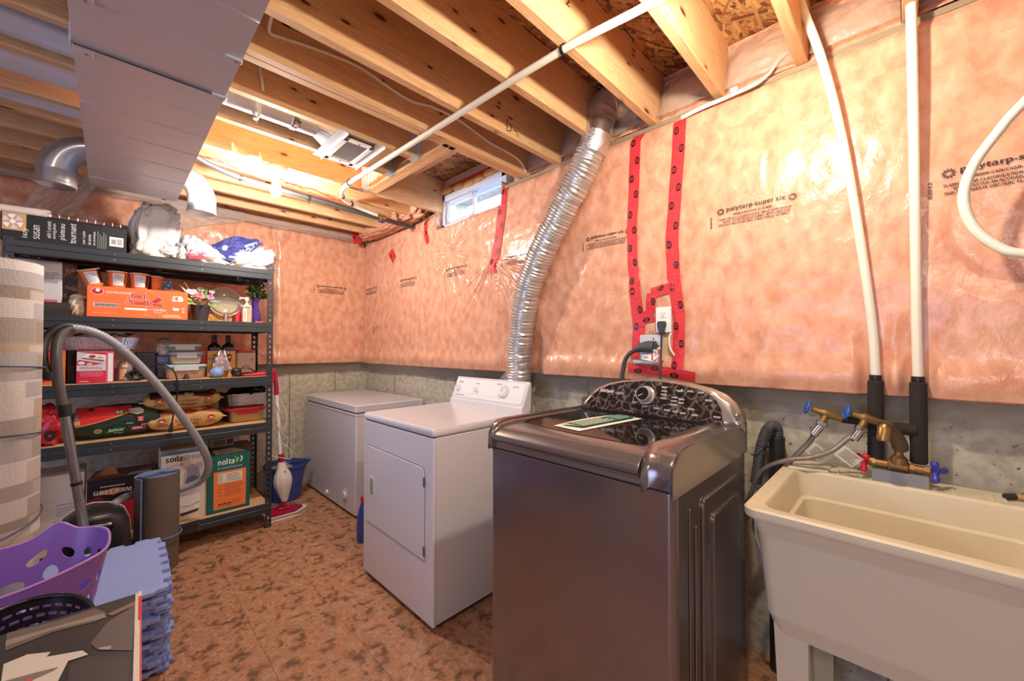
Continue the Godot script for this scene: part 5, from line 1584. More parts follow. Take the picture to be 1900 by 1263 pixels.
	var hp := along([Vector3(1.903, 0.90, -0.366), Vector3(1.902, 0.95, -0.365), Vector3(1.895, 0.975, -0.368), Vector3(1.878, 0.982, -0.378), Vector3(1.86, 0.965, -0.392), Vector3(1.85, 0.9, -0.41), Vector3(1.84, 0.75, -0.43)], 0.004)
	var hr := []
	for i in hp.size(): hr.append(0.0215 if i % 2 else 0.0185)
	b.tube(hp, 0.02, 14, true, hr)
	part("drain_hose", b, mat(72, 74, 78, 0.5), f, "", 20.0)
	b = at(f); b.tube(spline([Vector3(1.66, 0.905, -0.40), Vector3(1.75, 0.885, -0.40), Vector3(1.82, 0.90, -0.395), Vector3(1.88, 0.898, -0.385)], 6), 0.0025, 6)
	part("tie_wire", b, M.black, f)
	f = thing("coiled_string", "coiled white string hanging between the washer and the sink", "cord", Vector3(1.70, 0.55, -0.36))
	for k in 4:
		b = at(f)
		var q := []
		for j in 13:
			var a := TAU * j / 12
			q.append(Vector3(1.70 + 0.012 * k, 0.64 + 0.10 * cos(a) - 0.02 * k, -0.37 + 0.03 * sin(a + k * 0.3)))
		b.tube(q, 0.0035, 6)
		part("loop", b, mat(196, 190, 178, 0.5), f, "", 60.0)
	b = at(f); b.tube(spline([Vector3(1.71, 0.54, -0.36), Vector3(1.72, 0.40, -0.345), Vector3(1.73, 0.22, -0.33)], 5), 0.003, 6)
	part("tail", b, mat(176, 170, 156, 0.5), f)
	f = thing("scrub_brush", "small wooden handled brush lying on the sink's back ledge", "brush", Vector3(1.83, 0.862, 0.235))
	b = at(f); b.tube([Vector3(1.822, 0.872, 0.262), Vector3(1.825, 0.872, 0.245), Vector3(1.828, 0.871, 0.225)], 0.008, 10, true, [0.007, 0.009, 0.007])
	b.tube([Vector3(1.80, 0.872, 0.32), Vector3(1.81, 0.872, 0.29), Vector3(1.82, 0.872, 0.262)], 0.007, 10)
	part("handle", b, mat(186, 146, 96, 0.6), f)
	b = at(f); b.tube([Vector3(1.828, 0.871, 0.225), Vector3(1.815, 0.869, 0.205)], 0.009, 10)
	part("head", b, mat(50, 48, 40, 0.7), f)

# ---------- outlets on the wall
func build_outlets() -> void:
	# the studs and the cut in the film
	var st := MB.new()
	st.box(Vector3(1.868, 1.32, -0.80), Vector3(0.02, 0.36, 0.09), 0.002)
	st.uo = Vector2(0.3, 0.1)
	var sp := solo("stud_board", st, M.pine, "bare wooden board behind the outlets inside the red tape", "board")
	var t := thing("wall_outlet", "white duplex wall outlet inside the red tape", "outlet", Vector3(1.85, 1.428, -0.807))
	var b := at(t); b.box(Vector3(1.843, 1.428, -0.806), Vector3(0.014, 0.122, 0.074), 0.003)
	part("cover_plate", b, mat(240, 240, 240, 0.3), t)
	for y in [1.453, 1.403]:
		b = at(t); b.x = b.x * face(Vector3(1.8358, y, -0.806), Vector3(0, 0, 1), Vector3.UP)
		b.prism(rrect(-0.017, -0.015, 0.017, 0.015, 0.007), 0.0, 0.0025, 0.001)
		var rc := part("receptacle", b, mat(238, 238, 238, 0.3), t)
		b = at(t); b.x = b.x * face(Vector3(1.8358, y, -0.806), Vector3(0, 0, 1), Vector3.UP)
		b.rect(-0.008, 0.0, -0.0055, 0.009, lin(50, 50, 54), 0.0028); b.rect(0.0055, 0.0, 0.008, 0.008, lin(50, 50, 54), 0.0028); b.disc(0, -0.008, 0.003, 0.003, lin(50, 50, 54), 0.0028)
		part("slots", b, inkm(), rc, "", 0.0)
	t = thing("power_plug", "dark grey plug and cord hanging from the white duplex outlet to the washer", "plug", Vector3(1.82, 1.405, -0.806))
	b = at(t); b.x = b.x * face(Vector3(1.833, 1.40, -0.806), Vector3(0, 0, 1), Vector3.UP)
	b.prism(PackedVector2Array([Vector2(-0.010, -0.038), Vector2(0.010, -0.038), Vector2(0.020, 0.008), Vector2(0.016, 0.02), Vector2(-0.016, 0.02), Vector2(-0.020, 0.008)]), 0.0, 0.024, 0.004)
	part("plug", b, mat(62, 62, 66, 0.5), t)
	b = at(t); b.tube(spline([Vector3(1.82, 1.37, -0.806), Vector3(1.818, 1.33, -0.806), Vector3(1.805, 1.27, -0.803), Vector3(1.79, 1.20, -0.798), Vector3(1.77, 1.10, -0.797), Vector3(1.73, 1.0, -0.80)], 6), 0.0052, 8)
	part("cord", b, mat(56, 56, 60, 0.5), t, "", 60.0)
	b = at(t); b.x = b.x * face(Vector3(1.803, 1.24, -0.803), Vector3(0, 0, 1), Vector3.UP)
	b.rect(-0.012, -0.015, -0.002, 0.05, lin(220, 90, 60), 0.006); b.rect(-0.05, -0.01, -0.012, 0.045, lin(236, 234, 232), 0.006)
	b.scribble(-0.047, -0.006, -0.015, 0.04, 5, lin(120, 120, 130), 5, 0.0065)
	part("tag", b, inkm(), t, "white and orange tag", 0.0)
	t = thing("dryer_outlet", "large light grey dryer outlet box with a big dark plug, below the duplex outlet", "outlet", Vector3(1.84, 1.30, -0.87))
	b = at(t); b.box(Vector3(1.838, 1.295, -0.862), Vector3(0.03, 0.125, 0.112), 0.003)
	part("box", b, mat(206, 210, 218, 0.35), t)
	b = at(t); b.box(Vector3(1.835, 1.227, -0.885), Vector3(0.04, 0.022, 0.135), 0.006)
	part("base_lip", b, mat(214, 218, 226, 0.35), t)
	b = at(t); b.cyl(Vector3(1.845, 1.355, -0.868), Vector3(1.845, 1.378, -0.868), 0.009, 12)
	part("connector", b, mat(170, 170, 174, 0.35, 0.6), t)
	b = at(t); b.x = b.x * face(Vector3(1.8228, 1.30, -0.862), Vector3(0, 0, 1), Vector3.UP)
	b.flat([Vector2(0.012, 0.032), Vector2(0.018, 0.032), Vector2(0.017, 0.042), Vector2(0.013, 0.045)], lin(40, 40, 44)); b.disc(0.026, 0.024, 0.004, 0.004, lin(40, 40, 44)); b.disc(0.038, 0.022, 0.004, 0.004, lin(160, 160, 166))
	part("slots", b, inkm(), t, "", 0.0)
	t = thing("power_plug", "big dark dryer plug with ribbed grip and thick cord bending down to the left", "plug", Vector3(1.80, 1.30, -0.88))
	b = at(t)
	var pp := []; var pr := []
	for i in 12:
		var q := i / 11.0
		pp.append(Vector3(1.80, 1.298, -0.835).lerp(Vector3(1.795, 1.285, -0.925), q) + Vector3(0, 0.008 * sin(q * PI), 0))
		pr.append(lerpf(0.030, 0.014, q * q) * (1.0 if i % 2 else 0.94))
	b.tube(pp, 0.02, 16, true, pr)
	b.cyl(Vector3(1.822, 1.298, -0.845), Vector3(1.80, 1.298, -0.845), 0.026, 16)
	part("plug", b, mat(74, 74, 78, 0.5), t, "", 40.0)
	b = at(t); b.tube(spline([Vector3(1.796, 1.287, -0.915), Vector3(1.79, 1.27, -0.95), Vector3(1.785, 1.235, -0.975), Vector3(1.78, 1.18, -0.985), Vector3(1.77, 1.08, -0.995), Vector3(1.75, 0.95, -1.05)], 7), 0.0105, 12)
	part("cord", b, mat(60, 60, 64, 0.5), t, "", 60.0)
	b = at(t); b.x = b.x * face(Vector3(1.80, 1.275, -0.845), Vector3(0.1, 0, 1), Vector3(0.2, 1, 0))
	b.flat([Vector2(-0.045, -0.035), Vector2(0.01, -0.045), Vector2(0.035, -0.02), Vector2(0.04, 0.025), Vector2(0.0, 0.01), Vector2(-0.01, -0.01), Vector2(-0.045, -0.015)], lin(238, 238, 238), 0.004)
	b.flat([Vector2(0.003, -0.04), Vector2(0.012, -0.042), Vector2(0.006, 0.008), Vector2(-0.002, 0.006)], lin(216, 96, 60), 0.005)
	b.scribble(-0.04, -0.032, -0.012, -0.018, 3, lin(110, 110, 116), 3, 0.005); b.scribble(0.014, -0.02, 0.034, 0.015, 5, lin(140, 150, 160), 4, 0.005)
	part("tag", b, inkm(), t, "white and orange tag", 0.0)
	b = MB.new(); b.tube(spline([Vector3(1.845, 1.365, -0.772), Vector3(1.84, 1.34, -0.778), Vector3(1.838, 1.30, -0.775), Vector3(1.84, 1.27, -0.762), Vector3(1.85, 1.255, -0.752)], 6), 0.0055, 8)
	solo("house_cable", b, M.wire, "short white cable between the duplex outlet and the bare board", "cable", Vector3.ZERO, 0.0, "", 60.0)

# ---------- the steel shelving unit and what stands on it
const SY := [1.858, 1.474, 1.090, 0.758, 0.176]   # board tops, from the top down
const ZF := -3.272
const ZB := -3.722

func build_shelving() -> void:
	var t := thing("shelving_unit", "black steel shelving unit with slotted uprights and particle board shelves against the back wall", "shelving", Vector3(0.224, 0, -3.497))
	var n := 0
	for s in [[0.838, ZF, -1.0, -1.0], [-0.390, ZF, 1.0, -1.0], [0.838, ZB, -1.0, 1.0], [-0.390, ZB, 1.0, 1.0]]:
		var b := at(t)
		var sx: float = s[2]; var sz: float = s[3]
		for fl in 2:   # flange along x, flange along z
			var d := Vector3(sx, 0, 0) if fl == 0 else Vector3(0, 0, sz)
			var q := Vector3(0, 0, sz) if fl == 0 else Vector3(sx, 0, 0)
			var th := 0.0022
			for e in [0.0065, 0.0325]:
				var c: Vector3 = Vector3(s[0], 0.94, s[1]) + d * e + q * th * 0.5
				b.box(c, Vector3(0.013 if fl == 0 else th, 1.86, th if fl == 0 else 0.013), 0.0008)
			var y := 0.01
			while y < 1.86:
				var c: Vector3 = Vector3(s[0], y, s[1]) + d * 0.0195 + q * th * 0.5
				b.box(c, Vector3(0.014 if fl == 0 else th, 0.020, th if fl == 0 else 0.014))
				y += 0.0385
		part("upright", b, M.shelf, t)
		b = at(t); b.box(Vector3(s[0] + sx * 0.02, 0.006, s[1] + sz * 0.02), Vector3(0.044, 0.012, 0.044), 0.003)
		part("foot_cap", b, M.black, t)
		n += 1
	for y in SY:
		for z in [[ZF + 0.001, 1.0], [ZB - 0.001, -1.0]]:
			var b := at(t)
			var zz: float = z[0]; var k: float = z[1]
			b.box(Vector3(0.224, y - 0.052, zz), Vector3(1.21, 0.036, 0.006), 0.002)
			b.box(Vector3(0.224, y - 0.0165, zz - 0.003 * k), Vector3(1.21, 0.033, 0.006), 0.002)
			b.box(Vector3(0.224, y - 0.069, zz - 0.012 * k), Vector3(1.21, 0.003, 0.024))
			part("beam", b, M.shelf, t)
		for x in [0.015, 0.422]:
			for dy in [-0.018, -0.052]:
				var b := at(t); b.x = b.x * Transform3D(Basis(Vector3.RIGHT, PI / 2), Vector3(x, y + dy, ZF + 0.0035)); b.lathe([Vector2(0.0045, 0), Vector2(0.0035, 0.0018), Vector2(0, 0.0022)], 10)
				part("rivet", b, mat(150, 150, 154, 0.3, 0.7), t)
		for x in [-0.386, 0.834]:
			var b := at(t); b.box(Vector3(x, y - 0.035, -3.497), Vector3(0.004, 0.066, 0.43), 0.001)
			part("side_beam", b, M.shelf, t)
		var b2 := at(t); b2.box(Vector3(0.224, y - 0.04, -3.497), Vector3(0.03, 0.03, 0.43), 0.002)
		part("cross_brace", b2, M.shelf, t)
		b2 = at(t); b2.box(Vector3(0.224, y - 0.006, -3.497), Vector3(1.20, 0.012, 0.43), 0.001)
		part("shelf_board", b2, M.chip, t)

func ink(t: Node3D, f: Transform3D, draw: Callable, rough := 0.5, n := "print") -> void:
	var b := MB.new(); b.x = f
	draw.call(b)
	part(n, b, inkm(rough), t, "", 0.0)

func carton(n: String, label: String, cat: String, x0: float, x1: float, y: float, h: float, z1: float, dz: float, m: Material, ry := 0.0, draw = null, group := "") -> Node3D:
	# a box whose front lower left corner is at (x0, y, z1)
	var t := thing(n, label, cat, Vector3((x0 + x1) * 0.5, y, z1 - dz * 0.5), ry, group)
	var w := x1 - x0
	var b := MB.new(); b.box(Vector3(0, h * 0.5, 0), Vector3(w, h, dz), 0.0025)
	part("box", b, m, t)
	if draw != null: ink(t, Transform3D(Basis(), Vector3(-w * 0.5, 0, dz * 0.5 + 0.0002)), draw)
	return t

func build_top_shelf() -> void:
	var y: float = SY[0]
	# the long black box
	var t := carton("serving_set_box", "long black box with white sideways lettering on the top shelf", "box", -0.402, 0.066, y, 0.148, -3.315, 0.33, mat(26, 26, 30, 0.5), 0.0, func(b: MB):
		b.rect(0.005, 0.055, 0.085, 0.146, lin(206, 156, 104))
		for k in 6:
			var a := TAU * k / 6 + 0.25
			var q := []
			for i in 6: q.append(Vector2(0.040 + cos(a + 0.85 * i / 5) * 0.034, 0.10 + sin(a + 0.85 * i / 5) * 0.038))
			q.append(Vector2(0.040 + cos(a + 0.4) * 0.012, 0.10 + sin(a + 0.4) * 0.013))
			b.flat(q, lin(232, 234, 242) if k % 2 else lin(204, 208, 222), 0.0006)
		b.disc(0.040, 0.10, 0.010, 0.011, lin(240, 240, 246), 0.0008)
		var w := lin(236, 236, 240)
		var f := b.x
		b.x = f * Transform3D(Basis(Vector3(0, 1, 0), Vector3(-1, 0, 0), Vector3(0, 0, 1)), Vector3.ZERO)
		text(b, "lazy", 0.023, -0.094, 0.073, -0.070, w, 0.0006, false)
		text(b, "susan", 0.023, -0.132, 0.096, -0.110, w, 0.0006, false)
		text(b, "with 5 ceramic", 0.035, -0.172, 0.129, -0.156, w, 0.0006, false)
		text(b, "serving pieces", 0.035, -0.192, 0.119, -0.177, w, 0.0006, false)
		text(b, "plateau", 0.035, -0.228, 0.123, -0.202, w, 0.0006, false)
		text(b, "tournant", 0.023, -0.264, 0.133, -0.242, w, 0.0006, false)
		text(b, "avec 5 plats", 0.027, -0.302, 0.101, -0.288, w, 0.0006, false)
		text(b, "de service", 0.027, -0.322, 0.086, -0.309, w, 0.0006, false)
		text(b, "en céramique", 0.027, -0.342, 0.105, -0.329, w, 0.0006, false)
		b.x = f
		for i in 5: b.rect(0.348 + i * 0.008, 0.012, 0.350 + i * 0.008, 0.11 - 0.012 * (i % 3), lin(170, 170, 176))
		b.rect(0.396, 0.035, 0.455, 0.09, lin(226, 224, 220), 0.0006)
		for i in 9: b.rect(0.404 + i * 0.0022, 0.048, 0.4052 + i * 0.0022, 0.076, lin(60, 60, 64), 0.0009)
		b.scribble(0.428, 0.045, 0.452, 0.08, 5, lin(110, 110, 114), 4, 0.0009)
		for i in 14: b.rect(0.36, 0.008 + i * 0.010, 0.466, 0.010 + i * 0.010, lin(60, 62, 66), 0.0002))
	t = thing("rolled_cloth", "cream rolled cloth lying on the long black box", "cloth", Vector3(-0.325, y + 0.150, -3.44))
	var b := MB.new()
	var rr := noise(401, 8.0)
	b.grid(18, 70, func(u: float, v: float) -> Vector3:
		var a := v * TAU * 2.6; var r := 0.012 + 0.021 * v + 0.002 * rr.get_noise_2d(u, v)
		return Vector3(-0.088 + 0.176 * u - 0.006 * v, 0.034 + r * sin(a) * (0.85 + 0.2 * u), r * cos(a) * 1.15), 0.2, 0.3)
	part("roll", b, mat(226, 206, 196, 0.9), t, "", 180.0)
	t = thing("wire_rack", "thin chrome wire rack lying on the long black box", "rack", Vector3(-0.10, y + 0.150, -3.47))
	b = MB.new()
	for z in [-0.09, 0.0, 0.09]: b.tube([Vector3(-0.15, 0.012, z), Vector3(0.15, 0.012, z)], 0.002, 6)
	for yy in [0.012, 0.032]: b.tube([Vector3(-0.15, yy, 0.1), Vector3(0.15, yy, 0.1)], 0.002, 6)
	for i in 9: b.tube([Vector3(-0.14 + i * 0.035, 0.032, 0.1), Vector3(-0.14 + i * 0.035, 0.012, 0.1), Vector3(-0.14 + i * 0.035, 0.012, -0.1)], 0.0015, 5)
	for x in [-0.13, 0.13]:
		for z in [-0.08, 0.08]: b.tube([Vector3(x, 0, z), Vector3(x, 0.014, z)], 0.002, 5)
	part("wires", b, M.steel, t)
	# bagged round thing
	t = thing("plastic_bag", "large greyish white plastic bag wrapped round a bulky thing on the top shelf", "bag", Vector3(0.205, y, -3.48))
	b = MB.new(); blob(b, Vector3(0.0, 0.175, 0), Vector3(0.235, 0.36, 0.25), 71, 0.13, 1.7, 90, 60, 0.5, -0.94)
	for i in b.v.size():
		var p: Vector3 = b.v[i]
		if p.x < 0.0 and p.y > 0.2: p.x *= 1.0 - (p.y - 0.2) * 1.6
		b.v[i] = p
	part("bag", b, M.bag, t, "", 180.0)
	b = MB.new()
	blob(b, Vector3(0.075, 0.055, 0.115), Vector3(0.12, 0.07, 0.06), 72, 0.28, 3.5, 30, 20, 0.9)
	blob(b, Vector3(0.125, 0.045, 0.13), Vector3(0.05, 0.10, 0.05), 74, 0.25, 3.0, 20, 16, 0.9)
	part("knot", b, M.bag, t, "gathered knot", 180.0)
	b = MB.new(); b.tube(spline([Vector3(0.06, 0.03, 0.13), Vector3(0.075, 0.008, 0.16), Vector3(0.10, 0.002, 0.185), Vector3(0.13, 0.006, 0.19)], 5), 0.003, 6)
	part("cord", b, M.black, t, "black cord")
	carton("grey_box", "plain grey box half hidden behind the bulky white bag on the top shelf", "box", 0.045, 0.105, y, 0.225, -3.56, 0.14, mat(168, 156, 148, 0.7))
	# the three thin bags
	t = thing("plastic_bag", "white plastic bag with a red printed patch, between the bulky bag and the blue bag", "bag", Vector3(0.43, y, -3.42))
	b = MB.new(); blob(b, Vector3(0.02, 0.075, 0), Vector3(0.27, 0.18, 0.22), 81, 0.16, 2.6, 60, 34, 0.8, -0.85)
	for i in b.v.size():
		var p: Vector3 = b.v[i]
		p.y *= clampf(1.0 - (p.x - 0.0) * 4.0, 0.25, 1.15)
		b.v[i] = p
	part("bag", b, M.bagw, t, "", 180.0)
	b = MB.new(); b.x = face(Vector3(-0.075, 0.018, 0.110), Vector3(1, 0, 0.12), Vector3(-0.05, 1, -0.10))
	b.flat([Vector2(0, 0), Vector2(0.10, 0.005), Vector2(0.08, 0.03), Vector2(0.045, 0.055), Vector2(0.015, 0.06), Vector2(0.0, 0.03)], lin(206, 44, 72), 0.004)
	b.scribble(0.012, 0.022, 0.06, 0.042, 2, lin(236, 150, 160), 3, 0.0045)
	part("print", b, inkm(), t, "red printed patch", 0.0)
	t = thing("plastic_bag", "white plastic bag with green marks at the right end of the top shelf", "bag", Vector3(0.735, y, -3.47))
	b = MB.new(); blob(b, Vector3(-0.01, 0.085, 0.02), Vector3(0.31, 0.22, 0.28), 91, 0.15, 2.4, 64, 36, 0.8, -0.85)
	for i in b.v.size():
		var p: Vector3 = b.v[i]
		p.y *= clampf(0.8 + p.x * 2.2, 0.45, 1.05)
		b.v[i] = p
	part("bag", b, M.bagw, t, "", 180.0)
	b = MB.new(); b.x = face(Vector3(0.10, 0.09, 0.118), Vector3(1, 0, -0.3), Vector3(-0.1, 1, -0.35))
	b.flat([Vector2(0, 0.0), Vector2(0.02, 0.0), Vector2(0.03, 0.012), Vector2(0.012, 0.022), Vector2(0.0, 0.012)], lin(96, 140, 98), 0.006)
	part("print", b, inkm(), t, "green mark", 0.0)
	t = thing("plastic_bag", "crumpled blue plastic bag with white print lying over the white bags", "bag", Vector3(0.60, y + 0.02, -3.41))
	b = MB.new()
	var nb := noise(95, 7.0)
	var outline := func(u: float, v: float) -> Vector3:
		var x := lerpf(-0.20, 0.20, u)
		var lo := lerpf(0.135, 0.02, smoothstep(0.0, 0.45, u)) + lerpf(0.0, 0.16, smoothstep(0.55, 1.0, u))
		var hi := lerpf(0.155, 0.175, u) + 0.085 * smoothstep(0.2, 0.95, u) - 0.03 * smoothstep(0.95, 1.0, u) - 0.02 * sin(u * 9.0)
		return Vector3(x, lerpf(lo, hi, v), 0.04 - 0.13 * v + 0.03 * sin(u * PI) + 0.028 * nb.get_noise_2d(x * 1.2, v * 0.4) + 0.012 * absf(nb.get_noise_2d(x * 2.5 + 4, v * 1.3)))
	b.grid(56, 30, outline, 0.4, 0.25)
	b.grid(56, 30, func(u: float, v: float) -> Vector3: return outline.call(1.0 - u, v) + Vector3(0, 0.0, -0.03 * sin(v * PI) - 0.002), 0.4, 0.25)
	part("bag", b, M.bagb, t, "", 180.0)
	b = MB.new()
	var w := lin(216, 222, 240)
	var onb := func(q: MB) -> void:
		for i in q.v.size():
			var p: Vector3 = q.v[i]
			b.v.push_back(outline.call(p.x, p.y) + Vector3(0, 0, 0.004)); b.uv.push_back(Vector2.ZERO); b.c.push_back(w)
	for s in [["ROLL", 0.12, 0.45, 0.30, 0.70], ["BATH", 0.62, 0.25, 0.95, 0.42]]:
		var q := MB.new(); text(q, s[0], s[1], s[2], s[3], s[4], w, 0.0)
		onb.call(q)
	var q2 := MB.new(); q2.scribble(0.45, 0.12, 0.92, 0.22, 1, w, 5, 0.0, 0.7); q2.scribble(0.72, 0.45, 0.98, 0.60, 1, w, 6, 0.0, 0.7); q2.disc(0.42, 0.6, 0.04, 0.12, w, 0.0)
	onb.call(q2)
	part("print", b, inkm(0.3), t, "", 0.0)

func noodle_cup(label: String, p: Vector3, tilt: Vector3, turn: float, dark: float) -> void:
	var t := thing("noodle_cup", label, "cup", p, 0.0, "instant noodle cups on the orange carton")
	t.rotation_degrees = tilt
	var b := MB.new()
	b.lathe([Vector2(0, 0), Vector2(0.034, 0), Vector2(0.036, 0.003), Vector2(0.046, 0.094), Vector2(0.0475, 0.096)], 32)
	part("cup", b, mat(226, 122, 56, 0.4), t)
	b = MB.new()
	b.lathe([Vector2(0.0475, 0.096), Vector2(0.0495, 0.098), Vector2(0.0495, 0.101), Vector2(0.046, 0.1025), Vector2(0, 0.1025)], 32)
	part("lid", b, mat(236, 222, 210, 0.4), t)
	b = MB.new()
	b.lathe([Vector2(0.0377, 0.016), Vector2(0.0455, 0.087)], 14, Vector2.ONE, turn - 0.62, turn + 0.62)
	part("label", b, mat(228, 226, 230, 0.5), t, "white ingredients label")
	b = MB.new()
	for i in 7:
		var y := 0.026 + i * 0.008
		b.lathe([Vector2(0.0379 + y * 0.11 - 0.0016, y), Vector2(0.0379 + y * 0.11 - 0.0016 + 0.0004, y + 0.0035)], 8, Vector2.ONE, turn - 0.5, turn + 0.2 + 0.1 * (i % 3))
	part("label_print", b, mat(150, 152, 166, 0.5), t)
	b = MB.new()
	b.lathe([Vector2(0.0377, 0.016), Vector2(0.0462, 0.094)], 10, Vector2.ONE, turn + 0.72, turn + 0.72 + dark)
	part("side_label", b, mat(46, 34, 34, 0.4), t, "dark label")

func build_second_shelf() -> void:
	var y: float = SY[1]
	carton("pan_box", "flat black box at the left end of the second shelf", "box", -0.36, -0.157, y, 0.072, -3.335, 0.30, mat(48, 42, 38, 0.4), 0.0, func(b: MB): b.line([Vector2(0.06, 0.01), Vector2(0.10, 0.03), Vector2(0.14, 0.03), Vector2(0.17, 0.01)], 0.002, lin(110, 104, 98)))
	var t := carton("appliance_box", "grey white box with a red brand strip on the flat black box", "box", -0.375, -0.193, y + 0.0735, 0.235, -3.41, 0.20, mat(206, 204, 208, 0.6), 0.0, func(b: MB):
		b.rect(0.08, 0.004, 0.165, 0.018, lin(196, 40, 66))
		text(b, "Black & Decker", 0.086, 0.007, 0.16, 0.016, lin(240, 200, 206), 0.0006, false)
		b.scribble(0.09, 0.11, 0.172, 0.175, 7, lin(140, 140, 150), 8)
		b.disc(0.098, 0.205, 0.012, 0.012, lin(150, 146, 146)); b.disc(0.098, 0.205, 0.009, 0.009, lin(206, 204, 208), 0.0007))
	var b := MB.new(); blob(b, Vector3(-0.01, 0.245, 0.02), Vector3(0.15, 0.06, 0.14), 11, 0.2, 3.0, 30, 16, 0.7)
	part("open_flap", b, mat(60, 52, 62, 0.6), t, "dark open top", 180.0)
	b = MB.new(); b.x = face(Vector3(-0.05, 0.247, 0.095), Vector3(1, 0, 0), Vector3.UP); b.rect(0, 0, 0.03, 0.006, lin(200, 50, 80)); b.rect(0.05, -0.004, 0.06, 0, lin(200, 200, 210))
	part("flap_print", b, inkm(), t, "", 0.0)
	t = thing("paper_scraps", "crumpled printed paper and wrappers beside the grey white box", "paper", Vector3(-0.165, y + 0.0735, -3.47))
	b = MB.new()
	var nn := noise(111, 9.0)
	b.grid(16, 26, func(u: float, v: float) -> Vector3: return Vector3(-0.022 + 0.05 * u + 0.012 * nn.get_noise_2d(v * 0.8, u), 0.01 + 0.23 * v, 0.02 * nn.get_noise_2d(u * 0.9 + 3, v * 1.5) - 0.03 * u), 1.0, 1.0)
	part("paper", b, mat(176, 162, 150, 0.8), t, "", 40.0)
	b = MB.new(); b.x = face(Vector3(-0.015, 0.05, 0.016), Vector3(1, 0, -0.4), Vector3.UP)
	b.flat([Vector2(0, 0.06), Vector2(0.03, 0.055), Vector2(0.033, 0.10), Vector2(0.002, 0.12)], lin(52, 56, 92)); b.flat([Vector2(0, 0), Vector2(0.03, 0.0), Vector2(0.035, 0.03), Vector2(0.0, 0.04)], lin(60, 46, 44)); b.flat([Vector2(0.01, 0.13), Vector2(0.04, 0.14), Vector2(0.03, 0.17)], lin(190, 120, 96))
	part("print", b, inkm(), t, "", 0.0)
	t = thing("paper_bag", "small crumpled cream paper bag left of the orange noodle carton", "bag", Vector3(-0.128, y, -3.40))
	b = MB.new(); blob(b, Vector3(0, 0.052, 0), Vector3(0.072, 0.115, 0.08), 121, 0.2, 2.6, 34, 26, 0.85, -0.85)
	blob(b, Vector3(0.0, 0.112, 0), Vector3(0.06, 0.035, 0.035), 122, 0.3, 3.0, 20, 12, 0.9)
	part("bag", b, mat(214, 196, 172, 0.8), t, "", 180.0)
	# the orange carton
	carton("noodle_carton", "bright orange printed noodle carton on the second shelf", "carton", -0.094, 0.358, y, 0.182, -3.33, 0.30, mat(238, 112, 56, 0.5), 0.0, func(p: MB):
		var w := lin(250, 236, 226); var red := lin(176, 34, 74)
		p.disc(0.043, 0.150, 0.026, 0.020, w); p.disc(0.043, 0.150, 0.024, 0.018, lin(190, 30, 60), 0.0008); p.disc(0.044, 0.157, 0.009, 0.009, w, 0.001)
		text(p, "NONGSHIM", 0.078, 0.142, 0.182, 0.156, lin(255, 214, 190))
		p.rect(0.027, 0.062, 0.13, 0.083, lin(240, 240, 240)); 
		for i in 30: p.rect(0.030 + i * 0.0033, 0.064, 0.0314 + i * 0.0033 + 0.0008 * (i % 3), 0.081, lin(70, 66, 66), 0.0008)
		text(p, "86 g x 12 pkgs (1.03 kg)", 0.022, 0.020, 0.125, 0.030, lin(255, 206, 176), 0.0008, false)
		var arc := []
		for i in 25:
			var a := PI * i / 24
			arc.append(Vector2(0.245 + cos(a) * 0.088, 0.072 + sin(a) * 0.104))
		p.line(arc, 0.0022, w)
		p.rect(0.157, 0.050, 0.256, 0.062, w, 0.0007)
		text(p, "Bowl", 0.180, 0.118, 0.252, 0.156, w, 0.0010, true, null, true); text(p, "Bowl", 0.182, 0.120, 0.250, 0.154, red, 0.0014, true, null, true)
		text(p, "Noodle", 0.168, 0.078, 0.284, 0.116, w, 0.0010, true, null, true); text(p, "Noodle", 0.170, 0.080, 0.282, 0.114, red, 0.0014, true, null, true)
		text(p, "Soup", 0.284, 0.078, 0.326, 0.094, lin(120, 40, 50), 0.0012, true, null, true)
		p.flat([Vector2(0.275, 0.105), Vector2(0.305, 0.135), Vector2(0.325, 0.125), Vector2(0.298, 0.098)], red, 0.0012)
		text(p, "Spicy", 0.252, 0.052, 0.278, 0.063, w, 0.0012, false); text(p, "Chicken", 0.282, 0.050, 0.345, 0.066, w, 0.0012, true, null, true); text(p, "Flavor", 0.290, 0.036, 0.325, 0.046, w, 0.0012, false)
		p.line([Vector2(0.25, 0.048), Vector2(0.24, 0.024), Vector2(0.31, 0.022), Vector2(0.345, 0.03), Vector2(0.35, 0.05)], 0.0018, w)
		p.flat([Vector2(0.372, 0.122), Vector2(0.378, 0.152), Vector2(0.42, 0.152), Vector2(0.43, 0.135), Vector2(0.425, 0.118), Vector2(0.38, 0.116)], w, 0.0007)
		p.flat([Vector2(0.377, 0.125), Vector2(0.382, 0.148), Vector2(0.402, 0.148), Vector2(0.402, 0.121)], lin(238, 112, 56), 0.001); text(p, "3", 0.380, 0.126, 0.390, 0.144, w, 0.0014)
		p.flat([Vector2(0.375, 0.075), Vector2(0.41, 0.075), Vector2(0.405, 0.058), Vector2(0.381, 0.058)], w, 0.0007)
		text(p, "1/2", 0.42, 0.045, 0.435, 0.08, w, 0.0008); p.scribble(0.33, 0.012, 0.435, 0.032, 2, lin(255, 206, 176), 14))
	noodle_cup("tilted orange noodle cup at the left end of the row on the orange carton", Vector3(-0.062, y + 0.186, -3.41), Vector3(8, 0, 17), 0.1, 0.9)
	noodle_cup("upright orange noodle cup beside the tilted one on the orange carton", Vector3(0.030, y + 0.1825, -3.42), Vector3(0, 0, 0), 0.15, 0.1)
	noodle_cup("upright orange noodle cup third from the left on the orange carton", Vector3(0.130, y + 0.1825, -3.42), Vector3(0, 0, 0), 0.0, 0.5)
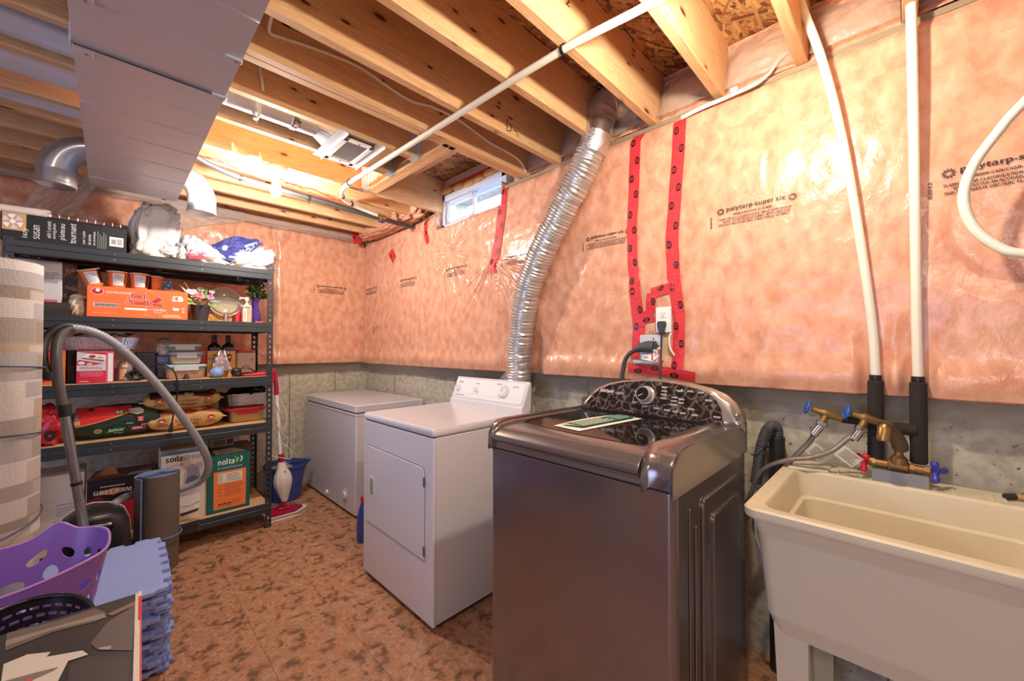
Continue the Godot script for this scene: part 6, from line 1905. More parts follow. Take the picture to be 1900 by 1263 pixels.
	noodle_cup("orange noodle cup at the right end of the row, half hidden, on the orange carton", Vector3(0.199, y + 0.1825, -3.48), Vector3(0, 0, 0), -1.6, 0.6)
	carton("tea_box", "small blue printed box standing on the orange carton behind the cups", "box", 0.222, 0.298, y + 0.1825, 0.088, -3.50, 0.05, mat(84, 112, 172, 0.5), 0.0, func(p: MB):
		for i in 26: p.disc(0.006 + fposmod(i * 0.0471, 0.066), 0.01 + fposmod(i * 0.0313, 0.07), 0.005, 0.004, [lin(160, 186, 224), lin(60, 80, 140), lin(190, 206, 232)][i % 3]))
	t = thing("orange_lid", "flat orange brown lid lying on the right end of the orange carton", "lid", Vector3(0.285, y + 0.1825, -3.42))
	b = MB.new(); b.lathe([Vector2(0, 0), Vector2(0.046, 0), Vector2(0.05, 0.006), Vector2(0.05, 0.012), Vector2(0.044, 0.015), Vector2(0, 0.014)], 28)
	part("lid", b, mat(176, 88, 52, 0.4), t)
	# plant pot with silk flowers
	t = thing("potted_flowers", "small dark pot of pink artificial flowers beside the orange carton", "plant", Vector3(0.433, y, -3.40))
	b = MB.new(); b.lathe([Vector2(0, 0), Vector2(0.038, 0), Vector2(0.040, 0.003), Vector2(0.052, 0.092), Vector2(0.0535, 0.093), Vector2(0.0545, 0.108), Vector2(0.050, 0.109), Vector2(0.048, 0.095), Vector2(0, 0.09)], 32)
	part("pot", b, mat(52, 48, 52, 0.5), t)
	var g := RandomNumberGenerator.new(); g.seed = 77
	var petal := func(bb: MB, o: Vector3, d: Vector3, up: Vector3, L: float, W: float, droop: float) -> void:
		var sd := d.cross(up).normalized()
		var q := []
		for i in 5:
			var k := i / 4.0
			q.append([o + d * L * k + up * (-droop * k * k * L), W * sin(PI * (0.12 + 0.88 * k)) * 0.5 + 0.0004])
		for i in 4:
			bb.quad(q[i][0] - sd * q[i][1], q[i][0] + sd * q[i][1], q[i + 1][0] + sd * q[i + 1][1], q[i + 1][0] - sd * q[i + 1][1])
	for f in [[Vector3(-0.015, 0.165, 0.05), 0.036, mat(236, 146, 132, 0.7), 16], [Vector3(0.045, 0.160, 0.045), 0.026, mat(226, 150, 190, 0.7), 12], [Vector3(-0.05, 0.185, 0.03), 0.04, mat(214, 212, 214, 0.7), 8], [Vector3(0.0, 0.215, 0.0), 0.026, mat(176, 190, 176, 0.7), 12], [Vector3(0.06, 0.205, 0.0), 0.022, mat(190, 196, 200, 0.7), 8]]:
		b = MB.new()
		for i in f[3]:
			var a: float = TAU * i * 0.382; var e: float = 0.2 + 0.9 * i / float(f[3])
			petal.call(b, f[0], Vector3(cos(a) * cos(e), sin(a) * cos(e) * 0.8 + 0.2, sin(e)).normalized(), Vector3(0, 0.4, 1).normalized(), f[1], f[1] * 0.75, 0.25)
		part("flower", b, f[2], t, "", 60.0)
		b = MB.new(); b.tube(spline([Vector3(f[0].x * 0.3, 0.09, f[0].z * 0.3), Vector3(f[0].x * 0.7, 0.13, f[0].z * 0.6), f[0]], 4), 0.0018, 5)
		part("stem", b, mat(86, 112, 58, 0.7), t)
	for s in [[Vector3(-0.045, 0.13, 0.04), Vector3(-0.62, 0.35, 0.3), 0.06, 0.018, 0], [Vector3(-0.05, 0.12, 0.035), Vector3(-0.7, -0.1, 0.4), 0.05, 0.02, 0], [Vector3(-0.03, 0.11, 0.05), Vector3(-0.5, 0.1, 0.6), 0.05, 0.02, 0], [Vector3(0.02, 0.15, 0.02), Vector3(0.12, 0.9, 0.1), 0.085, 0.014, 1], [Vector3(0.02, 0.15, 0.02), Vector3(-0.25, 0.9, 0.0), 0.10, 0.012, 1], [Vector3(0.03, 0.14, 0.04), Vector3(0.8, 0.05, 0.3), 0.08, 0.014, 2], [Vector3(-0.04, 0.14, 0.01), Vector3(-0.55, 0.85, 0.1), 0.14, 0.014, 3], [Vector3(-0.03, 0.14, 0.0), Vector3(-0.4, 0.95, 0.1), 0.15, 0.014, 3], [Vector3(0.0, 0.11, 0.05), Vector3(0.1, 0.0, 0.8), 0.04, 0.02, 0], [Vector3(0.04, 0.11, 0.03), Vector3(0.7, 0.2, 0.4), 0.05, 0.02, 0], [Vector3(-0.06, 0.15, 0.02), Vector3(-0.8, 0.3, 0.1), 0.05, 0.018, 0]]:
		b = MB.new(); petal.call(b, s[0], s[1].normalized(), Vector3(0, 0.5, 0.8).normalized(), s[2], s[3], 0.2)
		part("leaf", b, [mat(142, 172, 66, 0.6), mat(84, 140, 56, 0.6), mat(112, 168, 150, 0.6), mat(198, 190, 168, 0.7)][s[4]], t, "", 60.0)
	# clear oval lid leaning at the back, with a gold tray behind it
	t = thing("oval_lid", "clear oval plastic lid standing on edge over a gold tray, behind the lotion bottle", "lid", Vector3(0.585, y + 0.05, -3.46))
	t.rotation_degrees.x = -12
	b = MB.new(); b.x = Transform3D(Basis(Vector3.RIGHT, PI / 2), Vector3(0, 0.105, 0))
	b.lathe([Vector2(0.0, 0.022), Vector2(0.078, 0.020), Vector2(0.088, 0.012), Vector2(0.090, 0.002), Vector2(0.102, 0.0), Vector2(0.102, -0.003)], 40, Vector2(1.0, 1.05))
	part("lid", b, glass(226, 224, 218, 0.22, 0.08), t, "", 40.0)
	b = MB.new()
	var ring := []
	for i in 49: ring.append(Vector3(cos(TAU * i / 48) * 0.101, 0.105 + sin(TAU * i / 48) * 0.106, -0.001))
	b.tube(ring, 0.0028, 8, false)
	part("rim", b, glass(236, 236, 232, 0.5, 0.08), t, "", 60.0)
	b = MB.new(); b.x = Transform3D(Basis(Vector3.RIGHT, PI / 2), Vector3(0, 0.105, -0.012)); b.lathe([Vector2(0, 0), Vector2(0.082, 0), Vector2(0.084, 0.003), Vector2(0, 0.003)], 36, Vector2(1, 1.05))
	part("gold_tray", b, bumped(mat(158, 140, 100, 0.35, 0.6), T.crinkle, 0.2, 8.0), t, "gold embossed tray")
	carton("kraft_box", "low tan box behind the flower pot, under the clear oval lid", "box", 0.478, 0.634, y, 0.062, -3.52, 0.10, mat(214, 164, 96, 0.7), 0.0, func(p: MB): p.scribble(0.05, 0.02, 0.10, 0.032, 1, lin(170, 120, 60), 3))
	b = MB.new(); b.lathe([Vector2(0, 0), Vector2(0.0135, 0), Vector2(0.0135, 0.049), Vector2(0.012, 0.051), Vector2(0, 0.051)], 20)
	solo("metal_tube", b, M.steel, "small shiny silver cylinder standing before the clear oval lid", "cylinder", Vector3(0.568, y, -3.36))
	t = thing("lotion_bottle", "clear lotion bottle with a cream pump top near the right upright", "bottle", Vector3(0.700, y, -3.40))
	b = MB.new(); upright(b); b.prism(rrect(-0.030, -0.022, 0.030, 0.022, 0.010), 0.001, 0.118, 0.006)
	part("bottle", b, glass(226, 214, 176, 0.5, 0.1), t, "", 50.0)
	b = MB.new(); upright(b); b.prism(rrect(-0.0275, -0.0195, 0.0275, 0.0195, 0.009), 0.004, 0.048, 0.003)
	part("lotion", b, mat(196, 154, 82, 0.4), t)
	b = MB.new(); b.x = face(Vector3(-0.026, 0.012, 0.0225), Vector3.RIGHT, Vector3.UP); b.rect(0, 0, 0.022, 0.085, lin(236, 234, 230)); b.scribble(0.003, 0.01, 0.019, 0.075, 8, lin(120, 120, 130), 5)
	part("label", b, inkm(), t, "", 0.0)
	b = MB.new(); b.lathe([Vector2(0.030, 0.117), Vector2(0.028, 0.128), Vector2(0.014, 0.130), Vector2(0.012, 0.14), Vector2(0.006, 0.142), Vector2(0.006, 0.16), Vector2(0.012, 0.161), Vector2(0.012, 0.182), Vector2(0.010, 0.186), Vector2(0, 0.187)], 20)
	b.box(Vector3(-0.024, 0.178, 0.0), Vector3(0.042, 0.011, 0.013), 0.004); b.box(Vector3(-0.043, 0.172, 0.0), Vector3(0.007, 0.014, 0.009), 0.002)
	part("pump", b, mat(240, 232, 220, 0.35), t)
	t = thing("flower_vase", "purple glass vase of violet silk flowers by the right upright", "vase", Vector3(0.768, y, -3.46))
	b = MB.new(); b.lathe([Vector2(0, 0.002), Vector2(0.026, 0.002), Vector2(0.036, 0.02), Vector2(0.038, 0.045), Vector2(0.030, 0.085), Vector2(0.021, 0.12), Vector2(0.020, 0.15), Vector2(0.027, 0.18), Vector2(0.031, 0.192), Vector2(0.029, 0.192), Vector2(0.018, 0.15), Vector2(0.019, 0.12), Vector2(0.028, 0.085), Vector2(0.035, 0.045), Vector2(0.033, 0.022), Vector2(0, 0.008)], 28)
	part("vase", b, mat(70, 48, 124, 0.12), t, "", 50.0)
	for i in 34:
		b = MB.new()
		var o := Vector3(g.randf_range(-0.05, 0.045), g.randf_range(0.20, 0.31), g.randf_range(-0.03, 0.05))
		for j in 4: petal.call(b, o, Vector3(g.randfn(0, 1) + 0.3, g.randfn(0.2, 0.7), g.randfn(0.4, 0.7)).normalized(), Vector3(0, 0.5, 0.8).normalized(), g.randf_range(0.025, 0.045), 0.014, 0.3)
		part("leaf", b, mat(64, 92, 44, 0.6) if i % 3 else mat(104, 128, 62, 0.6), t, "", 60.0)
	for i in 40:
		b = MB.new()
		var o := Vector3(g.randf_range(-0.125, 0.085), 0, g.randf_range(-0.02, 0.05))
		o.y = 0.318 + g.randf_range(-0.012, 0.03) - 0.1 * maxf(0.0, o.x - 0.02)
		for j in 5:
			var a := TAU * j / 5 + i
			petal.call(b, o, Vector3(cos(a), sin(a) * 0.7, 0.7).normalized(), Vector3(0, 0, 1), 0.010, 0.009, 0.1)
		part("blossom", b, [mat(112, 106, 176, 0.7), mat(96, 92, 158, 0.7), mat(146, 140, 200, 0.7)][i % 3], t, "violet blossom", 60.0)
	b = MB.new()
	for i in 9: b.tube(spline([Vector3(0, 0.10, 0), Vector3(g.randf_range(-0.015, 0.015), 0.2, 0), Vector3(g.randf_range(-0.10, 0.06), 0.315, 0.01)], 4), 0.0016, 5)
	part("stems", b, mat(70, 92, 48, 0.7), t)
	b = MB.new(); b.prism(PackedVector2Array([Vector2(-0.02, 0), Vector2(0.018, 0), Vector2(0.022, 0.05), Vector2(0.012, 0.11), Vector2(-0.004, 0.08), Vector2(-0.018, 0.06)]), -0.006, 0.006, 0.002)
	solo("red_card", b, mat(206, 36, 56, 0.5), "red folded card between the clear oval lid and the lotion bottle", "card", Vector3(0.662, y, -3.47))
	b = MB.new()
	var loop := []
	for i in 25: loop.append(Vector3(cos(TAU * i / 24) * 0.019, 0.006 + 0.003 * sin(i * 1.9), sin(TAU * i / 24) * 0.012))
	b.tube(loop, 0.0055, 8, false)
	solo("hair_tie", b, mat(226, 96, 122, 0.8), "small pink hair tie lying by the right upright", "hair tie", Vector3(0.768, y, -3.36), 0.0, "", 60.0)

func foil_tray(b: MB, x0: float, x1: float, z0: float, z1: float, h: float, sl: float) -> void:
	# a pleated tray with a rolled rim
	var n := 120
	var R := []
	for lv in [[0.0, 1.0, 0.0], [0.001, 0.0, 0.0], [h - 0.004, 0.0, 1.0], [h, 0.0, 1.35], [h + 0.002, 0.0, 1.3], [h - 0.002, 0.0, 1.0], [0.004, 0.0, 0.05]]:
		var ring := PackedVector3Array()
		for i in n:
			var a := TAU * i / n
			var c := Vector2(cos(a), sin(a))
			c = Vector2(signf(c.x) * pow(absf(c.x), 0.28), signf(c.y) * pow(absf(c.y), 0.28))
			var pl := 0.0022 * (1.0 if i % 2 else -1.0) * (1.0 if lv[2] < 1.2 and lv[0] > 0.0005 else 0.0)
			var hx: float = (x1 - x0) * 0.5 - sl + sl * lv[2] + pl; var hz: float = (z1 - z0) * 0.5 - sl + sl * lv[2] + pl
			ring.push_back(Vector3((x0 + x1) * 0.5 + c.x * hx, lv[0], (z0 + z1) * 0.5 - c.y * hz))
		R.append(ring)
	b.rings(R.slice(1), true, false)
	b.cap(R[1], true); b.cap(R[6], false)

func food_box(n: String, label: String, x0: float, x1: float, y: float, h: float, z1: float, dz: float, lid: Material, body: Material, fill, fillh: float, clipc: Material, group := "") -> Node3D:
	var t := thing(n, label, "container", Vector3((x0 + x1) * 0.5, y, z1 - dz * 0.5), 0.0, group)
	var w := (x1 - x0) * 0.5; var d := dz * 0.5
	var rg := func(ix: float, yy: float) -> PackedVector3Array:
		var q := PackedVector3Array()
		for p in rrect(-w + ix, -d + ix, w - ix, d - ix, 0.022, 5): q.push_back(Vector3(p.x, yy, -p.y))
		return q
	var b := MB.new(); b.rings([rg.call(0.020, 0.0005), rg.call(0.012, 0.006), rg.call(0.005, h - 0.016)], true, false); b.cap(rg.call(0.020, 0.0005), true)
	part("bowl", b, body, t, "", 50.0)
	b = MB.new(); b.rings([rg.call(0.003, h - 0.018), rg.call(0.0, h - 0.014), rg.call(0.0, h - 0.004), rg.call(0.004, h), rg.call(0.02, h), rg.call(0.025, h - 0.004)], true, true)
	part("lid", b, lid, t, "", 50.0)
	b = MB.new(); b.box(Vector3(0, h - 0.022, d + 0.003), Vector3(w * 1.15, 0.036, 0.005), 0.002)
	part("clip_flap", b, clipc, t)
	if fill != null:
		b = MB.new(); b.rings([rg.call(0.024, 0.002), rg.call(0.017, 0.008), rg.call(0.012, fillh)], true, true)
		part("contents", b, fill, t, "", 50.0)
	return t

func build_third_shelf() -> void:
	var y: float = SY[2]
	carton("red_box", "tall red box with an orange edge at the left end of the third shelf", "box", -0.262, -0.172, y, 0.194, -3.36, 0.16, mat(206, 42, 44, 0.5), 0.0, func(b: MB):
		b.rect(0.066, 0.0, 0.09, 0.192, lin(216, 130, 56)); b.flat([Vector2(0, 0), Vector2(0.05, 0), Vector2(0.09, 0.018), Vector2(0.06, 0.022), Vector2(0.0, 0.014)], lin(226, 110, 50), 0.0005)
		b.rect(0.03, 0.168, 0.055, 0.178, lin(226, 140, 70), 0.0006); b.rect(0.066, 0.11, 0.072, 0.116, lin(240, 200, 150), 0.0007); b.rect(0.066, 0.06, 0.072, 0.066, lin(240, 200, 150), 0.0007))
	carton("black_box", "narrow black box between the red box and the pink printed box", "box", -0.170, -0.134, y, 0.19, -3.40, 0.15, mat(22, 18, 18, 0.4), 0.0, func(b: MB): b.scribble(0.01, 0.02, 0.03, 0.10, 6, lin(120, 110, 100), 5, 0.0005, 0.2))
	carton("pink_box", "pink and white printed box with a dessert picture on the third shelf", "box", -0.130, 0.021, y, 0.184, -3.34, 0.14, mat(206, 40, 74, 0.5), 0.0, func(b: MB):
		b.rect(0.002, 0.072, 0.118, 0.182, lin(206, 200, 206)); b.rect(0.118, 0.002, 0.149, 0.182, lin(216, 90, 122), 0.0004); b.rect(0.126, 0.006, 0.147, 0.172, lin(232, 230, 232), 0.0008)
		b.flat([Vector2(0.003, 0.18), Vector2(0.118, 0.18), Vector2(0.118, 0.158), Vector2(0.06, 0.170)], lin(190, 34, 66), 0.0006)
		b.flat([Vector2(0.022, 0.150), Vector2(0.048, 0.172), Vector2(0.116, 0.164), Vector2(0.116, 0.138), Vector2(0.108, 0.132)], lin(232, 228, 230), 0.0008)
		b.flat([Vector2(0.022, 0.150), Vector2(0.108, 0.134), Vector2(0.108, 0.122), Vector2(0.022, 0.142)], lin(120, 110, 124), 0.0009)
		b.disc(0.062, 0.154, 0.014, 0.009, lin(176, 60, 36), 0.001); b.disc(0.094, 0.148, 0.014, 0.006, lin(222, 170, 92), 0.001)
		b.flat([Vector2(0.003, 0.128), Vector2(0.012, 0.136), Vector2(0.105, 0.112), Vector2(0.06, 0.104), Vector2(0.003, 0.106)], lin(190, 30, 62), 0.0009)
		b.disc(0.02, 0.118, 0.014, 0.009, lin(236, 216, 206), 0.0011); b.disc(0.052, 0.112, 0.013, 0.006, lin(230, 190, 150), 0.0011)
		b.rect(0.002, 0.074, 0.118, 0.100, lin(214, 212, 218), 0.0007); b.scribble(0.012, 0.080, 0.112, 0.097, 3, lin(130, 126, 136), 12, 0.0009)
		b.scribble(0.014, 0.038, 0.112, 0.068, 5, lin(240, 150, 172), 15, 0.0008, 0.35); b.rect(0.014, 0.010, 0.05, 0.014, lin(245, 220, 226), 0.0008))
	var t := thing("foil_tray", "large pleated foil roasting tray lying across the boxes on the third shelf", "tray", Vector3(-0.025, y + 0.1945, -3.47))
	var b := MB.new(); foil_tray(b, -0.155, 0.155, -0.11, 0.11, 0.075, 0.022)
	part("tray", b, M.foil, t, "", 30.0)
	t = thing("kitchen_utensils", "dark utensils and a white spoon lying in the large foil tray", "utensils", Vector3(-0.025, y + 0.20, -3.46))
	b = MB.new(); b.tube(spline([Vector3(-0.12, 0.075, 0.05), Vector3(-0.06, 0.09, 0.04), Vector3(0.0, 0.078, 0.05)], 5), 0.005, 8); b.tube(spline([Vector3(-0.04, 0.07, -0.02), Vector3(0.05, 0.088, 0.0), Vector3(0.13, 0.09, 0.01)], 5), 0.005, 8); b.tube(spline([Vector3(0.05, 0.085, 0.03), Vector3(0.10, 0.076, 0.035), Vector3(0.145, 0.102, 0.03)], 5), 0.003, 6)
	b.tube([Vector3(-0.03, 0.01, 0), Vector3(-0.04, 0.07, -0.02)], 0.004, 6)
	part("tools", b, mat(36, 32, 34, 0.4), t, "", 60.0)
	b = MB.new(); blob(b, Vector3(0.075, 0.092, 0.03), Vector3(0.035, 0.012, 0.02), 5, 0.02, 1.0, 16, 10, 1.0); b.tube([Vector3(0.06, 0.09, 0.03), Vector3(0.02, 0.06, 0.03), Vector3(-0.02, 0.01, 0.03)], 0.003, 6)
	part("spoon", b, mat(226, 216, 214, 0.4), t, "white spoon")
	t = thing("glass_jar", "cloudy glass jar with a cream label beside the pink printed box", "jar", Vector3(0.070, y, -3.43))
	b = MB.new(); b.lathe([Vector2(0, 0.001), Vector2(0.030, 0.001), Vector2(0.034, 0.006), Vector2(0.035, 0.08), Vector2(0.031, 0.10), Vector2(0.022, 0.117), Vector2(0.018, 0.122), Vector2(0, 0.123)], 28)
	part("jar", b, mat(150, 128, 120, 0.18), t, "", 50.0)
	b = MB.new(); b.lathe([Vector2(0.0354, 0.012), Vector2(0.0357, 0.075)], 10, Vector2.ONE, -0.75, 0.15); b.lathe([Vector2(0.0345, 0.085), Vector2(0.0316, 0.101)], 8, Vector2.ONE, -0.4, 0.35)
	part("label", b, mat(216, 198, 160, 0.6), t)
	t = thing("small_appliance", "dark grey square appliance behind the hose on the third shelf", "appliance", Vector3(0.166, y, -3.55))
	b = MB.new(); b.box(Vector3(0, 0.088, 0), Vector3(0.10, 0.176, 0.11), 0.008)
	part("housing", b, mat(74, 76, 86, 0.4), t)
	b = MB.new(); b.box(Vector3(0, 0.09, 0.056), Vector3(0.07, 0.13, 0.004), 0.0015); b.cyl(Vector3(0.008, 0.115, 0.057), Vector3(0.008, 0.115, 0.061), 0.006, 10)
	part("front_plate", b, mat(60, 62, 72, 0.35), t)
	b = MB.new(); b.box(Vector3(0.052, 0.088, 0.0), Vector3(0.006, 0.17, 0.10), 0.002)
	part("side_stripe", b, mat(26, 34, 62, 0.4), t)
	t = thing("coiled_cable", "coil of black cable before the grey appliance on the third shelf", "cable", Vector3(0.118, y, -3.39))
	var g := RandomNumberGenerator.new(); g.seed = 5
	for k in 5:
		b = MB.new()
		var q := []
		var c := Vector3(g.randf_range(-0.012, 0.012), 0.034 + g.randf_range(-0.004, 0.006), g.randf_range(-0.012, 0.012))
		for i in 17: q.append(c + Vector3(cos(TAU * i / 16) * (0.026 + 0.003 * k), sin(TAU * i / 16) * 0.026, sin(TAU * i / 16 + k) * 0.012))
		b.tube(q, 0.0042, 7)
		part("loop", b, M.black, t, "", 60.0)
	b = MB.new(); b.box(Vector3(-0.002, 0.024, 0.03), Vector3(0.02, 0.022, 0.012), 0.003)
	part("plug", b, mat(120, 118, 122, 0.3, 0.5), t)
	# stacked glass food boxes
	var gl := glass(214, 206, 186, 0.30, 0.08)
	food_box("food_container", "glass food container with pale blue lid, lowest of the stack", 0.249, 0.469, y, 0.094, -3.36, 0.17, mat(150, 182, 196, 0.3), gl, mat(186, 106, 56, 0.5), 0.05, glass(220, 222, 226, 0.6, 0.1), "glass food containers stacked on the third shelf")
	food_box("food_container", "glass food container with pale violet lid, middle of the stack", 0.272, 0.455, y + 0.0945, 0.082, -3.39, 0.15, mat(150, 158, 196, 0.3), gl, mat(206, 184, 138, 0.5), 0.05, glass(220, 222, 226, 0.6, 0.1), "glass food containers stacked on the third shelf")
	food_box("food_container", "glass food container with pale aqua lid, topmost of the stack", 0.268, 0.442, y + 0.177, 0.052, -3.40, 0.14, mat(150, 196, 204, 0.3), gl, null, 0.0, glass(226, 226, 224, 0.6, 0.1), "glass food containers stacked on the third shelf")
	food_box("food_container", "deep clear container with a royal blue lid behind the glass stack", 0.205, 0.30, y, 0.15, -3.50, 0.13, mat(52, 92, 170, 0.3), glass(150, 160, 190, 0.4, 0.08), mat(120, 112, 108, 0.6), 0.06, glass(120, 150, 200, 0.6, 0.1))
	t = thing("paper_scraps", "crumpled wrapper with yellow edge lying on the stacked containers", "paper", Vector3(0.264, y + 0.1515, -3.53))
	b = MB.new(); blob(b, Vector3(0, 0.038, 0), Vector3(0.09, 0.085, 0.08), 131, 0.24, 2.8, 34, 24, 0.85, -0.85)
	part("wrapper", b, mat(196, 176, 164, 0.6), t, "", 180.0)
	b = MB.new()
	b.grid(20, 6, func(u: float, v: float) -> Vector3:
		var a := PI * (0.1 + 0.85 * u)
		return Vector3(cos(a) * -0.04, 0.085 + 0.038 * sin(a) * (0.75 + 0.3 * v) - 0.0, 0.03 - 0.04 * v), 1, 1)
	part("fold", b, mat(196, 158, 84, 0.5), t, "yellow edged fold", 60.0)
	b = MB.new()
	b.grid(16, 6, func(u: float, v: float) -> Vector3: return Vector3(-0.042 + 0.08 * u, 0.105 + 0.022 * sin(u * PI) - 0.02 * v, 0.02 - 0.05 * v), 1, 1)
	part("fold", b, mat(214, 200, 186, 0.7), t, "", 60.0)
	# two black bottles
	for i in 2:
		t = thing("black_bottle", ["black flat-shouldered bottle behind the yellow box, left of the pair", "black flat-shouldered bottle behind the yellow box, right of the pair"][i], "bottle", Vector3(0.531 + i * 0.083, y, -3.53), 0.0, "two black bottles")
		b = MB.new(); b.lathe([Vector2(0, 0), Vector2(0.038, 0), Vector2(0.040, 0.004), Vector2(0.040, 0.205), Vector2(0.037, 0.218), Vector2(0.018, 0.235), Vector2(0.0155, 0.245), Vector2(0.0155, 0.262), Vector2(0, 0.262)], 28, Vector2(1.0, 0.7))
		part("bottle", b, mat(16, 14, 16, 0.12), t, "", 40.0)
		b = MB.new(); b.lathe([Vector2(0.0165, 0.255), Vector2(0.0165, 0.293), Vector2(0.015, 0.295), Vector2(0, 0.295)], 24)
		part("cap", b, mat(24, 22, 24, 0.3), t)
		b = MB.new(); b.lathe([Vector2(0.0405, 0.165), Vector2(0.0405, 0.203)], 12, Vector2(1.0, 0.71), -0.9, 0.9)
		part("label", b, bumped(mat(96, 98, 124, 0.3), T.crinkle, 0.2, 12.0), t, "grey label")
	carton("yellow_box", "yellow box with a round dark mark before the two black bottles", "box", 0.482, 0.648, y, 0.180, -3.465, 0.05, mat(226, 170, 84, 0.5), 0.0, func(p: MB):
		p.disc(0.127, 0.140, 0.016, 0.020, lin(60, 48, 40)); p.disc(0.130, 0.136, 0.007, 0.010, lin(220, 214, 206), 0.0007)
		p.rect(0.0, 0.118, 0.04, 0.138, lin(150, 150, 160), 0.0004); p.disc(0.04, 0.152, 0.014, 0.004, lin(110, 84, 50)); p.flat([Vector2(0.11, 0.12), Vector2(0.14, 0.125), Vector2(0.13, 0.09)], lin(70, 54, 44)))
	b = MB.new(); b.lathe([Vector2(0, 0), Vector2(0.018, 0), Vector2(0.02, 0.004), Vector2(0.02, 0.05), Vector2(0.016, 0.056), Vector2(0, 0.057)], 20)
	solo("red_tin", b, mat(196, 24, 40, 0.3), "small red tin on the glass container before the yellow box", "tin", Vector3(0.457, y + 0.0945, -3.46))
	# pleated silver lamp with a blue dotted ball
	t = thing("pleated_shade", "pleated silver shade with a round blue dotted end, before the yellow box", "ornament", Vector3(0.553, y, -3.39))
	b = MB.new()
	var R := []
	for i in 15:
		var q := i / 14.0
		var ring := PackedVector3Array()
		for k in 44:
			var a := TAU * k / 44
			var r := lerpf(0.053, 0.014, pow(q, 1.15)) * (1.0 + (0.09 if k % 2 else -0.09)) * (1.0 + 0.05 * sin(q * 22.0))
			ring.push_back(Vector3(sin(a) * r, 0.045 + 0.142 * q, cos(a) * r))
		R.append(ring)
	b.rings(R, true, true)
	part("shade", b, mat(214, 200, 204, 0.18, 0.85), t, "", 10.0)
	b = MB.new(); b.lathe([Vector2(0, 0.001), Vector2(0.03, 0.001), Vector2(0.036, 0.02), Vector2(0.044, 0.046), Vector2(0.03, 0.05), Vector2(0, 0.05)], 24)
	part("base", b, mat(170, 104, 48, 0.4), t, "amber base")
	b = MB.new(); b.x = Transform3D(Basis(Vector3.RIGHT, 1.1) , Vector3(-0.035, 0.036, 0.045))
	b.lathe([Vector2(0, -0.03), Vector2(0.02, -0.028), Vector2(0.034, -0.016), Vector2(0.039, 0.0), Vector2(0.036, 0.012), Vector2(0.026, 0.022), Vector2(0.012, 0.027), Vector2(0, 0.028)], 28, Vector2(1.05, 0.9))
	var ball := part("blue_end", b, mat(122, 150, 206, 0.4), t, "blue dotted end", 50.0)
	for i in 30:
		var a := i * 2.4; var r := 0.032 * sqrt((i + 0.5) / 30.0)
		b = MB.new(); b.x = Transform3D(Basis(Vector3.RIGHT, 1.1), Vector3(-0.035, 0.036, 0.045))
		var h := 0.028 - 0.012 * pow(r / 0.032, 2.0)
		b.lathe([Vector2(0.0022, h - 0.002), Vector2(0.0018, h + 0.001), Vector2(0, h + 0.0015)], 6)
		for j in b.v.size(): b.v[j] += Basis(Vector3.RIGHT, 1.1) * Vector3(cos(a) * r, 0, sin(a) * r)
		part("dot", b, mat(176, 196, 234, 0.4), ball)
	t = thing("canister", "frosted plastic canister with a red lid on the third shelf", "container", Vector3(0.715, y, -3.52))
	b = MB.new(); upright(b); b.prism(rrect(-0.062, -0.05, 0.062, 0.05, 0.02), 0.001, 0.166, 0.004)
	part("body", b, mat(190, 176, 162, 0.35), t, "", 50.0)
	b = MB.new(); upright(b); b.prism(rrect(-0.056, -0.046, 0.048, 0.046, 0.02), 0.166, 0.185, 0.003)
	part("lid", b, mat(206, 36, 66, 0.35), t, "red lid")
	b = MB.new(); b.x = face(Vector3(0.025, 0.105, 0.0505), Vector3.RIGHT, Vector3.UP); b.flat([Vector2(0, 0.01), Vector2(0.008, 0.0), Vector2(0.016, 0.012), Vector2(0.012, 0.022), Vector2(0.004, 0.02)], lin(206, 36, 60))
	part("print", b, inkm(), t, "", 0.0)
	t = thing("container_cover", "flat red container lid lying at the right end of the third shelf", "lid", Vector3(0.745, y, -3.385))
	b = MB.new(); upright(b); b.prism(rrect(-0.085, -0.06, 0.085, 0.06, 0.025), 0.001, 0.022, 0.008)
	part("lid", b, mat(206, 36, 66, 0.35), t, "", 50.0)
	b = MB.new(); upright(b); b.prism(rrect(-0.07, -0.046, 0.07, 0.046, 0.02), 0.0215, 0.025, 0.002)
	part("raised_rim", b, mat(206, 36, 66, 0.35), t)
	t = thing("coiled_cable", "tangle of thin black wires with a small black clamp, right of the silver shade", "cable", Vector3(0.655, y, -3.34))
	for k in 4:
		b = MB.new(); b.tube(spline([Vector3(-0.03, 0.02, 0.0), Vector3(-0.005 + 0.012 * k, 0.05 + 0.01 * k, -0.005), Vector3(0.05 + 0.01 * k, 0.058 - 0.008 * k, 0), Vector3(0.095, 0.022 + 0.004 * k, 0.0), Vector3(0.06, 0.012 + 0.006 * k, 0.01), Vector3(0.0, 0.028, 0.012)], 6), 0.0018, 6)
		part("wire", b, M.black, t, "", 60.0)
	b = MB.new(); blob(b, Vector3(-0.025, 0.03, 0), Vector3(0.055, 0.06, 0.04), 141, 0.25, 3.0, 24, 18, 0.8, -0.9)
	part("clamp", b, mat(34, 30, 30, 0.3), t, "", 180.0)
	b = MB.new(); b.tube(spline([Vector3(-0.09, 0.02, 0.035), Vector3(-0.10, 0.0, 0.06), Vector3(-0.12, -0.012, 0.068), Vector3(-0.115, -0.022, 0.072), Vector3(-0.085, -0.005, 0.066)], 5), 0.0018, 6)
	part("hanging_wire", b, M.black, t, "", 60.0)
	t = thing("tea_light", "small dark dome with a silver rim on the edge of the third shelf", "cup", Vector3(0.355, y, -3.33))
	b = MB.new(); b.lathe([Vector2(0.017, 0), Vector2(0.017, 0.01), Vector2(0.010, 0.022), Vector2(0.010, 0.03), Vector2(0.006, 0.034), Vector2(0, 0.035)], 18)
	part("dome", b, mat(86, 82, 88, 0.2, 0.7), t)
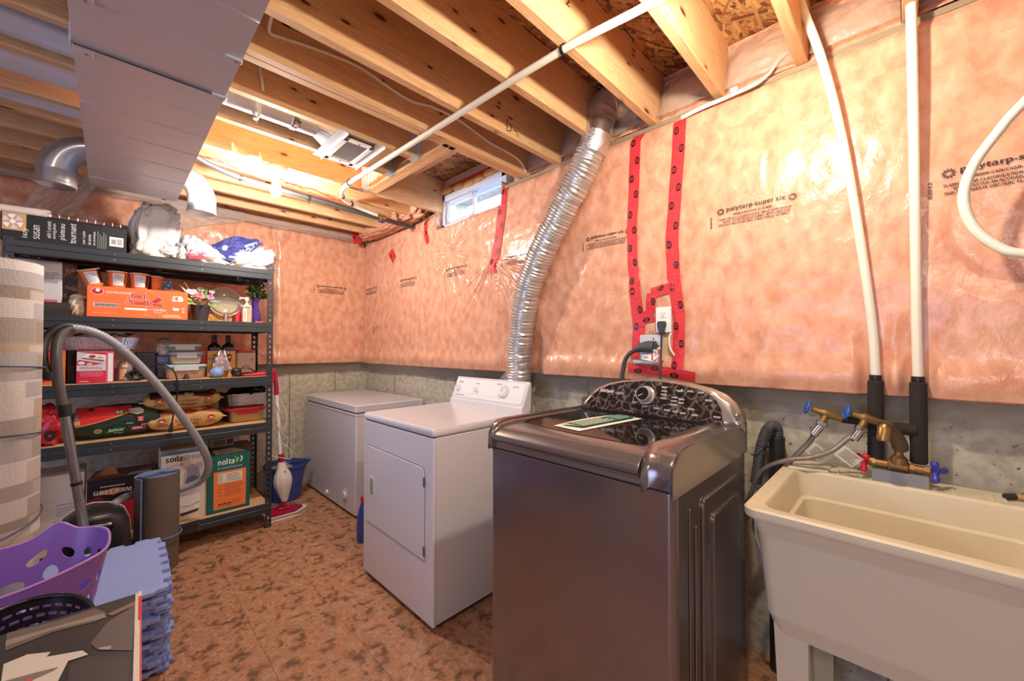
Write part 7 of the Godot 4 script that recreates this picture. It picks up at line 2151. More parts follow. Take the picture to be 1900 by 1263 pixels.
	t = thing("appliance_cable", "black cord hanging from the third shelf with its plug by the rice bags", "cord", Vector3(0.29, y, -3.262))
	b = MB.new(); b.tube(spline([Vector3(0.18, 1.165, -3.36), Vector3(0.204, 1.188, -3.31), Vector3(0.241, 1.186, -3.28), Vector3(0.285, 1.150, -3.262), Vector3(0.303, 1.09, -3.258), Vector3(0.306, 1.03, -3.256), Vector3(0.300, 0.96, -3.258), Vector3(0.288, 0.88, -3.262), Vector3(0.281, 0.82, -3.264)].map(func(p): return p - Vector3(0.29, y, -3.262)), 6), 0.0042, 8)
	part("cord", b, M.black, t, "", 60.0)
	b = MB.new(); b.tube([Vector3(-0.009, -0.265, -0.002), Vector3(-0.012, -0.285, -0.002), Vector3(-0.015, -0.312, -0.002), Vector3(-0.017, -0.322, -0.002)], 0.01, 10, true, [0.006, 0.009, 0.013, 0.012])
	part("plug", b, M.black, t)

func rice_bag(b: MB, L: float, h: float, d: float, sd: int, lean := 0.0) -> void:
	# a pillow of rice lying on its side, sealed flat at both ends
	var n := noise(sd, 5.0)
	b.grid(40, 28, func(u: float, v: float) -> Vector3:
		var a := u * TAU
		var x := lerpf(-0.5, 0.5, v) * L
		var k := pow(clampf(1.0 - pow(absf(v - 0.5) * 2.0, 3.2), 0.0, 1.0), 0.5)
		var c := Vector2(cos(a), sin(a)); c = Vector2(signf(c.x) * pow(absf(c.x), 0.7), signf(c.y) * pow(absf(c.y), 0.75))
		var yy := h * 0.5 + c.y * h * 0.5 * lerpf(0.10, 1.0, k) + 0.008 * n.get_noise_2d(x, a * 0.06) * k
		return Vector3(x, maxf(yy, 0.002) + lean * (v - 0.5), -c.x * d * 0.5 * lerpf(0.85, 1.0, k) + 0.01 * n.get_noise_2d(x * 1.5 + 9, sin(a) * 0.1)), 1.0, 1.0, true)

func build_fourth_shelf() -> void:
	var y: float = SY[3]
	var t := thing("rice_bag", "dark green rice bag with a red upper half lying on the fourth shelf", "bag", Vector3(0.035, y, -3.43))
	var b := MB.new(); rice_bag(b, 0.40, 0.19, 0.20, 201)
	var hi := MB.new()
	part("bag", b, M.bagg, t, "", 180.0)
	var on := func(draw: Callable, lbl: String) -> void:
		var q := MB.new(); draw.call(q)
		for i in q.v.size():
			var p: Vector3 = q.v[i]
			var v := clampf(p.x / 0.40 + 0.5, 0.0, 1.0)
			var k := pow(clampf(1.0 - pow(absf(v - 0.5) * 2.0, 3.2), 0.0, 1.0), 0.5)
			var s := clampf((p.y - 0.095) / (0.095 * lerpf(0.10, 1.0, k)), -1.0, 1.0)
			var cy := signf(s) * pow(absf(s), 1.0 / 0.75)
			var cx := pow(maxf(0.0, 1.0 - cy * cy), 0.5)
			q.v[i] = Vector3(p.x, p.y, pow(cx, 0.7) * 0.10 * lerpf(0.85, 1.0, k) + 0.009 + p.z)
		part("print", q, inkm(0.3), t, lbl, 60.0)
	on.call(func(q: MB):
		for i in 14:
			var u0 := -0.165 + i * 0.0165; var u1 := u0 + 0.0165
			var f := func(x: float) -> float: return lerpf(0.085, 0.150, pow((x + 0.165) / 0.231, 1.4))
			for j in 4:
				var a0: float = lerpf(f.call(u0), 0.186, j / 4.0); var a1: float = lerpf(f.call(u0), 0.186, (j + 1) / 4.0); var c0: float = lerpf(f.call(u1), 0.186, j / 4.0); var c1: float = lerpf(f.call(u1), 0.186, (j + 1) / 4.0)
				q.cc = lin(214, 52, 52)
				q.quad(Vector3(u0, a0, 0), Vector3(u1, c0, 0), Vector3(u1, c1, 0), Vector3(u0, a1, 0))
			q.cc = lin(226, 130, 60)
			q.quad(Vector3(u0, f.call(u0), 0.001), Vector3(u1, f.call(u1), 0.001), Vector3(u1, f.call(u1) + 0.009, 0.001), Vector3(u0, f.call(u0) + 0.008, 0.001)), "red band")
	on.call(func(q: MB):
		q.disc(-0.075, 0.052, 0.017, 0.014, lin(196, 176, 110), 0.001); q.disc(-0.075, 0.052, 0.013, 0.010, lin(150, 128, 70), 0.0016)
		q.flat([Vector2(-0.045, 0.036), Vector2(-0.03, 0.056), Vector2(0.0, 0.066), Vector2(0.045, 0.062), Vector2(0.03, 0.048), Vector2(-0.01, 0.038)], lin(44, 138, 52), 0.001)
		text(q, "Zafrani", -0.032, 0.043, 0.03, 0.058, lin(240, 244, 236), 0.002)
		q.flat([Vector2(0.06, 0.04), Vector2(0.125, 0.042), Vector2(0.132, 0.052), Vector2(0.126, 0.062), Vector2(0.06, 0.06), Vector2(0.066, 0.05)], lin(206, 48, 66), 0.001)
		q.scribble(0.07, 0.043, 0.122, 0.059, 2, lin(244, 220, 224), 4, 0.002)
		q.rect(0.042, 0.082, 0.072, 0.085, lin(214, 220, 216), 0.001); q.rect(-0.01, 0.030, 0.03, 0.0335, lin(206, 214, 206), 0.001)
		q.flat([Vector2(0.092, 0.088), Vector2(0.12, 0.088), Vector2(0.12, 0.120), Vector2(0.09, 0.120)], lin(206, 44, 62), 0.001); q.scribble(0.096, 0.092, 0.117, 0.117, 2, lin(240, 214, 216), 5, 0.002)
		q.flat([Vector2(-0.005, 0.150), Vector2(0.035, 0.140), Vector2(0.035, 0.165), Vector2(0.0, 0.168)], lin(36, 128, 48), 0.0025); text(q, "RE", 0.0, 0.148, 0.028, 0.160, lin(240, 244, 236), 0.0032)
		q.flat([Vector2(0.05, 0.168), Vector2(0.06, 0.145), Vector2(0.09, 0.132), Vector2(0.115, 0.138), Vector2(0.122, 0.155), Vector2(0.10, 0.172)], lin(176, 170, 160), 0.0025)
		q.rect(-0.168, 0.098, -0.145, 0.120, lin(206, 170, 110), 0.002); q.scribble(-0.17, 0.125, -0.15, 0.165, 4, lin(150, 150, 150), 6, 0.002), "")
	t = thing("red_bag", "red plastic bag with a black patch at the left end of the fourth shelf", "bag", Vector3(-0.235, y, -3.40))
	b = MB.new(); blob(b, Vector3(0, 0.10, 0), Vector3(0.14, 0.21, 0.18), 211, 0.16, 2.2, 44, 34, 0.75, -0.9)
	part("bag", b, mat(196, 40, 54, 0.35), t, "", 180.0)
	b = MB.new(); b.x = face(Vector3(0.015, 0.06, 0.099), Vector3.RIGHT, Vector3.UP); b.disc(0, 0, 0.022, 0.03, lin(40, 22, 26), 0.006); b.disc(0, 0, 0.006, 0.008, lin(190, 40, 54), 0.007)
	part("print", b, inkm(), t, "black patch", 0.0)
	# two tan rice bags, one on the other
	for i in 2:
		t = thing("rice_bag", ["tan brown rice bag lying under another one on the fourth shelf", "tan and dark brown rice bag lying on top of the other one"][i], "bag", Vector3(0.362 - 0.01 * i, y + 0.125 * i, -3.44 - 0.02 * i), 0.0, "two tan rice bags")
		b = MB.new(); rice_bag(b, 0.40, 0.135, 0.22, 221 + i * 10)
		part("bag", b, M.bagt, t, "", 180.0)
		var o := func(q: MB, lbl: String) -> void:
			for j in q.v.size():
				var p: Vector3 = q.v[j]
				var v := clampf(p.x / 0.40 + 0.5, 0.0, 1.0)
				var k := pow(clampf(1.0 - pow(absf(v - 0.5) * 2.0, 3.2), 0.0, 1.0), 0.5)
				var s := clampf((p.y - 0.0675) / (0.0675 * lerpf(0.10, 1.0, k)), -1.0, 1.0)
				var cy := signf(s) * pow(absf(s), 1.0 / 0.75)
				q.v[j] = Vector3(p.x, p.y, pow(maxf(0.0, 1.0 - cy * cy), 0.35) * 0.11 * lerpf(0.85, 1.0, k) + 0.010 + p.z)
			part("print", q, inkm(0.35), t, lbl, 60.0)
		var q := MB.new()
		var br := lin(72, 36, 26)
		for k in 20:
			var u0 := -0.17 + k * 0.017; var u1 := u0 + 0.017
			var f := func(x: float) -> float: return 0.098 + 0.012 * cos(x * 24.0 + 0.6) if i == 1 else 0.117 - 0.004 * cos(x * 20.0)
			for r in 3:
				var top := 0.132
				q.cc = br if i == 1 else lin(150, 40, 46)
				q.quad(Vector3(u0, lerpf(f.call(u0), top, r / 3.0), 0), Vector3(u1, lerpf(f.call(u1), top, r / 3.0), 0), Vector3(u1, lerpf(f.call(u1), top, (r + 1) / 3.0), 0), Vector3(u0, lerpf(f.call(u0), top, (r + 1) / 3.0), 0))
		o.call(q, "dark band")
		q = MB.new()
		text(q, ["Basmati Rice", "SELECT BASMATI"][i], -0.06, 0.058, 0.07, 0.072, lin(110, 70, 40), 0.001, true, null, true)
		text(q, ["Riz Basmati", "Riz Basmati"][i], -0.05, 0.036, 0.06, 0.052, br, 0.001, true, null, true)
		for x in [-0.125, 0.125]:
			q.disc(x, 0.075, 0.020, 0.014, lin(176, 36, 40), 0.001); q.disc(x, 0.070, 0.012, 0.006, lin(236, 196, 150), 0.002); q.scribble(x - 0.03, 0.036, x + 0.03, 0.056, 2, lin(150, 112, 60), int(x * 100) + 60, 0.001)
		if i == 1: q.disc(0.02, 0.108, 0.026, 0.009, lin(214, 196, 150), 0.003); q.disc(0.025, 0.111, 0.010, 0.005, lin(96, 140, 60), 0.0045)
		o.call(q, "")
		b = MB.new(); b.box(Vector3(-0.205, 0.067, 0.02), Vector3(0.03, 0.004, 0.19), 0.001); b.box(Vector3(0.203, 0.067, 0.02), Vector3(0.02, 0.004, 0.18), 0.001)
		part("seal", b, mat(196, 186, 176, 0.4), t)
	# containers at the right end
	t = food_box("food_container", "tan clear container with a red lid under the foil pan on the fourth shelf", 0.598, 0.822, y, 0.10, -3.38, 0.18, mat(206, 30, 62, 0.3), glass(206, 176, 112, 0.55, 0.1), mat(190, 146, 82, 0.6), 0.07, mat(206, 30, 62, 0.3))
	b = MB.new()
	var rim := []
	for p in rrect(-0.13, -0.10, 0.118, 0.10, 0.05, 6): rim.append(Vector3(p.x, 0.096 + 0.02 * (p.x + 0.12) * 0.4, -p.y))
	rim.append(rim[0])
	b.tube(rim, 0.011, 10, false)
	part("lid_rim", b, mat(206, 30, 62, 0.3), t, "red rim", 60.0)
	t = thing("foil_tray", "deep foil loaf pan on the red lidded container on the fourth shelf", "tray", Vector3(0.716, y + 0.118, -3.47))
	b = MB.new(); foil_tray(b, -0.118, 0.118, -0.09, 0.09, 0.085, 0.012)
	part("tray", b, M.foil, t, "", 30.0)
	t = thing("plastic_bag", "crumpled glossy black plastic bag stuffed in the foil loaf pan", "bag", Vector3(0.722, y + 0.165, -3.47))
	b = MB.new(); blob(b, Vector3(0, 0.055, 0), Vector3(0.20, 0.15, 0.15), 251, 0.3, 3.0, 60, 36, 0.85)
	part("bag", b, mat(16, 15, 17, 0.12), t, "", 30.0)
	carton("dark_box", "small dark box beside the foil loaf pan at the back of the fourth shelf", "box", 0.585, 0.612, y + 0.0, 0.20, -3.52, 0.16, mat(56, 40, 36, 0.6))

func build_bottom_shelf() -> void:
	var y: float = SY[4]
	var t := carton("white_carton", "plain white carton with small blue print at the left of the bottom shelf", "carton", -0.30, -0.092, y, 0.40, -3.40, 0.26, mat(214, 204, 194, 0.7), 0.0, func(p: MB):
		p.rect(0.0, 0.255, 0.206, 0.2565, lin(170, 160, 150)); text(p, "Vapour Cartridge", 0.10, 0.225, 0.20, 0.236, lin(90, 104, 150), 0.0006); p.scribble(0.10, 0.165, 0.19, 0.218, 5, lin(140, 140, 150), 3, 0.0006, 0.3); text(p, "Assembly", 0.09, 0.135, 0.15, 0.146, lin(90, 104, 150), 0.0006); p.scribble(0.085, 0.10, 0.17, 0.13, 3, lin(150, 150, 156), 4, 0.0006, 0.3)
		p.scribble(0.165, 0.36, 0.20, 0.385, 2, lin(150, 150, 156), 7, 0.0006, 0.3))
	t = carton("red_black_box", "battered black and red box lying before the white carton on the bottom shelf", "box", -0.07, 0.225, y + 0.05, 0.285, -3.385, 0.26, mat(38, 24, 24, 0.4), -8.0, func(p: MB):
		p.flat([Vector2(0.006, 0.0), Vector2(0.292, 0.0), Vector2(0.292, 0.13), Vector2(0.23, 0.15), Vector2(0.10, 0.13), Vector2(0.006, 0.14)], lin(190, 30, 42)); p.flat([Vector2(0.006, 0.10), Vector2(0.10, 0.12), Vector2(0.06, 0.19), Vector2(0.006, 0.17)], lin(130, 20, 30), 0.0004)
		p.flat([Vector2(0.03, 0.205), Vector2(0.115, 0.228), Vector2(0.20, 0.215), Vector2(0.115, 0.186)], lin(226, 120, 40), 0.0006); text(p, "GREERAM", 0.032, 0.196, 0.198, 0.220, lin(236, 226, 216), 0.0012, true, null, true); p.scribble(0.06, 0.236, 0.19, 0.245, 1, lin(226, 220, 214), 4)
		p.rect(0.0, 0.0, 0.005, 0.283, lin(190, 160, 110), 0.0004); p.line([Vector2(0.12, 0.11), Vector2(0.15, 0.18)], 0.002, lin(220, 150, 150), 0.0008))
	var b := MB.new(); b.x = face(Vector3(-0.145, 0.2853, 0.128), Vector3.RIGHT, Vector3(0, 0, -1))
	b.rect(0.0, 0.0, 0.29, 0.25, lin(34, 24, 22)); b.flat([Vector2(0.01, 0.01), Vector2(0.17, 0.02), Vector2(0.15, 0.08), Vector2(0.0, 0.05)], lin(150, 30, 36), 0.0006); b.flat([Vector2(0.16, 0.02), Vector2(0.28, 0.03), Vector2(0.27, 0.10), Vector2(0.18, 0.09)], lin(206, 190, 160), 0.0006); b.flat([Vector2(0.21, 0.12), Vector2(0.28, 0.13), Vector2(0.27, 0.17), Vector2(0.20, 0.16)], lin(180, 30, 40), 0.0006)
	for i in 12: b.flat([Vector2(0.18 + 0.008 * i, 0.035 + 0.004 * (i % 4)), Vector2(0.186 + 0.008 * i, 0.03 + 0.01 * (i % 3)), Vector2(0.184 + 0.008 * i, 0.06 + 0.008 * (i % 2))], lin(60, 52, 40) if i % 2 else lin(170, 40, 40), 0.0009)
	b.line([Vector2(0.02, 0.11), Vector2(0.27, 0.105)], 0.004, lin(176, 168, 140), 0.0008); b.line([Vector2(0.05, 0.17), Vector2(0.25, 0.18)], 0.003, lin(120, 96, 70), 0.0008)
	part("top_print", b, inkm(0.3), t, "", 0.0)
	b = MB.new(); b.x = Transform3D(Basis(Vector3.RIGHT, 0.5), Vector3(-0.07, 0.30, 0.06)); b.prism(PackedVector2Array([Vector2(-0.06, -0.01), Vector2(0.05, -0.01), Vector2(0.035, 0.06), Vector2(0.02, 0.06)]), -0.001, 0.001)
	part("torn_flap", b, mat(170, 116, 70, 0.8), t, "torn card flap", 0.0)
	carton("low_box", "low brown box under the battered black and red box", "box", -0.08, 0.215, y, 0.048, -3.385, 0.25, mat(96, 66, 48, 0.7), -8.0)
	t = carton("soda_maker_box", "white soda maker box with a machine picture on the bottom shelf", "box", 0.238, 0.476, y, 0.455, -3.34, 0.20, mat(226, 214, 196, 0.5), 0.0, func(p: MB):
		text(p, "soda", 0.022, 0.385, 0.105, 0.424, lin(40, 36, 40), 0.0008); text(p, "stream", 0.108, 0.388, 0.222, 0.424, lin(120, 118, 122), 0.0008, false)
		text(p, "CLASSIC", 0.024, 0.352, 0.115, 0.370, lin(196, 80, 140), 0.0008, false)
		p.rect(0.0, 0.43, 0.238, 0.453, lin(86, 112, 150)); p.scribble(0.02, 0.325, 0.10, 0.332, 1, lin(150, 140, 130), 3)
		p.flat([Vector2(0.11, 0.29), Vector2(0.125, 0.34), Vector2(0.205, 0.36), Vector2(0.215, 0.31), Vector2(0.205, 0.20), Vector2(0.11, 0.18)], lin(186, 178, 196), 0.0008)
		p.flat([Vector2(0.125, 0.28), Vector2(0.13, 0.32), Vector2(0.19, 0.335), Vector2(0.198, 0.23), Vector2(0.13, 0.21)], lin(150, 144, 166), 0.0012)
		p.disc(0.155, 0.245, 0.034, 0.036, lin(104, 98, 116), 0.0016); p.flat([Vector2(0.10, 0.19), Vector2(0.20, 0.20), Vector2(0.20, 0.17), Vector2(0.10, 0.16)], lin(214, 210, 220), 0.0018)
		p.flat([Vector2(0.09, 0.14), Vector2(0.20, 0.155), Vector2(0.195, 0.05), Vector2(0.09, 0.035)], lin(232, 228, 226), 0.0008); p.flat([Vector2(0.095, 0.045), Vector2(0.195, 0.058), Vector2(0.185, 0.04), Vector2(0.10, 0.026)], lin(60, 54, 54), 0.001)
		p.line([Vector2(0.09, 0.09), Vector2(0.14, 0.082), Vector2(0.195, 0.10)], 0.003, lin(170, 166, 170), 0.0012)
		p.scribble(0.15, 0.345, 0.19, 0.352, 1, lin(120, 110, 110), 4, 0.002))
	# the teal box, turned a little
	t = carton("kitchenware_box", "teal green box with an orange panel on the bottom shelf by the right upright", "box", 0.470, 0.712, y, 0.385, -3.315, 0.24, mat(10, 98, 96, 0.5), 0.0, func(p: MB):
		text(p, "nolta", 0.056, 0.318, 0.150, 0.358, lin(240, 242, 236), 0.0008); p.line([Vector2(0.152, 0.352), Vector2(0.158, 0.366)], 0.005, lin(240, 242, 236), 0.0008)
		p.flat([Vector2(0.158, 0.322), Vector2(0.166, 0.322), Vector2(0.176, 0.345), Vector2(0.172, 0.36), Vector2(0.162, 0.352), Vector2(0.157, 0.338)], lin(150, 200, 60), 0.0008); p.flat([Vector2(0.18, 0.322), Vector2(0.19, 0.326), Vector2(0.198, 0.345), Vector2(0.194, 0.364), Vector2(0.184, 0.362), Vector2(0.19, 0.345)], lin(240, 242, 236), 0.0008)
		text(p, "The Essential Kitchenware", 0.052, 0.290, 0.196, 0.306, lin(190, 224, 216), 0.0008, false, null, true)
		p.rect(0.034, 0.022, 0.218, 0.275, lin(240, 132, 72), 0.0006)
		p.rect(0.058, 0.195, 0.196, 0.262, lin(226, 226, 214), 0.001); p.scribble(0.062, 0.20, 0.085, 0.258, 4, lin(90, 90, 90), 5, 0.0014, 0.3); p.scribble(0.105, 0.20, 0.192, 0.258, 4, lin(80, 80, 80), 6, 0.0014, 0.3)
		p.scribble(0.094, 0.10, 0.20, 0.186, 7, lin(130, 84, 40), 7, 0.001, 0.3); p.scribble(0.058, 0.10, 0.085, 0.186, 4, lin(160, 90, 40), 8, 0.001, 0.2)
		for i in 3: p.rect(0.062 + i * 0.026, 0.036, 0.080 + i * 0.026, 0.058, lin(30, 36, 40), 0.001); p.disc(0.071 + i * 0.026, 0.044, 0.005, 0.006, lin(240, 190, 150), 0.0014)
		p.line([Vector2(0.140, 0.042), Vector2(0.192, 0.042), Vector2(0.192, 0.075), Vector2(0.140, 0.075), Vector2(0.140, 0.042)], 0.0012, lin(200, 50, 40), 0.001); p.scribble(0.144, 0.045, 0.188, 0.072, 4, lin(190, 50, 40), 9, 0.001, 0.3))
	b = MB.new(); b.x = face(Vector3(-0.121, 0.3853, 0.118), Vector3.RIGHT, Vector3(0, 0, -1))
	b.flat([Vector2(0.05, 0.02), Vector2(0.23, 0.03), Vector2(0.18, 0.20), Vector2(0.05, 0.18)], lin(206, 196, 180)); b.disc(0.09, 0.06, 0.02, 0.012, lin(190, 40, 60), 0.0008); b.disc(0.14, 0.10, 0.024, 0.014, lin(96, 150, 110), 0.0008); b.disc(0.17, 0.06, 0.02, 0.012, lin(206, 150, 70), 0.0008); b.disc(0.10, 0.14, 0.024, 0.012, lin(120, 84, 60), 0.0008)
	part("top_print", b, inkm(0.4), t, "", 0.0)
	carton("brown_box", "plain brown box behind the teal green box on the bottom shelf", "box", 0.52, 0.775, y, 0.39, -3.565, 0.15, mat(110, 70, 52, 0.7))
	carton("photo_box", "pale box with grey kitchen photos at the back of the bottom shelf", "box", 0.52, 0.665, y + 0.391, 0.06, -3.58, 0.10, mat(196, 186, 180, 0.6), 0.0, func(p: MB): p.rect(0.02, 0.01, 0.09, 0.05, lin(130, 124, 124)); p.rect(0.10, 0.015, 0.14, 0.05, lin(90, 84, 82)))

# ---------- things on the floor
func pierced(b: MB, nu: int, rows: Array, f: Callable, hx: float, hy: float, th: float, seg := 20, pw := 1.0) -> void:
	# a wall f(u, v, offset) tiled by cells with an oval hole in each; rows holds the v limits
	for r in rows.size() - 1:
		var v0: float = rows[r]; var v1: float = rows[r + 1]
		for k in nu:
			var u0 := (k + 0.5 * (r % 2)) / nu; var uc := u0 + 0.5 / nu; var vc := (v0 + v1) * 0.5
			var ho := []; var ro := []
			for s in seg:
				var a := TAU * (s + 0.5) / seg
				var c := Vector2(cos(a), sin(a))
				var e := c / maxf(absf(c.x), absf(c.y))
				var q := Vector2(signf(c.x) * pow(absf(c.x), pw), signf(c.y) * pow(absf(c.y), pw))
				ro.append(Vector2(uc + e.x * 0.5 / nu, vc + e.y * (v1 - v0) * 0.5)); ho.append(Vector2(uc + q.x * hx * 0.5 / nu, vc + q.y * hy * (v1 - v0) * 0.5))
			for s in seg:
				var s2 := (s + 1) % seg
				var A: Vector2 = ro[s]; var B: Vector2 = ro[s2]; var C: Vector2 = ho[s2]; var D: Vector2 = ho[s]
				b.quad(f.call(A.x, A.y, 0.0), f.call(B.x, B.y, 0.0), f.call(C.x, C.y, 0.0), f.call(D.x, D.y, 0.0))
				b.quad(f.call(D.x, D.y, -th), f.call(C.x, C.y, -th), f.call(B.x, B.y, -th), f.call(A.x, A.y, -th))
				b.quad(f.call(D.x, D.y, 0.0), f.call(C.x, C.y, 0.0), f.call(C.x, C.y, -th), f.call(D.x, D.y, -th))
				if absf(A.y - B.y) > 1e-6 and absf(A.x - B.x) > 1e-6:   # cell corners
					var cn := Vector2(A.x if absf(absf(A.x - uc) - 0.5 / nu) < 1e-6 else B.x, A.y if absf(absf(A.y - vc) - (v1 - v0) * 0.5) < 1e-6 else B.y)
					b.tri(f.call(A.x, A.y, 0.0), f.call(cn.x, cn.y, 0.0), f.call(B.x, B.y, 0.0)); b.tri(f.call(B.x, B.y, -th), f.call(cn.x, cn.y, -th), f.call(A.x, A.y, -th))

func build_floor_things() -> void:
	# rolled rug on end
	var t := thing("rolled_rug", "rolled beige and grey patchwork rug tied with blue string, on end at left", "rug", Vector3(-0.362, 0, -2.52))
	var g := RandomNumberGenerator.new(); g.seed = 12
	var pal := [rgb(196, 184, 170), rgb(214, 208, 200), rgb(170, 160, 152), rgb(190, 172, 148), rgb(206, 198, 188), rgb(160, 146, 134), rgb(182, 178, 176)]
	var bands := []
	var yy := 0
	while yy < 512:
		var h := g.randi_range(10, 34)
		bands.append([yy, yy + h, pal[g.randi() % 7], pal[g.randi() % 7], g.randi_range(60, 90), g.randi_range(150, 200)])
		yy += h
	var bi := PackedInt32Array()
	for i in bands.size():
		for k in range(bands[i][0], mini(bands[i][1], 512)): bi.push_back(i)
	var m := StandardMaterial3D.new()
	m.albedo_texture = img(256, 512, func(x: int, y: int) -> Color:
		var bd: Array = bands[bi[y]]
		var c: Color = bd[3] if x > bd[4] and x < bd[5] and y > bd[0] + 2 else bd[2]
		var w := 0.92 + 0.10 * float((x * 7 + y * 13) % 5) / 4.0 - 0.08 * float((y % 3) == 0)
		if y < 12: c = rgb(226, 222, 216)
		return Color(c.r * w, c.g * w, c.b * w))
	m.roughness = 0.95; m.uv1_scale = Vector3(1, 1 / 1.63, 1)
	m = bumped(m, T.grain, 0.12, 1.0, false); m.uv1_scale = Vector3(2, -1 / 1.63, 1)
	var b := MB.new()
	var rn := noise(301, 1.4)
	b.grid(64, 40, func(u: float, v: float) -> Vector3:
		var a := u * TAU; var r := 0.168 + 0.006 * rn.get_noise_2d(cos(a), v * 1.2 + sin(a)) - 0.012 * smoothstep(0.80, 0.99, u) * (1.0 - u * 0.0) + 0.006 * u
		return Vector3(sin(a + 0.2) * r, v * 1.632, cos(a + 0.2) * r), 1.0, 1.632)
	part("pile", b, m, t, "", 50.0)
	b = MB.new()
	var sp := []
	for i in 150:
		var a := i * 0.2; sp.append(Vector3(sin(a) * (0.166 - i * 0.00095), 0, cos(a) * (0.166 - i * 0.00095)))
	for i in sp.size() - 1: b.quad(sp[i] + Vector3(0, 1.62, 0), sp[i + 1] + Vector3(0, 1.62, 0), sp[i + 1] * 0.965 + Vector3(0, 1.634, 0), sp[i] * 0.965 + Vector3(0, 1.634, 0))
	part("rolled_end", b, mat(196, 186, 170, 0.95), t)
	for s in [[1.225, 0.012], [0.965, 0.016], [0.60, -0.045]]:
		b = MB.new()
		var ring := []
		for i in 49: ring.append(Vector3(sin(TAU * i / 48) * 0.1765, s[0] + s[1] * cos(TAU * i / 48 + 0.8), cos(TAU * i / 48) * 0.1765))
		b.tube(ring, 0.0028, 6, false)
		part("string", b, mat(62, 78, 116, 0.7), t, "blue string", 60.0)
	# vacuum cleaner
	t = thing("vacuum_cleaner", "black canister vacuum cleaner standing on end with a grey hose arched before the shelves", "vacuum", Vector3(-0.05, 0, -2.98))
	var dk := mat(40, 38, 42, 0.35)
	var ol := PackedVector2Array([Vector2(-0.155, 0.000), Vector2(0.148, 0.000), Vector2(0.150, 0.226), Vector2(0.138, 0.362), Vector2(0.115, 0.421), Vector2(0.065, 0.457), Vector2(0.0, 0.471), Vector2(-0.055, 0.463), Vector2(-0.105, 0.425), Vector2(-0.14, 0.362), Vector2(-0.155, 0.272)])
	b = MB.new(); b.prism(ol, -0.10, 0.10, 0.03)
	part("canister", b, dk, t, "", 50.0)
	b = MB.new()
	var hp := []
	for p in ol.slice(2): hp.append(Vector3(p.x, p.y, -0.101))
	b.tube(hp, 0.004, 6)
	part("trim_line", b, mat(206, 196, 176, 0.5), t)
	b = MB.new(); b.prism(PackedVector2Array([Vector2(-0.09, 0.358), Vector2(-0.06, 0.353), Vector2(0.03, 0.358), Vector2(0.07, 0.363), Vector2(0.078, 0.388), Vector2(0.065, 0.413), Vector2(0.0, 0.426), Vector2(-0.06, 0.413), Vector2(-0.09, 0.383)]), 0.096, 0.102, 0.002)
	part("grip_recess", b, mat(14, 13, 15, 0.25), t)
	b = MB.new(); b.tube(spline([Vector3(-0.08, 0.393, 0.105), Vector3(-0.02, 0.413, 0.112), Vector3(0.065, 0.398, 0.105)], 6), 0.008, 8)
	part("grip", b, mat(70, 70, 74, 0.2), t, "", 60.0)
	b = MB.new(); b.box(Vector3(0.058, 0.403, 0.104), Vector3(0.025, 0.012, 0.01), 0.004); b.box(Vector3(-0.088, 0.373, 0.104), Vector3(0.012, 0.02, 0.01), 0.004)
	part("latch", b, mat(206, 206, 210, 0.3), t)
	b = MB.new(); b.x = Transform3D(Basis(Vector3.RIGHT, PI / 2), Vector3(0.0, 0.303, 0.095)); b.lathe([Vector2(0.045, 0), Vector2(0.045, 0.012), Vector2(0.038, 0.018), Vector2(0.03, 0.012), Vector2(0, 0.018)], 28)
	part("wheel", b, mat(26, 25, 28, 0.3), t)
	# hose, grip and wand
	var V := func(q: Array) -> Array: return q.map(func(p): return p - t.position)
	var path := along(V.call([Vector3(-0.145, 1.392, -2.845), Vector3(-0.062, 1.376, -2.87), Vector3(0.025, 1.310, -2.90), Vector3(0.141, 1.163, -2.95), Vector3(0.261, 0.970, -3.0), Vector3(0.385, 0.736, -3.08), Vector3(0.450, 0.566, -3.15), Vector3(0.437, 0.455, -3.22), Vector3(0.36, 0.405, -3.265), Vector3(0.26, 0.40, -3.262), Vector3(0.15, 0.435, -3.24), Vector3(0.06, 0.445, -3.14), Vector3(0.02, 0.44, -3.05)]), 0.0065)
	var rad := []
	for i in path.size(): rad.append(0.0215 if i % 2 else 0.0190)
	b = MB.new(); b.tube(path, 0.018, 16, true, rad)
	part("hose", b, mat(150, 152, 160, 0.4), t, "grey ribbed hose", 45.0)
	b = MB.new(); b.tube(spline(V.call([Vector3(-0.125, 1.392, -2.84), Vector3(-0.15, 1.375, -2.83), Vector3(-0.168, 1.33, -2.815), Vector3(-0.172, 1.25, -2.80), Vector3(-0.166, 1.15, -2.80), Vector3(-0.15, 1.03, -2.80), Vector3(-0.143, 0.99, -2.80)]), 6), 0.0195, 16)
	part("handle_tube", b, mat(92, 88, 92, 0.3), t, "", 60.0)
	b = MB.new(); b.tube(spline(V.call([Vector3(-0.13, 1.402, -2.84), Vector3(-0.17, 1.392, -2.82), Vector3(-0.205, 1.34, -2.81), Vector3(-0.212, 1.27, -2.80), Vector3(-0.204, 1.20, -2.80), Vector3(-0.182, 1.15, -2.80)]), 6), 0.016, 14)
	part("grip_handle", b, mat(48, 46, 50, 0.35), t, "", 60.0)
	for q in [[-0.194, 1.185, -0.19, 1.15, 0.024], [-0.146, 1.03, -0.140, 0.975, 0.023], [-0.102, 0.66, -0.100, 0.645, 0.0205]]:
		b = MB.new(); b.tube(V.call([Vector3(q[0], q[1], -2.80), Vector3(q[2], q[3], -2.80)]), q[4], 16)
		part("collar", b, mat(36, 36, 40, 0.35), t)
	b = MB.new(); b.tube(V.call([Vector3(-0.143, 0.985, -2.80), Vector3(-0.101, 0.65, -2.80), Vector3(-0.065, 0.36, -2.80), Vector3(-0.03, 0.06, -2.80)]), 0.0185, 18)
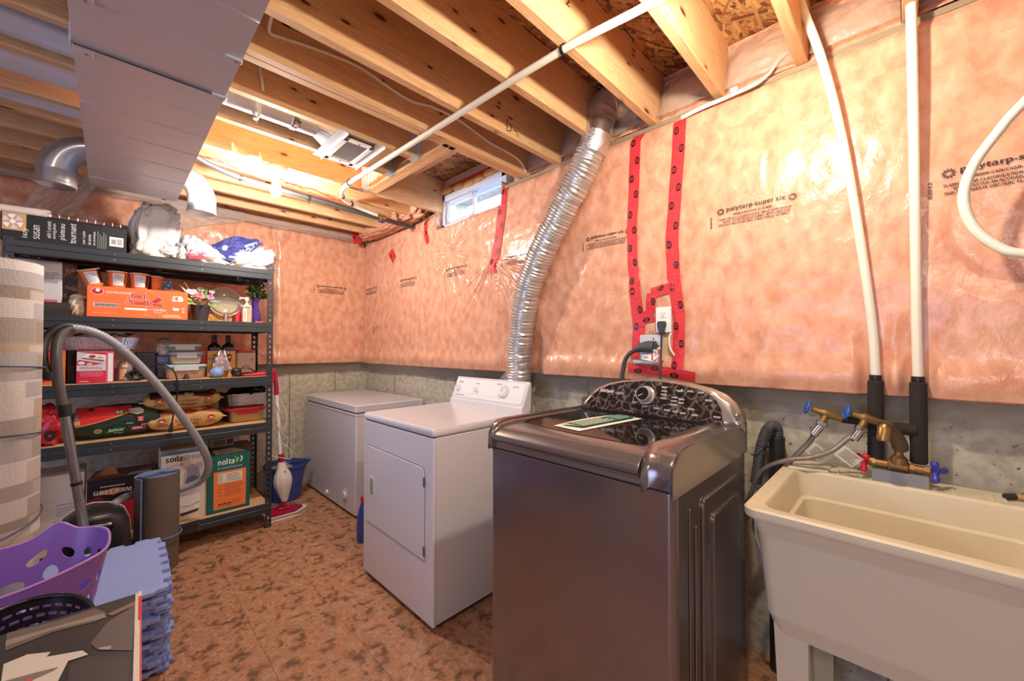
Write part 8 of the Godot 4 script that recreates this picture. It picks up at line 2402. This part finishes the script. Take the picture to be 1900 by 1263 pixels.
	part("chrome_wand", b, mat(178, 176, 180, 0.2, 0.9), t, "chrome wand", 60.0)
	b = MB.new(); b.box(Vector3(0.02, 0.03, 0.19), Vector3(0.24, 0.06, 0.09), 0.02)
	part("floor_head", b, dk, t)
	# exercise mat
	t = thing("exercise_mat", "rolled grey exercise mat with a blue inner side, standing on end before the bottom shelf", "mat", Vector3(0.215, 0, -3.135))
	var S := []; var N := []
	var turns := 5.4
	for i in 171:
		var q := i / 170.0
		var a := TAU * turns * q + 3.05; var r := 0.030 + 0.068 * q
		if q > 0.955: r += pow((q - 0.955) / 0.045, 2.0) * 0.022
		S.append(Vector3(sin(a) * r, 0, cos(a) * r)); N.append(Vector3(sin(a), 0, cos(a)))
	var H := 0.555; var th := 0.0057
	var U := Vector3(0, H, 0)
	b = MB.new()
	for i in 170: b.mq(S[i] + N[i] * th, S[i + 1] + N[i + 1] * th, S[i + 1] + N[i + 1] * th + U, S[i] + N[i] * th + U)
	var wv := noise(311, 0.3, FastNoiseLite.TYPE_CELLULAR, 1)
	part("outer_face", b, bumped(mat(104, 92, 86, 0.85), ntex(wv, 256), 0.1, 3.5), t, "", 60.0)
	b = MB.new()
	for i in 170: b.mq(S[i + 1] - N[i + 1] * th, S[i] - N[i] * th, S[i] - N[i] * th + U, S[i + 1] - N[i + 1] * th + U)
	b.mq(S[170] + N[170] * th, S[170] - N[170] * th, S[170] - N[170] * th + U, S[170] + N[170] * th + U)
	part("inner_face", b, mat(96, 122, 170, 0.8), t, "blue inner side", 60.0)
	b = MB.new()
	for i in 170: b.quad(S[i] + N[i] * th + U, S[i + 1] + N[i + 1] * th + U, S[i + 1] - N[i + 1] * th + U, S[i] - N[i] * th + U)
	part("top_edge", b, mat(110, 136, 182, 0.8), t, "", 60.0)
	b = MB.new()
	var ring := []
	for i in 41: ring.append(Vector3(sin(TAU * i / 40) * 0.106, 0.205 - 0.012 * sin(TAU * i / 40 + 0.4), cos(TAU * i / 40) * 0.106))
	b.tube(ring, 0.0032, 6, false)
	part("strap", b, mat(112, 138, 180, 0.6), t, "thin blue strap", 60.0)
	# foam floor tiles
	var variants := []
	for k in 3:
		var o := PackedVector2Array()
		var n := 13; var L := 0.575
		for s in 4:
			for i in n:
				var e := 0.013 if (i + s + k) % 2 == 0 else -0.013
				if i == 0 or i == n - 1: e = 0.0
				for j in 2:
					var q := -L * 0.5 + L * (i + (0.06 if j == 0 else 0.94)) / n
					q += (0.004 if e > 0 else -0.004) * (-1.0 if j == 0 else 1.0)
					var p := Vector2(q, -L * 0.5 - e)
					o.push_back(p.rotated(PI * 0.5 * s))
		b = MB.new(); b.x = Transform3D(Basis(Vector3.RIGHT, Vector3.FORWARD, Vector3.UP), Vector3.ZERO); b.prism(o, 0.0, 0.0168, 0.002)
		variants.append(b.mesh(30.0))
	var ord := ["bottom", "second", "third", "fourth", "fifth", "sixth", "seventh", "eighth", "ninth", "tenth"]
	for i in 20:
		var lb: String = "light blue interlocking foam tile, topmost of the stack beside the purple basket" if i == 19 else "light blue foam tile, %s%s of the stack beside the purple basket" % [ord[i] if i < 10 else ord[19 - i], " tile" if i == 0 else " from the bottom" if i < 10 else " from the top"]
		solo("foam_tile", variants[i % 3], mat(150, 168, 226, 0.75) if i % 2 or i == 19 else mat(132, 152, 216, 0.75), lb, "foam tile", Vector3(-0.105 + g.randfn(0.0, 0.006), i * 0.0170, -2.405 + g.randfn(0.0, 0.006)), g.randfn(-2.0, 1.6), "stack of light blue foam tiles")
	# purple basket and what carries it
	carton("cardboard_box", "plain brown cardboard box under the purple basket", "box", -0.60, -0.03, 0, 0.27, -1.78, 0.33, M.card)
	t = thing("laundry_basket", "purple plastic laundry basket with oval holes at the left edge", "basket", Vector3(-0.315, 0.2715, -1.965))
	var pw := func(u: float, v: float, off: float) -> Vector3:
		var a := u * TAU
		var c := Vector2(cos(a), sin(a)); c = Vector2(signf(c.x) * pow(absf(c.x), 0.62), signf(c.y) * pow(absf(c.y), 0.62))
		var hx := lerpf(0.255, 0.325, v) + off; var hz := lerpf(0.145, 0.215, v) + off
		# the rim rises at the corners beside the hand grips and dips at the grips
		var top := 0.366 - 0.026 * pow(absf(sin(a)), 6.0) + 0.042 * exp(-pow((fposmod(a - 1.12 + PI, TAU) - PI) / 0.16, 2.0))
		return Vector3(c.x * hx, 0.004 + v * top, -c.y * hz)
	var pm := mat(134, 96, 182, 0.35)
	b = MB.new()
	pierced(b, 20, [0.10, 0.30, 0.50, 0.70, 0.86], pw, 0.56, 0.56, 0.003)
	for band in [[0.0, 0.10], [0.86, 1.0]]:
		b.grid(120, 3, func(u: float, v: float) -> Vector3: return pw.call(u, lerpf(band[0], band[1], v), 0.0), 1, 1, true)
		b.grid(120, 3, func(u: float, v: float) -> Vector3: return pw.call(1.0 - u, lerpf(band[0], band[1], v), -0.003), 1, 1, true)
	part("wall", b, pm, t, "", 60.0)
	b = MB.new()
	ring = []
	for i in 121: ring.append(pw.call(float(i % 120) / 120, 1.0, -0.0015))
	b.tube(ring, 0.0042, 8, false)
	part("rim", b, mat(178, 132, 200, 0.35), t, "paler rim", 60.0)
	b = MB.new()
	var bt := PackedVector3Array()
	for i in 60: bt.push_back(pw.call(float(i) / 60, 0.0, -0.001))
	b.cap(bt, false)
	part("bottom", b, pm, t)
	# small black basket
	carton("cardboard_box", "plain brown cardboard box under the small black basket", "box", -0.30, -0.0, 0, 0.33, -1.34, 0.31, M.card, 3.0)
	t = thing("black_basket", "small black slotted plastic basket between the purple basket and the dark box", "basket", Vector3(-0.135, 0.3315, -1.51))
	var bwf := func(u: float, v: float, off: float) -> Vector3:
		var a := u * TAU
		return Vector3(cos(a) * (lerpf(0.09, 0.115, v) + off), 0.003 + v * (0.275 - 0.01 * cos(a)), -sin(a) * (lerpf(0.155, 0.195, v) + off))
	var bm := mat(30, 26, 34, 0.3)
	b = MB.new()
	pierced(b, 30, [0.06, 0.17, 0.28, 0.39, 0.50, 0.61, 0.71, 0.80, 0.88, 0.95], bwf, 0.74, 0.42, 0.003, 12, 0.45)
	for band in [[0.0, 0.06], [0.95, 1.0]]:
		b.grid(60, 2, func(u: float, v: float) -> Vector3: return bwf.call(u, lerpf(band[0], band[1], v), 0.0), 1, 1, true)
		b.grid(60, 2, func(u: float, v: float) -> Vector3: return bwf.call(1.0 - u, lerpf(band[0], band[1], v), -0.003), 1, 1, true)
	part("wall", b, bm, t, "", 60.0)
	b = MB.new(); ring = []
	for i in 61: ring.append(bwf.call(float(i % 60) / 60, 1.0, 0.0))
	b.tube(ring, 0.006, 8, false)
	part("rim", b, bm, t, "", 60.0)
	b = MB.new(); bt = PackedVector3Array()
	for i in 60: bt.push_back(bwf.call(float(i) / 60, 0.0, -0.001))
	b.cap(bt, false)
	part("bottom", b, bm, t)
	# box in the foreground
	carton("cardboard_box", "tall plain brown cardboard box under the dark printed box", "box", -0.42, 0.02, 0, 0.735, -0.70, 0.30, M.card)
	t = thing("printed_box", "dark printed box with a red and white edge lying in the left foreground", "box", Vector3(-0.205, 0.736, -0.84), -2.5)
	b = MB.new(); b.box(Vector3(0, 0.057, 0), Vector3(0.49, 0.114, 0.35), 0.003)
	part("box", b, mat(44, 40, 40, 0.35), t)
	b = MB.new(); b.x = face(Vector3(-0.245, 0.1143, 0.175), Vector3.RIGHT, Vector3(0, 0, -1))
	b.flat([Vector2(0.335, 0.347), Vector2(0.342, 0.290), Vector2(0.388, 0.301), Vector2(0.436, 0.290), Vector2(0.447, 0.294), Vector2(0.444, 0.314), Vector2(0.431, 0.338), Vector2(0.391, 0.336)], lin(104, 92, 82), 0.0004)
	b.flat([Vector2(0.338, 0.322), Vector2(0.340, 0.304), Vector2(0.387, 0.308), Vector2(0.447, 0.292), Vector2(0.443, 0.310), Vector2(0.393, 0.317)], lin(142, 132, 124), 0.0007)
	b.flat([Vector2(0.347, 0.252), Vector2(0.368, 0.257), Vector2(0.392, 0.241), Vector2(0.389, 0.231), Vector2(0.426, 0.213), Vector2(0.433, 0.196), Vector2(0.413, 0.198), Vector2(0.407, 0.150), Vector2(0.352, 0.206)], lin(206, 198, 186), 0.0006)
	b.flat([Vector2(0.352, 0.206), Vector2(0.380, 0.199), Vector2(0.405, 0.191), Vector2(0.401, 0.186), Vector2(0.382, 0.182), Vector2(0.372, 0.185)], lin(124, 112, 116), 0.0009)
	b.flat([Vector2(0.371, 0.186), Vector2(0.382, 0.188), Vector2(0.383, 0.175)], lin(196, 84, 74), 0.0012)
	b.flat([Vector2(0.449, 0.274), Vector2(0.483, 0.306), Vector2(0.479, 0.164), Vector2(0.442, 0.200), Vector2(0.433, 0.225)], lin(92, 84, 80), 0.0004)
	b.flat([Vector2(0.447, 0.302), Vector2(0.484, 0.318), Vector2(0.483, 0.303), Vector2(0.454, 0.291)], lin(126, 104, 84), 0.0007)
	b.flat([Vector2(0.418, 0.139), Vector2(0.415, 0.188), Vector2(0.436, 0.189), Vector2(0.478, 0.146), Vector2(0.476, 0.080)], lin(62, 56, 56), 0.0005)
	b.flat([Vector2(0.442, 0.205), Vector2(0.457, 0.197), Vector2(0.456, 0.188), Vector2(0.445, 0.197)], lin(160, 152, 146), 0.0008)
	b.rect(0.4815, 0.0, 0.4855, 0.345, lin(214, 206, 196), 0.0008); b.rect(0.4855, 0.0, 0.490, 0.35, lin(222, 206, 190), 0.0006)
	b.rect(0.4855, 0.245, 0.490, 0.33, lin(206, 40, 40), 0.0009); b.rect(0.488, 0.0, 0.490, 0.245, lin(206, 70, 60), 0.0009)
	part("top_print", b, inkm(0.35), t, "", 0.0)
	b = MB.new(); b.x = Transform3D(Basis(), Vector3(-0.245, 0, 0.1755)); b.rect(0.0, 0.0, 0.47, 0.112, lin(70, 62, 58)); b.rect(0.02, 0.02, 0.30, 0.09, lin(180, 172, 164), 0.0006); b.rect(0.34, 0.02, 0.46, 0.09, lin(190, 40, 40), 0.0006)
	part("front_print", b, inkm(0.35), t, "", 0.0)
	# steam mop in the corner by the shelves
	t = thing("steam_mop", "white and red steam mop with a wound cord, leaning beside the shelving unit", "mop", Vector3(0.975, 0, -3.45))
	var wh := mat(226, 218, 214, 0.3)
	var rd := mat(172, 26, 58, 0.35)
	b = MB.new(); b.tube([Vector3(-0.03, 0.40, 0.0), Vector3(-0.036, 0.50, 0.0), Vector3(-0.062, 0.95, -0.01)], 0.0125, 14)
	part("pole", b, mat(232, 228, 232, 0.3), t, "", 60.0)
	b = MB.new(); b.tube(spline([Vector3(-0.061, 0.93, -0.01), Vector3(-0.064, 1.0, -0.01), Vector3(-0.075, 1.08, -0.01), Vector3(-0.085, 1.12, -0.005), Vector3(-0.10, 1.10, 0.0), Vector3(-0.095, 1.04, 0.0)], 5), 0.016, 14)
	part("handle", b, rd, t, "red handle", 60.0)
	b = MB.new(); b.tube([Vector3(-0.028, 0.47, 0), Vector3(-0.026, 0.43, 0)], 0.019, 14); b.tube([Vector3(-0.026, 0.445, 0), Vector3(-0.024, 0.41, 0)], 0.022, 14)
	part("collar", b, rd, t, "red collar")
	b = MB.new(); b.x = Transform3D(Basis(), Vector3(0.0, 0.10, 0.0)) * Transform3D(Basis(Vector3.BACK, 0.08), Vector3.ZERO)
	b.lathe([Vector2(0, 0), Vector2(0.022, 0.0), Vector2(0.035, 0.04), Vector2(0.062, 0.12), Vector2(0.066, 0.16), Vector2(0.058, 0.21), Vector2(0.034, 0.26), Vector2(0.024, 0.31), Vector2(0, 0.312)], 10, Vector2(1.0, 0.75), 0.31, 0.31 + TAU)
	part("body", b, wh, t, "", 25.0)
	b = MB.new(); b.x = Transform3D(Basis(), Vector3(0.0, 0.10, 0.0)) * face(Vector3(-0.015, 0.17, 0.052), Vector3.RIGHT, Vector3.UP); b.scribble(-0.012, 0, 0.02, 0.006, 1, lin(190, 150, 150), 4, 0.0, 0.5); b.disc(0.002, 0.068, 0.006, 0.006, lin(90, 84, 90), -0.008)
	part("print", b, inkm(), t, "", 0.0)
	var hd := PackedVector2Array([Vector2(-0.135, 0.09), Vector2(-0.12, 0.10), Vector2(0.06, 0.10), Vector2(0.145, 0.03), Vector2(0.15, -0.01), Vector2(0.135, -0.03), Vector2(0.02, -0.095), Vector2(-0.12, -0.105), Vector2(-0.135, -0.09)])
	for p in hd.size(): hd[p].y = -hd[p].y
	hd.reverse()
	b = MB.new(); upright(b); b.prism(hd, 0.0, 0.026, 0.010)
	part("pad", b, mat(216, 204, 196, 0.9), t, "white cloth pad", 50.0)
	var hd2 := PackedVector2Array()
	for p in hd: hd2.push_back(p * 0.80)
	b = MB.new(); upright(b); b.prism(hd2, 0.022, 0.036, 0.006)
	part("head", b, rd, t, "red head", 50.0)
	b = MB.new(); b.box(Vector3(0.0, 0.045, 0.0), Vector3(0.09, 0.018, 0.03), 0.006); b.tube([Vector3(-0.0, 0.05, 0), Vector3(0.0, 0.11, 0)], 0.016, 12)
	part("hinge", b, rd, t)
	b = MB.new()
	var cq := []
	for i in 34:
		var q := i / 33.0
		cq.append(Vector3(-0.05 + 0.024 * sin(q * 17.0) * (1.0 - 0.4 * q) + 0.012 * q, 0.96 - 0.40 * q + 0.03 * sin(q * 9.0), 0.024 * cos(q * 17.0)))
	cq.append_array([Vector3(0.03, 0.50, 0.0), Vector3(0.045, 0.42, -0.01), Vector3(-0.02, 0.44, 0.03), Vector3(-0.10, 0.47, 0.0), Vector3(-0.13, 0.48, -0.03)])
	b.tube(spline(cq, 5), 0.0028, 6)
	part("cord", b, mat(226, 220, 206, 0.5), t, "", 60.0)
	b = MB.new(); b.tube(spline([Vector3(-0.045, 0.90, 0.02), Vector3(0.0, 0.78, 0.03), Vector3(-0.01, 0.66, 0.02), Vector3(-0.05, 0.70, 0.03), Vector3(-0.02, 0.62, 0.02), Vector3(0.02, 0.58, 0.0), Vector3(0.01, 0.52, 0.0)], 6), 0.0028, 6)
	part("cord", b, mat(226, 220, 206, 0.5), t, "", 60.0)
	# bucket
	t = thing("bucket", "blue plastic bucket with a pouring lip behind the steam mop", "bucket", Vector3(1.075, 0, -3.80))
	b = MB.new()
	b.grid(56, 12, func(u: float, v: float) -> Vector3:
		var a := u * TAU
		var lip := 0.045 * exp(-pow((fposmod(a - 1.45 + PI, TAU) - PI) / 0.25, 2.0)) * pow(v, 6.0)
		var r := lerpf(0.118, 0.155, v) + lip + (0.006 if v > 0.95 else 0.0)
		return Vector3(sin(a) * r, 0.30 * v + 0.006 * lip * 10.0, cos(a) * r), 1, 1, true)
	b.grid(56, 6, func(u: float, v: float) -> Vector3:
		var a := -u * TAU
		var lip := 0.045 * exp(-pow((fposmod(a - 1.45 + PI, TAU) - PI) / 0.25, 2.0)) * pow(v, 6.0)
		var r := lerpf(0.112, 0.149, v) + lip + (0.006 if v > 0.95 else 0.0)
		return Vector3(sin(a) * r, 0.008 + 0.292 * v, cos(a) * r), 1, 1, true)
	b.cyl(Vector3(0, 0.0, 0), Vector3(0, 0.01, 0), 0.117, 40)
	part("pail", b, mat(58, 76, 152, 0.35), t, "", 50.0)
	b = MB.new(); b.lathe([Vector2(0.158, 0.278), Vector2(0.163, 0.282), Vector2(0.163, 0.296), Vector2(0.158, 0.300)], 48)
	part("rim_band", b, mat(58, 76, 152, 0.35), t)
	b = MB.new()
	var hq := []
	for i in 21: hq.append(Vector3(cos(PI * i / 20) * 0.155, 0.28 - 0.02 * sin(PI * i / 20), 0.02 - 0.16 * sin(PI * i / 20)))
	b.tube(hq, 0.003, 6)
	part("bail", b, M.steel, t, "", 60.0)
	b = MB.new(); blob(b, Vector3(-0.03, 0.24, 0.0), Vector3(0.18, 0.09, 0.20), 331, 0.16, 2.5, 30, 18, 0.9)
	solo("cleaning_cloth", b, mat(176, 156, 130, 0.9), "tan cloth bundled in the blue bucket", "cloth", Vector3(1.075, 0.0, -3.80), 0.0, "", 180.0)
	# detergent bottle
	t = thing("detergent_bottle", "blue plastic bottle with a red cap on the floor between the freezer and the dryer", "bottle", Vector3(1.215, 0, -2.60))
	b = MB.new(); b.lathe([Vector2(0, 0), Vector2(0.05, 0.0), Vector2(0.056, 0.008), Vector2(0.056, 0.10), Vector2(0.050, 0.15), Vector2(0.036, 0.21), Vector2(0.020, 0.25), Vector2(0.016, 0.262), Vector2(0, 0.262)], 28, Vector2(0.75, 1.0))
	part("bottle", b, mat(48, 74, 156, 0.3), t, "", 50.0)
	b = MB.new(); b.lathe([Vector2(0.019, 0.258), Vector2(0.019, 0.292), Vector2(0.016, 0.296), Vector2(0, 0.296)], 20)
	part("cap", b, mat(196, 44, 56, 0.35), t, "red cap")
